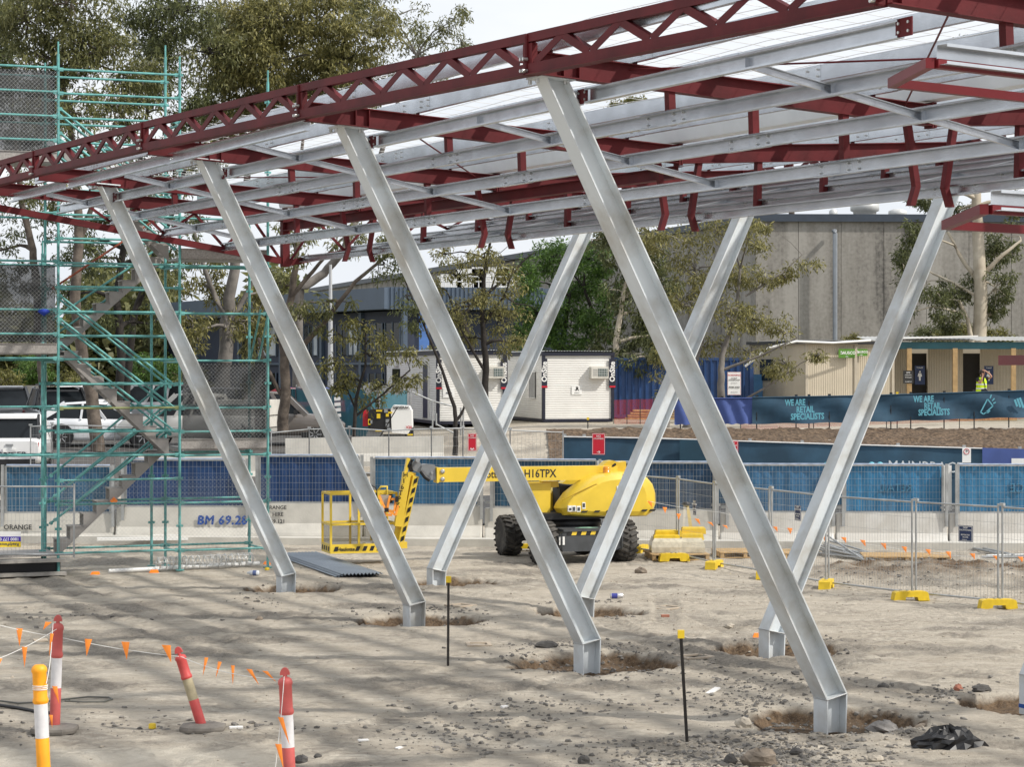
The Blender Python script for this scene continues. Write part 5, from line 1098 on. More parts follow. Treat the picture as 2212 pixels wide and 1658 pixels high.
# ---------------------------------------------------------------- parked cars
TYREB = M('car_tyre', (.02, .02, .02), .8); ALLOY = M('alloy_rim', (.45, .45, .46), .35, .7); LRED = M('tail_lens', (.45, .01, .015), .15); LCLR = M('head_lens', (.65, .67, .68), .1, .2)
PAINT = {}
def paint(c):
    if c not in PAINT: PAINT[c] = M('car_paint', c, .3, 0, .04, 1, coat=.7)
    return PAINT[c]
def car(kind, col, x, y, hd, label):
    z = float(gz(x, y, False))+.06
    t = thing('parked_car', (x, y, z), label, 'car', 'cars in the car park', R(hd)); P = paint(col)
    # stations along x: (x, half width, belt height, sill)
    if kind == 'hatch': st = [(-2.15, .72, .80, .42), (-2.05, .84, .98, .28), (-1.3, .88, .98, .2), (.9, .88, .94, .2), (1.45, .87, .88, .2), (2.0, .80, .72, .25), (2.2, .62, .58, .35)]; cab = (-2.05, 1.3, -1.15, .25, .95, 1.47); wb = (-1.3, 1.35)
    elif kind == 'suv': st = [(-2.3, .78, .95, .45), (-2.25, .9, 1.08, .32), (-1.4, .93, 1.08, .26), (1.0, .93, 1.04, .26), (1.6, .92, .98, .26), (2.25, .84, .82, .3), (2.4, .66, .66, .4)]; cab = (-2.25, 1.3, -1.95, .55, 1.04, 1.72); wb = (-1.4, 1.42)
    else: st = [(-2.6, .84, 1.06, .5), (-2.55, .90, 1.12, .42), (-1.5, .92, 1.12, .34), (1.1, .92, 1.10, .34), (1.7, .92, 1.04, .34), (2.4, .84, .90, .36), (2.62, .68, .74, .45)]; cab = (-.95, 1.3, -.7, .55, 1.08, 1.80); wb = (-1.55, 1.6)
    m = MB(); rings = []
    for sx, w_, b, s in st: rings.append([V((sx, yy, zz)) for yy, zz in ((-w_*.92, s), (-w_, s+.12), (-w_*1.0, b-.2), (-w_*.95, b-.03), (-w_*.8, b), (w_*.8, b), (w_*.95, b-.03), (w_, b-.2), (w_, s+.12), (w_*.92, s))])
    m.loft(rings, sm=True); body = m.build('body', P, t, world=False)
    x0, x1, a0, a1, zb_, zt_ = cab; wb_, wt = (.84, .66) if kind != 'ute' else (.86, .70)
    m = MB(); m.loft([[V((x0, -wb_, zb_-.05)), V((x1, -wb_, zb_-.05)), V((x1, wb_, zb_-.05)), V((x0, wb_, zb_-.05))], [V((a0, -wt, zt_-.04)), V((a1, -wt, zt_-.04)), V((a1, wt, zt_-.04)), V((a0, wt, zt_-.04))]], sm=False); m.build('glass', GLASS, t, world=False)
    m = MB(); rr = []
    for xx, ww, zz in ((a0-.12, wt*.9, zt_-.05), (a0, wt+.03, zt_-.01), ((a0+a1)/2, wt+.03, zt_+.03), (a1, wt+.02, zt_-.01), (a1+.12, wt*.9, zt_-.06)): rr.append([V((xx, -ww, zz-.06)), V((xx, -ww*.9, zz+.01)), V((xx, ww*.9, zz+.01)), V((xx, ww, zz-.06))])
    m.loft(rr, sm=True)
    for s in (-1, 1):
        for (p, q) in (((x0, a0)), ((x1, a1))): m.beam((p, s*wb_, zb_-.05), (q, s*wt, zt_-.03), .10, .16)
        for k in (.42, .66): m.beam((x0+(x1-x0)*k, s*wb_*1.0, zb_-.05), (a0+(a1-a0)*(k-.0), s*wt, zt_-.03), .05, .12)
    m.build('roof', P, t, world=False)
    wr = .33 if kind == 'hatch' else .38
    for wx in wb:
        for s in (-1, 1):
            X3 = Matrix(((1, 0, 0), (0, 0, s), (0, 1, 0))); m = MB(); m.lathe((wx, s*.80, wr), [(wr*.6, -.1), (wr*.95, -.11), (wr, -.07), (wr, .07), (wr*.95, .11), (wr*.66, .12)], 20, ax=X3); w_ = m.build('wheel', TYREB, t, world=False)
            m = MB(); m.lathe((wx, s*.80, wr), [(wr*.68, .09), (wr*.64, .115), (wr*.55, .06), (0, .06)], 18, ax=X3)
            for k in range(7): a = k*2*math.pi/7; m.beam((wx, s*.885, wr), (wx+math.cos(a)*wr*.62, s*.905, wr+math.sin(a)*wr*.62), .03, .06, (0, 1, 0))
            m.build('rim', ALLOY, w_, world=False)
            m = MB(); m.lathe((wx, s*.70, wr+.03), [(wr+.09, -.1), (wr+.09, .215)], 20, ax=X3); m.build('wheel_arch', BLACK, body, world=False)
    r_ = st[1]; f_ = st[-2]
    for s in (-1, 1):
        m = MB(); m.prism([(r_[0]-.04, s*r_[1]*.95, r_[2]-.10), (r_[0]+.35, s*(r_[1]+.012), r_[2]-.16), (r_[0]+.22, s*(r_[1]+.012), r_[2]-.34), (r_[0]-.05, s*r_[1]*.93, r_[2]-.36)], (0, -s*.1, 0)); m.build('tail_light', LRED, t, world=False)
        m = MB(); m.prism([(f_[0]+.10, s*f_[1]*.86, f_[2]-.12), (f_[0]-.42, s*(f_[1]+.06), f_[2]-.02), (f_[0]-.30, s*(f_[1]+.05), f_[2]-.2), (f_[0]+.14, s*f_[1]*.8, f_[2]-.26)], (0, -s*.12, 0)); m.build('head_light', LCLR, t, world=False)
        m = MB(); m.box((x1-.35, s*1.02, zb_+.05), (.12, .2, .15)); m.build('mirror', P if kind != 'ute' else BLACK, t, world=False)
    m = MB(); m.box((st[0][0]-.03, 0, st[0][3]+.30), (.02, .38, .12)); m.build('number_plate', SIGNW, t, world=False)
    m = MB(); m.box((st[-1][0]-.02, 0, .62), (.08, 1.0, .2)); m.box((st[0][0]+.05, 0, .45), (.16, 1.5, .16)); m.build('bumper', BLACK, t, world=False)
    return t
c_hatch = car('hatch', (.72, .74, .77), -14.05, 76.3, 12, 'silver-white hatchback side-on behind the stair, red tail lamp to the left')
ute = car('ute', (.02, .021, .024), -16.5, 81.5, -68, 'black dual cab ute with roof rack and snorkel, behind the silver hatchback')
m = MB(); m.box((-.05, 0, 1.92), (1.7, 1.35, .06)); [m.beam((x, -.66, 1.94), (x, .66, 1.94), .05, .05) for x in (-.8, -.3, .2, .7)]; m.build('roof_rack', BLACK, ute, world=False)
m = MB(); m.path([(1.2, -.95, 1.05), (1.0, -.93, 1.3), (.65, -.78, 1.85)], .05, 6); m.box((.66, -.78, 1.9), (.14, .12, .16)); m.build('snorkel', BLACK, ute, world=False)
for s in (-1, 1): m = MB(); m.path([(-2.1, s*.8, 1.1), (-1.2, s*.72, 1.8), (-.9, s*.7, 1.82)], .04, 6); m.build('sport_bar', GREY, ute, world=False)
wu = car('ute', (.72, .72, .72), -15.2, 68.9, 97, 'white ute cut off by the left edge, its lettered tailgate facing us')
text('RANGER', .17, V((-2.62, 0, .68)), (0, -1, 0), UP, DARK, wu, bold=.03, world=False, sx=1.5)
m = MB(); m.box((-2.625, 0, .95), (.02, .22, .06)); m.build('tailgate_handle', GREY, wu, world=False)
wu.location.z = 1.02
for s in (-1, 1): m = MB(); m.path([(-2.0, s*.8, 1.1), (-1.15, s*.72, 1.78), (-.9, s*.7, 1.8)], .045, 6); m.build('sport_bar', BLACK, wu, world=False)
car('suv', (.42, .43, .45), -14.6, 89, 195, 'white wagon behind the stair with a dark red roof rail beside it')
tu = car('ute', (.55, .54, .50), -10.6, 75.5, 172, 'white tray-back ute seen through the dark scaffold screen')
m = MB(); m.box((-1.7, 0, 1.35), (1.9, 1.75, .5)); m.box((-1.7, 0, .85), (1.9, 1.8, .3)); m.build('tray_boxes', M('tray_white', (.6, .58, .53), .5), tu, world=False)
car('suv', (.16, .17, .19), -11.6, 84, 185, 'dark grey four wheel drive behind the tray-back ute')
car('ute', (.13, .115, .105), -8.35, 76.8, 4, 'grey-brown ute nosing right behind the lichen-spotted trunk')
car('hatch', (.40, .02, .03), -9.1, 92, 160, 'red hatchback roof showing above the grey-brown ute')
car('hatch', (.02, .06, .30), -7.9, 93.5, 20, 'blue hatchback roof beside the red one above the teal screens')
car('suv', (.03, .032, .036), -19.4, 86, -75, 'dark four wheel drive at the left edge beside the black ute')
car('hatch', (.70, .70, .70), -18.2, 96, 10, 'small white hatchback roof far back at the left')
# grey boundary wall behind the car park
m = MB(); a, b = at(-60, 832, 118), at(520, 838, 118); m.prism([a-UP*3, b-UP*3, b, a], (0, .2, 0))
for k in range(8): m.tube(a.lerp(b, k/7)-V((0, .1, 3)), a.lerp(b, k/7)+V((0, -.1, .1)), .06, 5)
m.build('boundary_wall', M('grey_board', (.22, .215, .20), .8, 0, .15, .5), None, label='low grey boundary wall along the back of the car park', cat='wall')
# ---------------------------------------------------------------- person
def pz(x, y, o=0): return at((3760+x/11.055)/1.8192, (1420+y/11.055)/1.8192, 92+o)
SKIN = M('skin', (.42, .22, .15), .55, 0, .08, 8); CLB = M('black_cotton', (.014, .014, .018), .85); VEST = M('lime_vest', (.52, .72, .01), .7, 0, .08, 6); REFT = M('reflective_tape', (.62, .64, .64), .35, .2); HAIR = M('dark_hair', (.02, .013, .01), .7)
def skin(name, verts, edges, mat, parent, lv=2):
    off = parent.location
    me = bpy.data.meshes.new(name); me.from_pydata([tuple(V(v[:3])-off) for v in verts], edges, []); o = bpy.data.objects.new(name, me); sc.collection.objects.link(o)
    sk = o.modifiers.new('skin', 'SKIN'); sk.use_smooth_shade = True
    for i, v in enumerate(verts): me.skin_vertices[0].data[i].radius = (v[3], v[4] if len(v) > 4 else v[3])
    me.skin_vertices[0].data[0].use_root = True; ss = o.modifiers.new('sub', 'SUBSURF'); ss.levels = lv; ss.render_levels = lv
    dg = bpy.context.evaluated_depsgraph_get(); nm = bpy.data.meshes.new_from_object(o.evaluated_get(dg)); o.modifiers.clear(); o.data = nm; nm.materials.clear(); nm.materials.append(mat)
    nm.polygons.foreach_set('use_smooth', [True]*len(nm.polygons)); o.parent = parent; return o
hip = pz(1110, 1400); gy_ = 2.32
PR_ = thing('person', (hip.x, hip.y, gy_), 'person in lime vest and black shirt phoning with one hand on the forehead', 'person')
def vv(p, r, r2=None): return (p.x, p.y, p.z, r, r2 or r)
hc = pz(1115, 520)
V_ = [vv(hip, .13, .10), vv(pz(1090, 1150), .13, .10), vv(pz(1085, 900), .145, .105), vv(pz(1090, 750), .12, .09), vv(pz(1105, 690), .06), vv(pz(1110, 640), .055), vv(pz(1125, 590, -.01), .075, .085), vv(pz(1115, 480), .095, .105), vv(pz(1112, 420), .06),
 vv(pz(925, 790, -.02), .062), vv(pz(960, 900, -.10), .052), vv(pz(1030, 960, -.18), .042), vv(pz(1090, 780, -.20), .040), vv(pz(1125, 640, -.17), .028), vv(pz(1120, 585, -.14), .034, .022),
 vv(pz(1255, 770, .02), .062), vv(pz(1390, 760, -.03), .050), vv(pz(1520, 680, -.08), .042), vv(pz(1400, 540, -.10), .038), vv(pz(1265, 440, -.10), .028), vv(pz(1205, 405, -.10), .036, .02),
 vv(V((hip.x-.09, hip.y, hip.z-.05)), .095), vv(V((hip.x-.10, hip.y, gy_+.50)), .062), vv(V((hip.x-.10, hip.y+.02, gy_+.09)), .042), vv(V((hip.x-.08, hip.y-.14, gy_+.04)), .04, .03),
 vv(V((hip.x+.09, hip.y, hip.z-.05)), .095), vv(V((hip.x+.11, hip.y, gy_+.50)), .062), vv(V((hip.x+.11, hip.y+.02, gy_+.09)), .042), vv(V((hip.x+.14, hip.y-.14, gy_+.04)), .04, .03)]
E_ = [(0, 1), (1, 2), (2, 3), (3, 4), (4, 5), (5, 6), (6, 7), (7, 8), (3, 9), (9, 10), (10, 11), (11, 12), (12, 13), (13, 14), (3, 15), (15, 16), (16, 17), (17, 18), (18, 19), (19, 20), (0, 21), (21, 22), (22, 23), (23, 24), (0, 25), (25, 26), (26, 27), (27, 28)]
def fingers(base, d, sp, ln):
    for k in range(4):
        i0 = len(V_); b = base+sp*(k-1.5)*.019; V_.append(vv(b+d*.02, .010)); V_.append(vv(b+d*ln*(.9, 1.05, 1, .8)[k]*.6, .0095)); V_.append(vv(b+d*ln*(.9, 1.05, 1, .8)[k]+V((0, .012, -.004)), .008)); E_.extend([(FB, i0), (i0, i0+1), (i0+1, i0+2)])
    i0 = len(V_); b = base+sp*-.04-d*.01; V_.append(vv(b, .012)); V_.append(vv(b+d*.03-sp*.015, .010)); E_.extend([(FB, i0), (i0, i0+1)])
FB = 14; fingers(pz(1118, 580, -.14), V((-.15, .1, 1)).normalized(), V((.3, .95, 0)).normalized(), .085)
FB = 20; fingers(pz(1200, 405, -.10), V((-1, .12, .10)).normalized(), V((0, .5, .85)).normalized(), .085)
body = skin('body', V_, E_, SKIN, PR_)
# face, hair, clothing
m = MB(); fd = V((.80, -.60, 0)); sdv = V((.60, .80, 0)); fc_ = pz(1135, 540)+fd*.085
m.prism([fc_+fd*.035-UP*.025, fc_+sdv*.014-UP*.02, fc_+UP*.03, fc_-sdv*.014-UP*.02], fd*.004); m.box(fc_-UP*.065, (.05, .02, .012), Rm(sdv, UP), 1)
for s in (-1, 1): m.lathe(fc_+sdv*s*.032+UP*.022-fd*.012, [(.0, -.006), (.011, 0), (0, .006)], 8, mi=1, ax=Rm(sdv, fd)); m.box(fc_+sdv*s*.033+UP*.045-fd*.008, (.035, .012, .008), Rm(sdv, UP), 2)
for s in (-1, 1): m.lathe(pz(1110, 545)+sdv*s*.083, [(0, -.01), (.022, -.004), (.03, .004), (0, .01)], 8, ax=Rm(fd, sdv))
m.build('face', [SKIN, M('lip_and_eye', (.14, .05, .045), .5), HAIR], PR_)
m = MB(); H_ = pz(1098, 478)-fd*.018; m.lathe(H_-UP*.055, [(.098, 0), (.112, .03), (.112, .085), (.09, .13), (.05, .155), (0, .16)], 16); m.lathe(H_-fd*.03-UP*.10, [(.06, 0), (.085, .05), (.09, .09)], 12); m.build('hair', HAIR, PR_)
def shell(name, lv, mat, n=20):
    m = MB(); rr = []
    for c, rx, ry in lv: rr.append([c+V((math.cos(2*math.pi*k/n)*rx, math.sin(2*math.pi*k/n)*ry, 0)) for k in range(n)])
    m.loft(rr); return m.build(name, mat, PR_)
shell('shirt', [(pz(1115, 1330), .205, .145), (pz(1090, 1100), .19, .135), (pz(1085, 880), .20, .14), (pz(1085, 760), .175, .12), (pz(1100, 690), .075, .07), (pz(1108, 655), .066, .064)], CLB)
shell('vest', [(pz(1055, 1330), .225, .162), (pz(1075, 1100), .215, .155), (pz(1075, 900), .215, .155), (pz(1075, 770), .19, .135), (pz(1085, 705), .12, .10)], VEST)
for y, r1, r2 in ((1010, .221, .161), (1195, .226, .164)): shell('reflective_band', [(pz(1068, y+28), r1, r2), (pz(1070, y-28), r1, r2)], REFT)
m = MB(); m.prism([pz(x, y, -.17) for x, y in ((1150, 690), (1215, 690), (1190, 850), (1300, 1250), (1390, 1330), (1060, 1330), (1060, 1220), (1280, 1190), (1160, 880), (1140, 840))], (0, .04, 0)); m.build('open_front', CLB, PR_)
for a in ((pz(900, 760, 0), pz(945, 870, -.09), .085, .075), (pz(1240, 760, 0), pz(1375, 765, -.03), .085, .07)):
    m = MB(); m.tube(a[0], a[1], a[2], 12, r1=a[3]); m.build('sleeve', CLB, PR_)
for s in (-1, 1): m = MB(); m.path([V((hip.x+.09*s, hip.y, hip.z+.06)), V((hip.x+.10*s, hip.y, gy_+.5)), V((hip.x+.105*s, hip.y+.02, gy_+.08))], .1, 12, rs=[.115, .085, .075]); m.build('trouser_leg', NAVY, PR_)
m = MB(); m.box(pz(1095, 570, -.12), (.02, .07, .14), Rm(V((1, .2, 0)), UP)); m.build('mobile_phone', BLACK, None, label='dark mobile phone held to the ear of the person in the lime vest', cat='phone')
m = MB(); m.box((hip.x, hip.y, (gy_+2.1)/2), (2.4, 2, gy_-2.1)); m.build('timber_step', WOOD, None, label='low timber landing under the person at the toilet block', cat='step')
# ---------------------------------------------------------------- eucalypts and shrubs
def leafmat(name, a, b, tr=.4):
    b = tuple(x*1.16 for x in b)
    m, n, l, bs = newmat(name); bs.inputs['Roughness'].default_value = .5
    g = n.new('ShaderNodeNewGeometry'); r = n.new('ShaderNodeValToRGB'); e = r.color_ramp.elements; e[0].color = (*a, 1); e[1].color = (*b, 1); k = e.new(.75); k.color = tuple((x*.45+y*.55) for x, y in zip(a, b))+(1,)
    l(g.outputs['Random Per Island'], r.inputs[0]); l(r.outputs[0], bs.inputs['Base Color'])
    t = n.new('ShaderNodeBsdfTranslucent'); l(r.outputs[0], t.inputs['Color']); mx = n.new('ShaderNodeMixShader'); mx.inputs[0].default_value = tr
    l(bs.outputs[0], mx.inputs[1]); l(t.outputs[0], mx.inputs[2]); l(mx.outputs[0], n['Material Output'].inputs['Surface']); return m
LF = leafmat('gum_leaf', (.062, .072, .024), (.25, .245, .095)); LFO = leafmat('gum_leaf_golden', (.085, .088, .028), (.33, .30, .11)); LFG = leafmat('green_leaf', (.03, .075, .012), (.125, .215, .04)); LFD = leafmat('dark_leaf', (.042, .054, .02), (.165, .18, .066)); LFY = leafmat('yellow_green_leaf', (.07, .075, .02), (.26, .24, .07))
BK = M('brown_bark', (.055, .043, .034), .9, 0, .4, 3, .8, 14, col2=(.16, .13, .105)); BKD = M('dark_bark', (.022, .018, .015), .9, 0, .4, 4, .8, 16); BKP = M('pale_gum_bark', (.34, .29, .22), .8, 0, .25, 1.2, .3, 10, col2=(.52, .47, .38)); BKG = M('grey_bark', (.17, .155, .14), .9, 0, .3, 2, .5, 12)
def leaves(cl, rs, n, sz, droop, seed, asp=.17):
    q = np.random.RandomState(seed); K = len(cl)*n
    c = np.repeat(np.array(cl), n, 0); s = np.repeat(np.array(rs), n)[:, None]
    u = q.normal(size=(K, 3)); u /= np.linalg.norm(u, axis=1)[:, None]; rad = q.rand(K, 1)**.5
    p = c+u*rad*s*np.array([1, 1, .75])
    d = q.normal(size=(K, 3))*.55+u*.45; d[:, 2] -= droop; d /= np.linalg.norm(d, axis=1)[:, None]
    L_ = sz*(.6+.8*q.rand(K, 1)); sd = np.cross(d, q.normal(size=(K, 3))); sd /= np.linalg.norm(sd, axis=1)[:, None]
    bend = q.normal(size=(K, 3))*.12*L_
    a = p; t = p+d*L_; mid = p+d*L_*.45+bend; w_ = L_*asp
    return np.stack([a, mid+sd*w_, t, mid-sd*w_], 1).reshape(-1, 3)
def tree(name, trunks, blobs, Y, lf, bk, label, leaf=.24, n=46, droop=.8, seed=1, cat='tree', group='trees around the site', asp=.17, dens=1.0, branch=True, dj=1.6):
    # trunks: list of [(px, py, radius)...]; blobs: (px, py, rx px, ry px[, weight]) all at distance Y
    q = random.Random(seed); k = Y/FD
    b0 = trunks[0][0] if trunks else (blobs[0][0], blobs[0][1]+blobs[0][3], 0)
    base = at(b0[0], b0[1], Y); t = thing(name, base[:], label, cat, group)
    m = MB(); nodes = []
    for ti, tr in enumerate(trunks):
        pts = []; dy = 0 if ti == 0 else q.uniform(-.6, .6)
        for j, (x, y, r) in enumerate(tr):
            p = at(x, y, Y); p.y += dy*j*.4+(q.uniform(-.2, .2) if j else 0); pts.append((p, r))
        fine = []; 
        for (p, r), (p2, r2) in zip(pts[:-1], pts[1:]):
            for s in range(4): f = s/4; fine.append((p.lerp(p2, f)+V((q.uniform(-1, 1), q.uniform(-1, 1), 0))*r*.18*(1 if s else 0), r+(r2-r)*f))
        fine.append(pts[-1]); nodes += fine
        m.path([p for p, r in fine], .1, 9, rs=[r*(.8 if Y < 101 else 1) for p, r in fine])
    cl, rs = [], []
    for bl in blobs:
        x, y, rx, ry = bl[:4]; wt = max(bl[4], .62) if len(bl) > 4 else 1
        c = at(x, y, Y); c.y += q.uniform(-dj, dj); RX, RY = rx*k*1.12, ry*k*1.2; rz_ = (RX+RY)/2
        nc = max(5, int(dens*wt*(34.0 if Y < 101 and y < 340 and x < 800 else 19.0)*(RX*RY)**.8))
        if branch and nodes:
            low = [nd for nd in nodes if nd[0].z < c.z+.3*RY] or nodes; st = min(low, key=lambda nd: (nd[0]-c).length+max(0, .5*(c.z-nd[0].z)))
            mid = st[0].lerp(c, .5)+V((q.uniform(-.3, .3), q.uniform(-.3, .3), .12*(c-st[0]).length)); r0 = min(st[1]*.6, .13)
            m.path([st[0], st[0].lerp(mid, .5)+UP*.05, mid, c], .05, 6, rs=[r0, r0*.8, r0*.6, r0*.3])
        for _ in range(nc):
            while 1:
                a, b, e = q.uniform(-1, 1), q.uniform(-1, 1), q.uniform(-1, 1); d2 = a*a+b*b+e*e
                if d2 < 1 and d2 > .06*q.random(): break
            p = c+V((a*RX, b*rz_, e*RY)); cl.append(tuple(p)); rs.append(q.uniform(.36, .7)*min(1, .45+rz_*.35))
            if branch and nodes and q.random() < .35:
                m.path([c.lerp(p, .1), c.lerp(p, .55)+V((q.uniform(-.15, .15), 0, .1)), p], .02, 4, rs=[.035, .024, .01])
    if trunks: m.build('trunk', bk, t)
    co = leaves(cl, rs, int(n*1.55), leaf*.78, droop, seed, asp*.8).astype(np.float32)-np.array(base, dtype=np.float32)
    me = bpy.data.meshes.new('crown'); npmesh(me, co, np.arange(len(co), dtype=np.int32).reshape(-1, 4), 4); me.update(); me.materials.append(lf)
    o = bpy.data.objects.new('crown', me); sc.collection.objects.link(o); o.parent = t
    return t
# tall gums behind the scaffold
tree('gum_tree', [[(212, 978, .30), (198, 877, .27), (176, 768, .24), (164, 640, .22), (172, 500, .19), (160, 340, .14), (130, 150, .09)], [(172, 520, .12), (215, 400, .10), (250, 260, .07)]],
     [(60, 40, 75, 60), (160, 10, 90, 60), (120, 130, 70, 60), (215, 110, 75, 60), (150, 240, 80, 45, .7), (250, 230, 60, 50, .8), (70, 220, 60, 60, .6), (190, 330, 60, 35, .4), (280, 160, 50, 50), (120, 420, 50, 40, .3)], 74, LF, BK, 'tall gum with two leaning brown trunks directly behind the zigzag stair', seed=2)
tree('gum_tree', [[(250, 975, .22), (256, 877, .2), (262, 768, .19), (252, 650, .17), (270, 500, .14), (305, 330, .1), (330, 160, .06)]],
     [(320, 60, 70, 60), (400, 30, 70, 60), (340, 160, 60, 60), (400, 250, 45, 60, .5), (300, 330, 45, 40, .5), (260, 420, 50, 35, .4), (220, 560, 50, 40, .7), (330, 460, 40, 35, .6), (150, 520, 50, 35, .7), (240, 480, 50, 35, .7), (350, 560, 45, 40, .8), (220, 680, 50, 35, .7), (330, 700, 45, 35, .8), (160, 640, 40, 40, .6), (390, 480, 40, 30, .7)], 80, LFD, BKD, 'dark-trunked gum second from the left behind the stair', seed=3)
tree('gum_tree', [[(262, 930, .2), (290, 686, .17), (333, 560, .14), (385, 430, .1), (425, 250, .07)], [(333, 560, .1), (310, 450, .07), (350, 330, .05)]],
     [(455, 120, 60, 60), (430, 220, 40, 50, .5), (370, 380, 45, 40, .4), (300, 520, 45, 30, .4), (450, 330, 40, 40, .5), (350, 620, 40, 30, .3)], 84, LF, BKD, 'gum leaning right between the stair flights and the second standard', seed=4)
tree('gum_tree', [[(95, 900, .24), (88, 760, .22), (76, 600, .2), (70, 540, .18), (45, 440, .15), (30, 300, .11), (20, 120, .07)]],
     [(10, 60, 60, 70), (-40, 200, 60, 80), (40, 310, 60, 60, .5), (20, 420, 55, 50, .45), (90, 470, 40, 40, .3), (-20, 540, 60, 60, .4), (50, 620, 50, 40, .25), (0, 140, 50, 60)], 88, LFD, BK, 'gum at the far left behind the mesh screens', seed=5)
tree('gum_tree', [[(474, 945, .42), (480, 830, .38), (488, 720, .33), (500, 620, .27), (520, 480, .2), (545, 320, .14), (560, 150, .09)], [(492, 700, .16), (450, 600, .12), (420, 500, .08)], [(490, 710, .15), (540, 620, .1), (570, 560, .07)]],
     [(530, 40, 80, 55), (600, 60, 75, 60), (560, 140, 85, 60), (660, 130, 75, 55), (700, 50, 70, 50), (620, 220, 75, 45), (500, 180, 60, 60), (740, 140, 65, 50), (800, 80, 60, 50), (540, 270, 60, 35, .6), (470, 280, 50, 45, .5), (690, 210, 60, 35), (440, 620, 50, 40, .7), (500, 690, 60, 40, .6), (430, 720, 50, 40, .6), (540, 720, 40, 40, .5), (420, 560, 40, 30, .5), (560, 640, 30, 40, .4)], 86, LFO, BKG, 'huge pale-trunked gum with a dense golden crown behind the dark screen', seed=6, n=56, leaf=.27)
tree('gum_tree', [[(612, 935, .24), (618, 850, .21), (612, 740, .18), (630, 640, .15), (642, 560, .12), (640, 450, .1), (655, 300, .06)], [(640, 760, .12), (700, 700, .10), (770, 610, .08), (850, 545, .05)], [(630, 640, .1), (690, 570, .07), (740, 520, .05)], [(612, 860, .09), (575, 790, .07), (560, 730, .05)]],
     [(700, 655, 55, 25, .5), (655, 690, 45, 30, .5), (760, 520, 50, 22, .3), (640, 520, 40, 40, .3), (850, 540, 40, 18, .3), (690, 470, 40, 30, .3), (600, 620, 25, 40, .4), (560, 800, 30, 40, .3)], 72, LF, BK, 'forked gum with lichen-spotted trunk beside the grey-brown ute', seed=7)
tree('gum_tree', [[(640, 900, .3), (648, 627, .26), (700, 590, .24), (738, 548, .22), (790, 430, .17), (850, 250, .12), (900, 120, .08)]],
     [(860, 40, 60, 45, .7), (820, 170, 60, 35, .7), (760, 240, 60, 25, .5), (905, 110, 45, 40, .5), (950, 70, 40, 35, .35), (985, 50, 30, 30, .3), (930, 150, 40, 25, .3), (1000, 90, 18, 22, .3), (780, 10, 50, 40)], 100, LF, BKG, 'grey gum with a sweeping curved limb above the blue-grey office', seed=8)
tree('small_gum', [[(768, 985, .09), (765, 930, .08), (770, 860, .07), (790, 790, .05), (790, 700, .03)], [(768, 900, .05), (830, 850, .04), (885, 800, .03)], [(766, 880, .04), (735, 810, .03), (715, 760, .02)], [(800, 975, .03), (830, 930, .02), (860, 880, .02)]],
     [(745, 730, 38, 16, .7), (790, 700, 35, 16, .8), (850, 735, 42, 16, .7), (730, 785, 40, 18, .6), (800, 770, 30, 15, .5), (880, 770, 32, 14, .5), (765, 820, 40, 18, .6), (835, 830, 40, 20, .7), (720, 840, 25, 14, .4), (800, 870, 25, 14, .4), (890, 820, 30, 14, .4)], 72, LFY, BKD, 'small sparse yellow-green gum in front of the office and generator', leaf=.2, n=34, seed=9, dj=.5, dens=1.6)
tree('gum_tree', [[(1046, 900, .17), (1050, 800, .16), (1042, 690, .13), (1045, 600, .1), (1060, 520, .06)], [(1046, 800, .08), (1000, 720, .05), (970, 640, .04)], [(1044, 700, .08), (1090, 640, .05), (1110, 580, .03)]],
     [(1045, 560, 45, 28), (990, 600, 42, 26, .8), (1095, 610, 40, 28), (1020, 660, 55, 28), (1080, 690, 50, 28), (970, 690, 40, 26, .8), (1030, 730, 55, 25), (1100, 740, 40, 22, .8), (960, 550, 30, 22, .5), (935, 620, 25, 20, .4)], 84, LFO, BKD, 'dark-trunked gum in front of the air conditioner of the left white hut', leaf=.2, n=44, seed=10, dj=.8)
tree('small_gum', [[(983, 985, .11), (985, 935, .1), (982, 880, .08), (955, 800, .06), (915, 700, .045), (880, 620, .03)], [(985, 915, .07), (1003, 880, .05), (1008, 840, .04)]],
     [(885, 650, 22, 30, .8), (830, 570, 22, 28, .8), (870, 590, 25, 30, .7), (905, 700, 22, 20, .5), (850, 520, 25, 22, .6)], 71, LFD, BKD, 'thin twin-stemmed sapling in front of the wire fence and white hut', leaf=.19, n=36, seed=11, dj=.4, dens=1.4)
tree('green_tree', [[(1210, 900, .2), (1215, 760, .16), (1230, 640, .1)], [(1300, 900, .15), (1290, 700, .12), (1260, 620, .08)]],
     [(1150, 610, 45, 40), (1200, 560, 45, 40), (1250, 620, 55, 50), (1170, 680, 50, 40), (1230, 710, 60, 40), (1290, 690, 50, 45), (1130, 720, 40, 30), (1280, 560, 40, 35), (1190, 745, 60, 25), (1310, 620, 35, 40)], 98, LFG, BKD, 'bright green dense tree rising behind the two white huts', leaf=.26, n=60, seed=12, droop=.3, dj=1.2)
tree('gum_tree', [[(1340, 880, .2), (1330, 740, .16), (1350, 620, .12), (1380, 520, .08)]],
     [(1340, 530, 45, 40), (1390, 560, 45, 45), (1360, 640, 50, 50), (1410, 690, 45, 45), (1350, 730, 50, 40), (1400, 770, 50, 35), (1310, 770, 40, 25), (1430, 620, 40, 50), (1290, 520, 35, 30, .8), (1440, 740, 40, 40)], 95, LFD, BKP, 'dark olive gum behind the container, left of the long leaning column', leaf=.26, n=54, seed=13, dj=1.0)
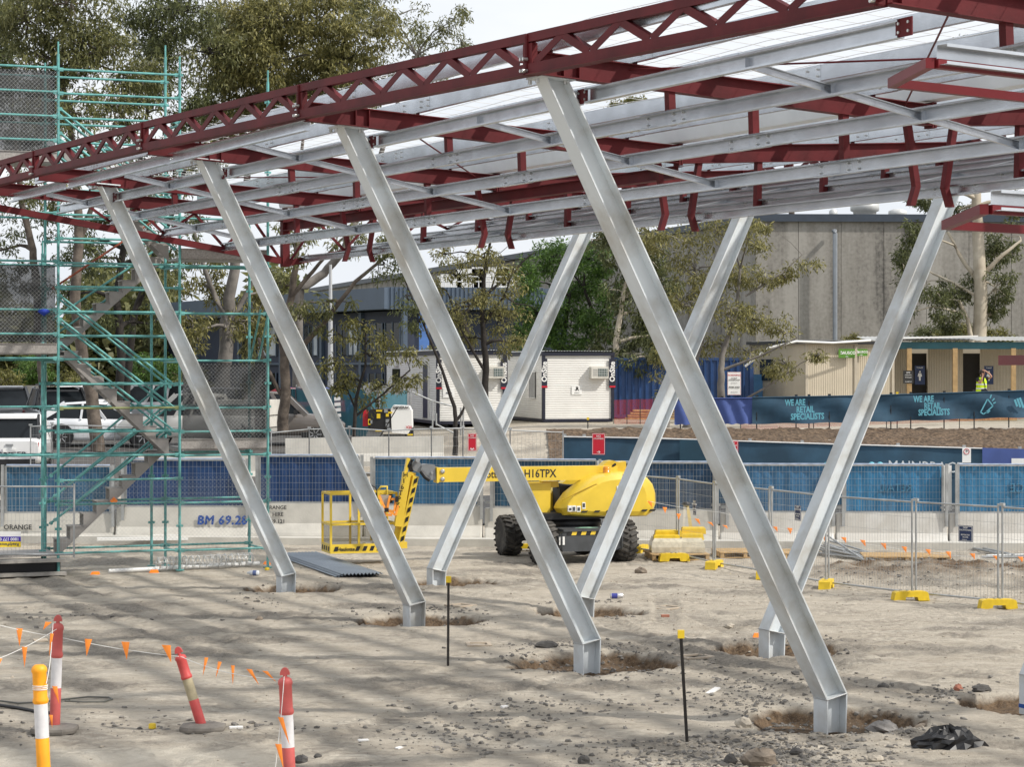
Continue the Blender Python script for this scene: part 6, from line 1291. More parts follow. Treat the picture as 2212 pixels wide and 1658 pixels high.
tree('gum_tree', [[(1562, 900, .2), (1556, 830, .17), (1560, 770, .13), (1590, 680, .09), (1600, 580, .06)], [(1440, 960, .14), (1443, 890, .12), (1480, 760, .09), (1500, 600, .06)], [(1478, 960, .22), (1486, 900, .17), (1500, 800, .12), (1530, 680, .08)], [(1560, 800, .07), (1640, 770, .05), (1720, 730, .03)], [(1610, 640, .05), (1690, 590, .04), (1735, 550, .02)], [(1580, 880, .06), (1650, 840, .045), (1710, 800, .03)]],
     [(1400, 520, 50, 30), (1470, 520, 55, 30), (1540, 500, 55, 28), (1610, 520, 45, 35), (1650, 490, 28, 25, .7), (1500, 580, 60, 35), (1580, 600, 60, 35), (1640, 610, 45, 30), (1470, 660, 60, 35), (1560, 680, 65, 30), (1640, 690, 55, 28), (1700, 720, 42, 16, .8), (1735, 565, 34, 20, .9), (1700, 600, 25, 20, .5), (1530, 750, 60, 25, .8), (1620, 760, 50, 20, .8), (1450, 760, 40, 30), (1700, 790, 30, 18, .7), (1670, 800, 30, 14, .6), (1430, 830, 35, 20, .7), (1760, 770, 18, 10, .4)], 81, LFO, BKG, 'many-stemmed olive gum in front of the container and warehouse, centre right', leaf=.2, n=44, seed=14, dj=1.0)
tree('gum_tree', [[(2118, 860, .36), (2117, 725, .34), (2115, 600, .30), (2113, 500, .27), (2108, 430, .22), (2112, 300, .15), (2112, 170, .09)], [(2115, 610, .12), (2080, 560, .10), (2050, 500, .07)], [(2115, 600, .13), (2165, 550, .09), (2205, 520, .06)], [(2100, 745, .14), (2090, 690, .10), (2070, 650, .07)], [(2110, 640, .08), (2060, 610, .06), (2020, 590, .05)]],
     [(1960, 530, 38, 38), (1945, 570, 32, 24), (1985, 620, 30, 28, .7), (1950, 680, 24, 20, .6), (2030, 660, 40, 34), (2060, 700, 30, 22, .8), (2150, 620, 40, 42), (2165, 560, 35, 30, .8), (2070, 620, 35, 40, .8), (2010, 430, 45, 28, .7), (2180, 510, 40, 28, .6), (2080, 450, 30, 25, .4), (2170, 670, 32, 20, .5), (2105, 110, 42, 26), (2150, 150, 45, 22), (2190, 190, 30, 22, .8), (2075, 180, 30, 18, .7), (2190, 440, 35, 22, .5)], 106, LFD, BKP, 'smooth pale-trunked gum at right in front of the warehouse', leaf=.27, n=56, seed=15, dj=1.2)
tree('gum_tree', [[(1350, 800, .3), (1350, 260, .15)]], [(1340, 236, 38, 16), (1375, 228, 28, 12), (1310, 240, 20, 10)], 150, LFY, BK, 'yellow-green tree top just showing through the roof frame behind the second column', leaf=.4, n=60, seed=16, branch=False)
tree('gum_tree', [[(1710, 800, .3), (1710, 200, .15)]], [(1700, 180, 26, 12), (1735, 186, 16, 9)], 160, LF, BK, 'far tree top showing through the roof frame right of centre', leaf=.4, n=60, seed=17, branch=False)
m = MB(); q = random.Random(5); p0 = at(1000, 700, 87)        # bare dead limbs by the green tree
for (x0, y0, x1, y1, r) in ((990, 690, 1110, 590, .09), (1110, 590, 1160, 545, .05), (1000, 655, 1090, 640, .07), (1090, 640, 1160, 665, .04), (1060, 630, 1090, 560, .04), (1030, 560, 1100, 530, .03), (1110, 590, 1130, 555, .03), (1010, 570, 1060, 540, .025), (1060, 540, 1120, 560, .02), (1040, 600, 1010, 555, .025), (1090, 575, 1150, 590, .02)):
    a, b = at(x0, y0, 87), at(x1, y1, 87); m.path([a, a.lerp(b, .35)+V((0, 0, q.uniform(-.15, .2))), a.lerp(b, .7)+V((0, 0, q.uniform(-.2, .15))), b], r, 5, rs=[r, r*.8, r*.6, r*.35])
m.path([at(1046, 905, 87), at(1030, 800, 87), at(1000, 690, 87), at(985, 655, 87)], .14, 7, rs=[.16, .14, .12, .08])
m.build('dead_tree', BKD, None, label='bare dark tree with crooked leafless limbs left of the green tree', cat='tree')
# shrubs
sh = [(2085, 722, 50, 18, 112, LFY, 'pale yellow shrub at the foot of the pale-trunked gum'), (2150, 726, 34, 14, 112, LFY, 'small yellow shrub right of the pale-trunked gum'), (2010, 722, 36, 16, 114, LFD, 'dull shrub left of the pale trunk above the walkway roof'), (1840, 731, 14, 7, 118, LFO, 'tiny brown tuft above the hut roofs by the warehouse'),
      (10, 830, 34, 28, 112, LFY, 'golden shrub at the left edge behind the cars'), (70, 800, 42, 30, 125, LFG, 'green rounded shrub left of the black ute roof'), (150, 830, 26, 24, 108, LFY, 'yellow shrub right behind the black ute'), (330, 800, 60, 40, 115, LFG, 'green bush behind the lower stair flight'), (420, 830, 40, 30, 112, LF, 'olive bush by the second scaffold standard'), (925, 765, 14, 12, 90, LFO, 'brown shrub beside the blue pillar'), (1405, 935, 8, 10, 79, LFD, 'small dark weed at the foot of the bank by the timber stack')]
for i, (x, y, rx, ry, Y, lf, lb) in enumerate(sh): tree('shrub', [[(x, y+ry*1.3, .06), (x+2, y+ry*.3, .04), (x-3, y-ry*.4, .02)]], [(x, y, rx, ry), (x-rx*.5, y+ry*.4, rx*.5, ry*.6), (x+rx*.5, y+ry*.3, rx*.5, ry*.6)], Y, lf, BK, lb, leaf=.24, n=50, seed=30+i, cat='shrub', group='shrubs', dj=.6, dens=1.5)
# the wood far behind the car park
q = random.Random(8); cl, rs = [], []
for _ in range(2600):
    x = q.uniform(-220, 640); hgt = 640+70*math.sin(x*.017)+40*math.sin(x*.05+1); y = hgt+(850-hgt)*q.random()**.8; p = at(x, y, q.uniform(150, 185)); cl.append(tuple(p)); rs.append(q.uniform(.9, 1.7))
co = leaves(cl, rs, 26, .7, .5, 77, .25).astype(np.float32); me = bpy.data.meshes.new('far_wood'); npmesh(me, co, np.arange(len(co), dtype=np.int32).reshape(-1, 4), 4); me.update(); me.materials.append(LF)
o = bpy.data.objects.new('far_wood', me); sc.collection.objects.link(o); tag(o, kind='stuff', label='far wood of gums behind the car park', cat='wood')
# ---------------------------------------------------------------- foreground bollards, bunting, pickets
BOY = M('bollard_orange', (.90, .36, .01), .5, 0, .1, 5); BOR = M('bollard_red', (.50, .065, .06), .5, 0, .12, 5); BOO = M('bollard_faded_red', (.50, .095, .085), .55, 0, .15, 5); BAND = M('reflective_band', (.66, .65, .66), .4, 0, .08, 12); BANDD = M('dusty_band', (.36, .31, .20), .6, 0, .2, 10); RUB = M('rubber_base', (.20, .18, .155), .85, 0, .25, 6, .3, 30); STRING = M('white_string', (.75, .75, .72), .8)
def bollard(x, yt, yb, Y, label, mt, band, lean=(0, 0), knob=True, d=.145, base=True):
    p = at(x, yb, Y); hgt = (yb-yt)*Y/FD; t = thing('bollard', p[:], label, 'bollard', 'T-top bollards in the foreground')
    ax = V((lean[0], lean[1], 1)).normalized(); X3 = Rm(V((1, 0, -lean[0])), ax); r = d/2; H = hgt-(.09 if knob else 0)
    c = V((0, 0, 0))
    m = MB(); m.lathe(c, [(r*.92, .02), (r*.92, H*.40), (r*.86, H*.41), (r*.86, H*.67), (r*.90, H*.68), (r*1.06, H*.695), (r*1.06, H*.715), (r*.94, H*.735), (r*.94, H*.93), (r*1.06, H*.945), (r*1.06, H*.965), (r*.92, H*.985), (r*.6, H*1.0)], 20, ax=X3); m.build('post', mt, t, world=False)
    m = MB(); m.lathe(c, [(r*.93, H*.40), (r*.93, H*.68)], 20, ax=X3); m.build('band', band, t, world=False)
    if knob:
        m = MB(); m.lathe(X3 @ V((0, 0, H)), [(r*.35, 0), (r*.30, .03)], 10, ax=X3); o = [(math.cos(a)*r*.72, math.sin(a)*.075+.025) for a in [k*math.pi/8 for k in range(9)]]
        m.prism([X3 @ V((a, -.02, H+b)) for a, b in o], X3 @ V((0, .045, 0))); m.build('knob', mt, t, world=False)
    if base:
        m = MB(); o = [(.26, .14), (.14, .26), (-.14, .26), (-.26, .14), (-.26, -.14), (-.14, -.26), (.14, -.26), (.26, -.14)]
        m.loft([[V((a*s, b*s, z)) for a, b in o] for s, z in ((.98, -.01), (1, .02), (.97, .05), (.55, .075))], sm=False); m.lathe((.17, .06, .048), [(.03, 0), (.03, .004)], 10, 1); m.build('foot', [RUB, BLACK], t, world=False, rz=.3)
    return t, p+ax*(H-.01), p+ax*H*.5
b1, k1, _ = bollard(96, 1437, 1700, 22.9, 'orange bollard with white string wound round it, nearest at lower left', BOY, BAND, (-.045, 0), False, .152)
b2, k2, _ = bollard(118, 1331, 1580, 26.3, 'red-topped bollard standing behind the orange one', BOO, BAND, (.03, 0), True, .135)
b3, k3, _ = bollard(438, 1392, 1577, 26.4, 'red bollard leaning far left in its rubber foot', BOR, BANDD, (-.31, 0), True, .13)
b4, k4, _ = bollard(627, 1445, 1716, 22.6, 'pink-red and white bollard cut off by the bottom edge', BOO, BAND, (-.045, 0), True, .14)
m = MB()
for z in (.845, .86, .83): m.lathe(V((-.045*1.0, 0, z*1.2)), [(.079, -.004), (.079, .004)], 20)
m.build('string_turns', STRING, b1, world=False)
def bunting(pts, flags, label, Yd, mat=ORANGE, r=.004, fl=(.085, .20)):
    P = [at(x, y, Y) for x, y, Y in pts]; t = thing('flag_bunting', P[0][:], label, 'bunting', 'orange flag bunting')
    full = []
    for a, b in zip(P[:-1], P[1:]):
        n = 8; sag = (b-a).length*.015
        full += [a.lerp(b, k/n)-UP*(sag*4*(k/n)*(1-k/n)) for k in range(n)]
    full.append(P[-1]); m = MB(); m.path(full, r, 5); m.build('rope', STRING, t)
    q = random.Random(len(flags))
    for x, y, dx, dy, w_ in flags:          # top centre pixel, tip offset
        best = min(full, key=lambda p: abs(CX+FD*p.x/p.y-x)); Y = best.y
        a, b, c = at(x-w_, y, Y-.005), at(x+w_, y+1, Y-.005), at(x+dx, y+dy, Y-.03-.03*q.random())
        m = MB(); md = (a+b)/2*.5+c*.5+V((0, -.02, 0)); m.add([a, b, c, md, (a+b)/2+V((0, -.012, 0))], [(0, 4, 3), (4, 1, 3), (1, 2, 3), (2, 0, 3)], sm=True)
        m.build('flag', mat, t)
    return t
FO = M('flag_orange', (.95, .27, .03), .6, 0, .08, 9)
def Y_(k): return k.y
kx = lambda p: (CX+FD*p.x/p.y, HY-FD*(p.z-CH)/p.y, p.y)
bunting([(-60, 1345, 26.2), (0, 1352, 26.1), kx(k2-UP*.15), kx(k3+V((0, -.07, 0)))], [(42, 1358, 0, 40, 7), (191, 1381, -4, 38, 8), (271, 1387, 3, 40, 9), (359, 1394, 11, 39, 10)], 'orange flag bunting strung from the left edge past the red-topped bollard to the leaning one', 26, FO)
bunting([(-40, 1450, 24.5), (0, 1423, 25), kx(k2-UP*.05+V((0, -.08, 0)))], [(53, 1398, 0, 46, 6), (0, 1423, -2, 15, 5), (105, 1344, -12, 18, 7)], 'short orange bunting falling from the red-topped bollard to the left edge', 25, FO)
bunting([kx(k3+V((.02, -.07, 0))), kx(k4+V((0, -.08, 0)))], [(446, 1421, -8, 41, 4), (475, 1430, -9, 36, 4), (503, 1438, 0, 43, 4), (538, 1446, 22, 36, 6), (572, 1450, 26, 26, 6)], 'orange bunting with narrow twisted flags between the leaning and pink bollards', 25, FO)
bunting([kx(k2+V((-.04, -.08, .02))), (107, 1440, 23.2), (100, 1478, 22.8)], [(112, 1369, -6, 52, 4), (118, 1483, 10, 40, 6), (110, 1545, 3, 30, 4)], 'orange bunting tail tied down from the red-topped bollard onto the orange one', 24, FO)
bunting([kx(k4+V((.0, -.085, .03))), (606, 1560, 22.4), (594, 1668, 22.3)], [(606, 1550, 20, 62, 6), (601, 1608, 12, 56, 7)], 'orange bunting tail hanging down the front of the pink bollard', 22, FO)
bunting([(1398, 1083, 48.2), (1560, 1108, 47.8), (1700, 1146, 47.3), (1900, 1180, 46.8), (2100, 1204, 46.4), (2260, 1213, 46)], [(1403, 1083, 6, 15, 5), (1436, 1096, 1, 14, 5), (1466, 1110, 0, 14, 5), (1505, 1121, 8, 14, 5), (1532, 1128, 10, 10, 5), (1565, 1135, 8, 9, 5), (1594, 1136, 8, 14, 5), (1674, 1138, 6, 13, 5), (1706, 1141, 2, 14, 6), (1782, 1160, 0, 12, 4), (1822, 1161, 6, 13, 6), (1863, 1167, 7, 15, 6), (1908, 1174, 6, 15, 6), (1953, 1181, 5, 15, 6), (2004, 1187, 5, 14, 6), (2048, 1192, 6, 16, 6), (2100, 1196, 6, 14, 6), (2150, 1201, 7, 14, 6), (2204, 1203, 5, 14, 6)], 'long orange bunting behind the wire fence from the lift to the right edge', 47, FO, fl=(.1, .14))
for x0, y0, x1, y1, lb in ((969, 1254, 968, 1438, 'black steel picket with yellow cap between the second and third columns'), (1471, 1373, 1485, 1606, 'rusty black picket with yellow cap, slightly tilted, right of centre')):
    p = gd(x1, y1); q_ = at(x0, y0, p.y); t = thing('steel_picket', p[:], lb, 'picket', 'capped pickets'); m = MB(); d = (q_-p).normalized()
    for a in (0, 2.1, 4.2): m.beam(p+V((math.cos(a)*.012, math.sin(a)*.012, -.05)), q_+V((math.cos(a)*.012, math.sin(a)*.012, 0)), .026, .008, V((math.cos(a), math.sin(a), 0)))
    m.build('shaft', M('picket_black', (.02, .016, .013), .6, 0, .5, 12), t); m = MB(); m.box(q_+UP*.01, (.075, .075, .09)); m.build('cap', YELB, t)
# ---------------------------------------------------------------- rocks, rubble and litter
def rock(c, s, label, seed, mat=ROCK, cat='rock', group='loose rocks', name='rock'):
    import mathutils
    bm_ = []; q = np.random.RandomState(seed); n, k = 9, 7; rings = []
    for i in range(k):
        th = math.pi*(i+.3)/(k-.4); 
        rings.append([V((math.cos(2*math.pi*j/n)*math.sin(th)*s[0]*(.75+.5*q.rand()), math.sin(2*math.pi*j/n)*math.sin(th)*s[1]*(.75+.5*q.rand()), math.cos(th)*s[2]*(.8+.4*q.rand())+s[2]*.45))+c for j in range(n)])
    m = MB(); m.loft(rings, sm=False); return m.build(name, mat, None, label=label, cat=cat, group=group)
ROCKB = M('brown_rock', (.22, .18, .14), .9, 0, .3, 6, .5, 25); ROCKP = M('pale_rock', (.38, .34, .28), .9, 0, .25, 6, .5, 25); ROCKD = M('dark_rock', (.085, .08, .075), .9, 0, .3, 6, .5, 25)
def gp_(x, y): p = gd(x, y); p.z = float(gz(p.x, p.y)); return p
for i, (x, y, s, mt, lb) in enumerate(((1905, 1553, (.20, .14, .10), ROCK, 'large flat grey rock right of the nearest column base'), (1928, 1563, (.07, .06, .055), ROCK, 'small round rock tucked under the large flat rock'), (1958, 1562, (.13, .09, .06), ROCKP, 'pale rock right of the large flat rock'), (2000, 1560, (.14, .08, .05), ROCKB, 'brown slab rock at the right rim of the nearest hole'), (1607, 1570, (.10, .08, .08), ROCKP, 'pale block of rock left of the nearest column base'), (1640, 1655, (.20, .14, .12), ROCKB, 'big brown rock at the bottom edge right of centre'), (1578, 1650, (.08, .07, .07), ROCKD, 'dark rock in the rubble at the bottom edge'), (1720, 1630, (.07, .06, .05), ROCKD, 'dark lump in the rubble below the nearest column'), (1908, 1486, (.075, .06, .05), ROCKD, 'small dark rock on the bare ground right of the nearest column'), (2070, 1490, (.06, .06, .06), M('brick_red', (.30, .12, .08), .9), 'broken red brick at the small pit on the right'), (2120, 1492, (.14, .10, .06), ROCKD, 'dark slab at the small pit on the right'), (1575, 1352, (.10, .08, .05), ROCKP, 'pale broken clod beside the right picket top'), (1384, 1238, (.14, .10, .09), ROCKB, 'brown clod in front of the lift tyre'), (1180, 1402, (.16, .1, .07), ROCKD, 'dark clod at the left rim of the second nearest hole'), (652, 1648, (.075, .06, .06), ROCKD, 'dark stone right of the pink bollard foot'), (686, 1640, (.04, .03, .03), ROCKD, 'small dark stone by the bottom edge'), (1890, 1642, (.09, .06, .05), ROCKP, 'pale stone near the black bag'), (560, 1340, (.06, .05, .05), ROCKB, 'small brown stone beyond the leaning bollard'), (1262, 1650, (.07, .06, .06), ROCKD, 'dark stone at the bottom edge near the middle'))):
    rock(gp_(x, y), s, lb, i+3, mt)
g_ = .618; ICO = [(-g_, 1, 0), (g_, 1, 0), (-g_, -1, 0), (g_, -1, 0), (0, -g_, 1), (0, g_, 1), (0, -g_, -1), (0, g_, -1), (1, 0, -g_), (1, 0, g_), (-1, 0, -g_), (-1, 0, g_)]
ICF = [(0, 11, 5), (0, 5, 1), (0, 1, 7), (0, 7, 10), (0, 10, 11), (1, 5, 9), (5, 11, 4), (11, 10, 2), (10, 7, 6), (7, 1, 8), (3, 9, 4), (3, 4, 2), (3, 2, 6), (3, 6, 8), (3, 8, 9), (4, 9, 5), (2, 4, 11), (6, 2, 10), (8, 6, 7), (9, 8, 1)]
def scatter(name, zones, label, mat, seed, smin, smax):
    q = np.random.RandomState(seed); m = MB()
    for (x, y, rx, ry, n) in zones:
        for _ in range(n):
            a = q.normal(size=2)*.5; p = gd(x+a[0]*rx, y+a[1]*ry) if y+a[1]*ry > 1180 else None
            if p is None: continue
            s = smin+(smax-smin)*q.rand()**2.5; p.z = float(gz(p.x, p.y))+s*.15
            an = q.rand()*6.3; ca_, sa_ = math.cos(an), math.sin(an); sc3 = s*(.5+.6*q.rand(3))
            vs = [p+V((ca_*u[0]-sa_*u[1], sa_*u[0]+ca_*u[1], u[2])) for u in [[sc3[0]*c_[0]*k_, sc3[1]*c_[1]*k_, sc3[2]*.62*c_[2]*k_] for c_, k_ in zip(ICO, .55+.75*q.rand(12))]]
            m.add(vs, ICF)
    return m.build(name, mat, None, label=label, cat='rubble', kind='stuff')
scatter('dark_rubble', [(1560, 1632, 330, 40, 900), (1640, 1610, 200, 30, 350), (1800, 1640, 160, 30, 200), (1600, 1510, 160, 40, 350), (1340, 1430, 190, 36, 260), (1000, 1590, 230, 45, 330), (1150, 1530, 260, 30, 260), (1700, 1470, 200, 30, 160), (480, 1572, 200, 14, 90), (150, 1560, 300, 40, 110), (560, 1300, 60, 20, 60), (120, 1330, 160, 20, 90), (2050, 1500, 130, 30, 150), (1850, 1560, 260, 40, 200), (1320, 1415, 250, 30, 160), (880, 1330, 200, 18, 120), (1255, 1398, 170, 8, 160), (1340, 1450, 130, 16, 140), (1130, 1420, 80, 14, 90), (1900, 1575, 120, 22, 220), (1690, 1545, 110, 14, 120), (890, 1318, 120, 6, 90), (990, 1345, 70, 10, 70), (630, 1264, 90, 4, 60), (1270, 1302, 110, 6, 90), (1340, 1330, 60, 8, 60), (1700, 1385, 120, 8, 110), (1800, 1412, 60, 9, 60), (2100, 1240, 200, 16, 240), (1900, 1255, 160, 14, 160)], 'dark stone rubble scattered over the dirt', M('rubble_dark', (.17, .158, .142), .95, 0, .45, 5), 5, .009, .048)
scatter('pale_rubble', [(1106, 1450, 1500, 260, 700), (1560, 1632, 330, 40, 300), (1900, 1580, 260, 60, 200), (1700, 1280, 700, 60, 300), (1000, 1250, 900, 60, 300), (2000, 1270, 260, 30, 260)], 'small pale stones and crumbs over the dirt', M('pale_crumb', (.33, .29, .235), .95, 0, .35, 9), 6, .007, .035)
# black plastic bag
c = gp_(2048, 1612); q = np.random.RandomState(4); m = MB(); n = 26; rings = []
for i in range(9):
    t_ = i/8; rings.append([c+V((math.cos(2*math.pi*j/n)*(.36*(1-t_)**.6+.02)*(.8+.45*q.rand()), math.sin(2*math.pi*j/n)*(.22*(1-t_)**.6+.02)*(.8+.45*q.rand()), .22*t_**.6*(.6+.6*q.rand())+.0)) for j in range(n)])
m.loft(rings, sm=False); m.build('plastic_bag', M('black_plastic', (.012, .012, .013), .38, 0, .2, 3), None, label='crumpled shiny black plastic bag lying on the dirt at lower right', cat='bag')
# cable loops on the left
m = MB(); pts = [gd(x, y)+UP*.02 for x, y in ((-80, 1512), (-20, 1516), (40, 1524), (80, 1522), (125, 1517), (190, 1510), (235, 1511), (243, 1515), (225, 1520), (180, 1521), (140, 1519))]; m.path(pts, .012, 6); m.build('cable', M('grey_cable', (.12, .12, .105), .6), None, label='thin grey cable looping across the dirt at lower left', cat='cable')
m = MB(); pts = [gd(x, y)+UP*.03 for x, y in ((-80, 1526), (-10, 1529), (40, 1536), (80, 1544), (120, 1548))]; m.path(pts, .022, 6); m.build('hose', BLACK, None, label='short thick black hose end below the grey cable', cat='hose')
# litter
def flat(name, x, y, w_, d_, h, mat, label, cat, rz=0, hollow=False):
    p = gp_(x, y); t = MB(); M3 = Matrix.Rotation(rz, 3, 'Z')
    if hollow:
        for s in (-1, 1): t.box(p+M3 @ V((0, s*d_*.42, h)), (w_, d_*.16, h*2), M3); t.box(p+M3 @ V((s*w_*.42, 0, h)), (w_*.16, d_*.68, h*2), M3)
    else: t.box(p+UP*h, (w_, d_, h*2), M3 @ Matrix.Rotation(.12, 3, 'X'))
    return t.build(name, mat, None, label=label, cat=cat)
CARD = M('weathered_card', (.42, .35, .27), .85, 0, .15, 6); PAPER = M('white_paper', (.7, .69, .67), .7)
flat('frame_offcut', 1034, 1395, .38, .42, .012, CARD, 'pale rectangular timber frame lying left of the second nearest hole', 'frame', .1, True)
flat('frame_offcut', 995, 1312, .42, .42, .012, CARD, 'pale diamond-laid frame offcut beside the left picket', 'frame', .78, True)
flat('frame_offcut', 1438, 1309, .6, .5, .01, CARD, 'faint square frame lying on the pale ground behind the columns', 'frame', .78, True)
flat('frame_offcut', 1500, 1418, .5, .4, .012, CARD, 'thin timber frame offcut right of the tilted picket', 'frame', .5, True)
flat('card_scrap', 88, 1385, .22, .14, .01, CARD, 'folded cardboard scrap beside the red-topped bollard', 'cardboard', .4)
flat('corner_offcut', 1540, 1497, .08, .32, .01, PAPER, 'pale metal corner offcut lying by the dark rubble', 'offcut', -.5)
flat('paper_scrap', 785, 1605, .12, .06, .006, PAPER, 'white paper scrap near the bottom edge, middle of the yard', 'litter', .3)
flat('paper_scrap', 1090, 1528, .10, .05, .012, PAPER, 'crumpled white paper scrap in the middle of the yard', 'litter', .8)
flat('paper_scrap', 510, 1577, .16, .06, .01, PAPER, 'white torn wrapper right of the yellow plug', 'litter', .2)
flat('paper_scrap', 862, 1620, .11, .05, .006, PAPER, 'flat white label on the dirt right of the bunting', 'litter', 1.1)
flat('brick_scrap', 1437, 1331, .14, .05, .02, M('brick_scrap_red', (.36, .15, .10), .9), 'small reddish brick scrap beyond the pit at the middle', 'litter', .2)
def bottle(x, y, lb, rz, r, L_, mats, can=False, name='bottle'):
    p = gp_(x, y)+UP*r; d = V((math.cos(rz), math.sin(rz), 0)); m = MB(); X3 = Rm(V((0, 0, 1)), d)
    if can: m.lathe(p, [(0, 0), (r*.85, 0), (r, .01), (r, L_-.01), (r*.85, L_), (0, L_)], 14, ax=X3); m.lathe(p+d*L_*.1, [(r*1.01, 0), (r*1.01, L_*.45)], 14, mi=1, ax=X3)
    else: m.lathe(p, [(0, 0), (r, .01), (r, L_*.7), (r*.4, L_*.88), (r*.4, L_)], 14, ax=X3); m.lathe(p+d*L_*.2, [(r*1.02, 0), (r*1.02, L_*.3)], 14, mi=1, ax=X3)
    return m.build(name, mats, None, label=lb, cat='can' if can else 'bottle')
bottle(1318, 1295, 'small blue and silver drink can on the ground behind the second nearest column', .1, .05, .24, [M('can_silver', (.6, .6, .62), .3, .7), M('can_blue', (.06, .07, .32), .3, .3)], True, 'drink_can')
bottle(560, 1243, 'clear plastic bottle with blue label lying left of the farthest column', 2.9, .055, .26, [M('clear_plastic', (.6, .63, .66), .15), M('bottle_label', (.1, .14, .3), .5)])
m = MB(); p = gp_(329, 1573); m.lathe(p, [(.045, 0), (.045, .05), (.03, .06), (0, .06)], 14); m.build('yellow_plug', YELB, None, label='small yellow plastic plug on the dirt left of the leaning bollard', cat='cap')
m = MB(); p = gp_(577, 1233); m.lathe(p, [(.05, 0), (.05, .05), (0, .06)], 12); m.build('yellow_plug', YELB, None, label='small yellow cap beside the scaffold foot', cat='cap')
for x, y, lb in ((75, 1243, 'orange paint marker under the left entry step'), (205, 1243, 'orange marker under the entry step at the standard'), (332, 1238, 'orange marker below the chain-link foot'), (578, 1222, 'orange marker beside the yellow cap at the scaffold end'), (1640, 1380, 'tiny red marker near the rear column')):
    p = gp_(x, y); m = MB(); m.prism([p+V((-.1, 0, .0)), p+V((.1, 0, .0)), p+V((.07, .06, .06)), p+V((-.07, .05, .06))], (0, .05, 0)); m.build('orange_marker', ORANGE, None, label=lb, cat='marker', group='orange markers by the scaffold')
# corrugated sheets on the ground, wire roll, pipes
def corr(p, q_, w_, n, mat, label, stack=3):
    d = (q_-p).normalized(); s = V((-d.y, d.x, 0)).normalized(); t = thing('corrugated_sheets', ((p+q_)/2)[:], label, 'roof sheets')
    for k in range(stack):
        m = MB(); R0 = [p-d*.06*k+s*(w_*(j/(n*4)-.5)+.05*k)+UP*(.03+.028*k+.022*math.sin(j*math.pi/2)) for j in range(n*4+1)]; m.loft([R0, [x+(q_-p)+d*.12*k for x in R0]], sm=False, closed=False, caps=False); m.build('sheet', mat, t)
ZA = M('zincalume_sheet', (.33, .37, .41), .4, .6, .1, 3)
corr(gd(640, 1204), gd(770, 1249), .85, 11, ZA, 'stack of grey corrugated roof sheets on the ground right of the farthest column')
t = thing('wire_roll', gd(400, 1232)[:], 'loose roll of silver chain wire around a white pipe at the scaffold foot', 'wire roll'); P0, P1 = gd(235, 1240)+UP*.05, gd(560, 1226)+UP*.08
m = MB(); m.tube(P0, P1, .045, 10); m.build('pipe', SIGNW, t); m = MB(); dd = (P1-P0); nrm = V((-dd.y, dd.x, 0)).normalized()
for k in range(15):
    c = P0+dd*(.32+.62*k/14)+UP*.10
    for r_ in (.13, .145, .12): m.path([c+nrm*math.cos(a*math.pi/7)*r_+UP*math.sin(a*math.pi/7)*r_+dd.normalized()*(.02*math.sin(a+k+r_*90)) for a in range(15)], .007, 4)
for j in range(9): a = j*2*math.pi/9; m.path([P0+dd*(.32+.62*k/6)+UP*.10+nrm*math.cos(a+k*.15)*.13+UP*math.sin(a+k*.15)*.13 for k in range(7)], .005, 4)
m.build('coils', WIRE, t)
m = MB(); 
for a, b, r_ in (((330, 1172), (600, 1168), .09), ((210, 1178), (520, 1176), .07)): m.beam(gd(*a)+UP*.14, gd(*b)+UP*.14, .18, r_)
m.build('white_channels', SIGNW, None, label='white plastic channel lengths lying behind the scaffold foot', cat='channel')
m = MB(); p = gd(446, 1222); m.beam(p, p+UP*.55, .04, .04); m.build('short_peg', M('peg_brown', (.10, .055, .035), .8), None, label='short rusty peg behind the scaffold at its second bay', cat='peg')
def pallet(x, y, w_, rz, label, z0=0):
    p = gd(x, y); p.z = z0; t = thing('pallet', p[:], label, 'pallet', 'timber pallets', rz)
    m = MB(); [m.box((0, -.5+k*.167, .125), (w_, .12, .022)) for k in range(7)]; m.build('deck_boards', WOOD, t, world=False)
    m = MB(); [m.box((x_, 0, .065), (.08, 1.1, .09)) for x_ in (-w_/2+.05, 0, w_/2-.05)]; m.build('bearers', WOOD, t, world=False)
    m = MB(); [m.box((0, y_, .01), (w_, .12, .02)) for y_ in (-.5, 0, .5)]; m.build('base_boards', WOOD, t, world=False)
pallet(1600, 1202, 1.15, .1, 'timber pallet lying left of the crossing columns'); pallet(1688, 1204, 1.15, .05, 'timber pallet mostly hidden behind the crossing columns'); pallet(1955, 1212, 1.9, -.08, 'wide double timber pallet lying right of the pipe pile'); pallet(1462, 1207, 1.3, .1, 'grey pallet under the plastic-wrapped stack')
t = thing('pipe_pile', gd(1842, 1212)[:], 'tangled pile of galvanised pipes behind the wire fence', 'pipes'); q = random.Random(9)
for k in range(17):
    a = gd(1775+q.uniform(-12, 20), 1196+q.uniform(-4, 9)); b = gd(1885+q.uniform(-25, 20), 1213+q.uniform(-9, 6)); a.z = q.uniform(.04, .42); b.z = q.uniform(.03, .10); m = MB(); m.tube(a, b, .022, 6); m.build('pipe', STEEL, t)
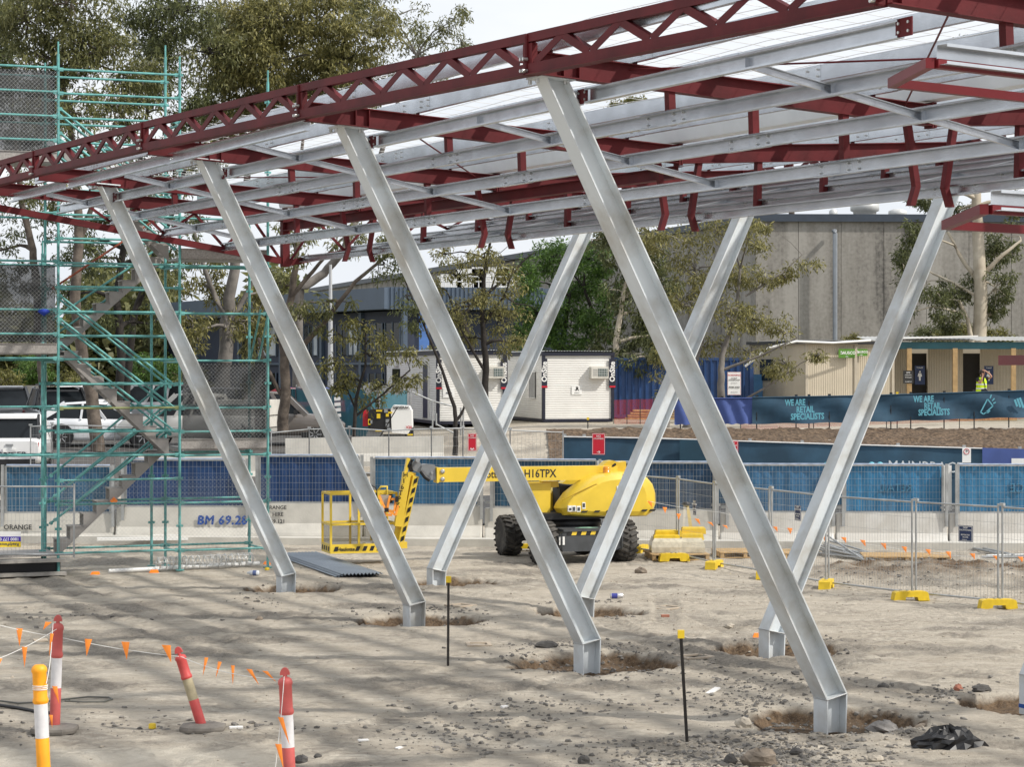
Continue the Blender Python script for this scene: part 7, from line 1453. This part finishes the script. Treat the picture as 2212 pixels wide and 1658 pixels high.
t = thing('pipe_lengths', gd(2120, 1200)[:], 'a few long pipes and rails lying at the far right behind the fence', 'pipes')
for a, b in (((2075, 1184), (2160, 1203)), ((2090, 1182), (2190, 1206)), ((2130, 1206), (2260, 1204)), ((2100, 1184), (2270, 1187)), ((2120, 1209), (2280, 1210))): m = MB(); m.tube(gd(*a)+UP*.05, gd(*b)+UP*.06, .03, 6); m.build('pipe', STEEL, t)
# wrapped stack of fence feet with a tripod leaning on it
c = gd(1462, 1205); t = thing('wrapped_stack', c[:], 'plastic-wrapped stack of yellow fence feet on a pallet beside the lift', 'wrapped stack'); q = np.random.RandomState(3)
m = MB(); rings = []
for z, s in ((.14, 1), (.26, 1.02), (.38, .98), (.46, .9)): rings.append([c+V((x*s*.58*(1+.03*q.rand()), y*s*.45*(1+.03*q.rand()), z)) for x, y in ((-1, -1), (-.3, -1.03), (.3, -1), (1, -1), (1.02, 0), (1, 1), (.2, 1), (-1, 1), (-1.02, 0))])
m.loft(rings, sm=False); m.build('plastic_wrap', M('milky_wrap', (.66, .62, .50), .25, 0, .15, 8), t)
for x, y, z, s in ((-.2, -.1, .55, .62), (.38, .1, .60, .55), (.34, -.1, .48, .5), (-.25, -.2, .46, .6)):
    m = MB(); m.loft([[c+V((x+a*s*k, y+b*.17*k, z+h)) for a, b in ((-.5, -1), (.5, -1), (.5, 1), (-.5, 1))] for h, k in ((-.07, 1), (.05, .96), (.075, .88))], sm=False); m.build('foot_block', YELB, t)
p = gd(1487, 1200); t = thing('tripod', p[:], 'folded yellow surveying tripod leaning on the wrapped stack', 'tripod')
for k, (dx, dy) in enumerate(((-.16, 0), (.10, -.05), (.16, .05))):
    m = MB(); m.beam(p+V((dx, dy-.25, .0)), p+V((dx*.2-.05, .0, 1.15)), .05, .03, (0, 1, 0)); m.build('leg', M('tripod_yellow', (.62, .50, .22), .5) if k else M('tripod_pale', (.65, .62, .55), .5), t)
m = MB(); m.lathe(p+V((-.05, 0, 1.14)), [(.09, 0), (.10, .03), (.06, .07)], 12); m.build('head', BLACK, t)
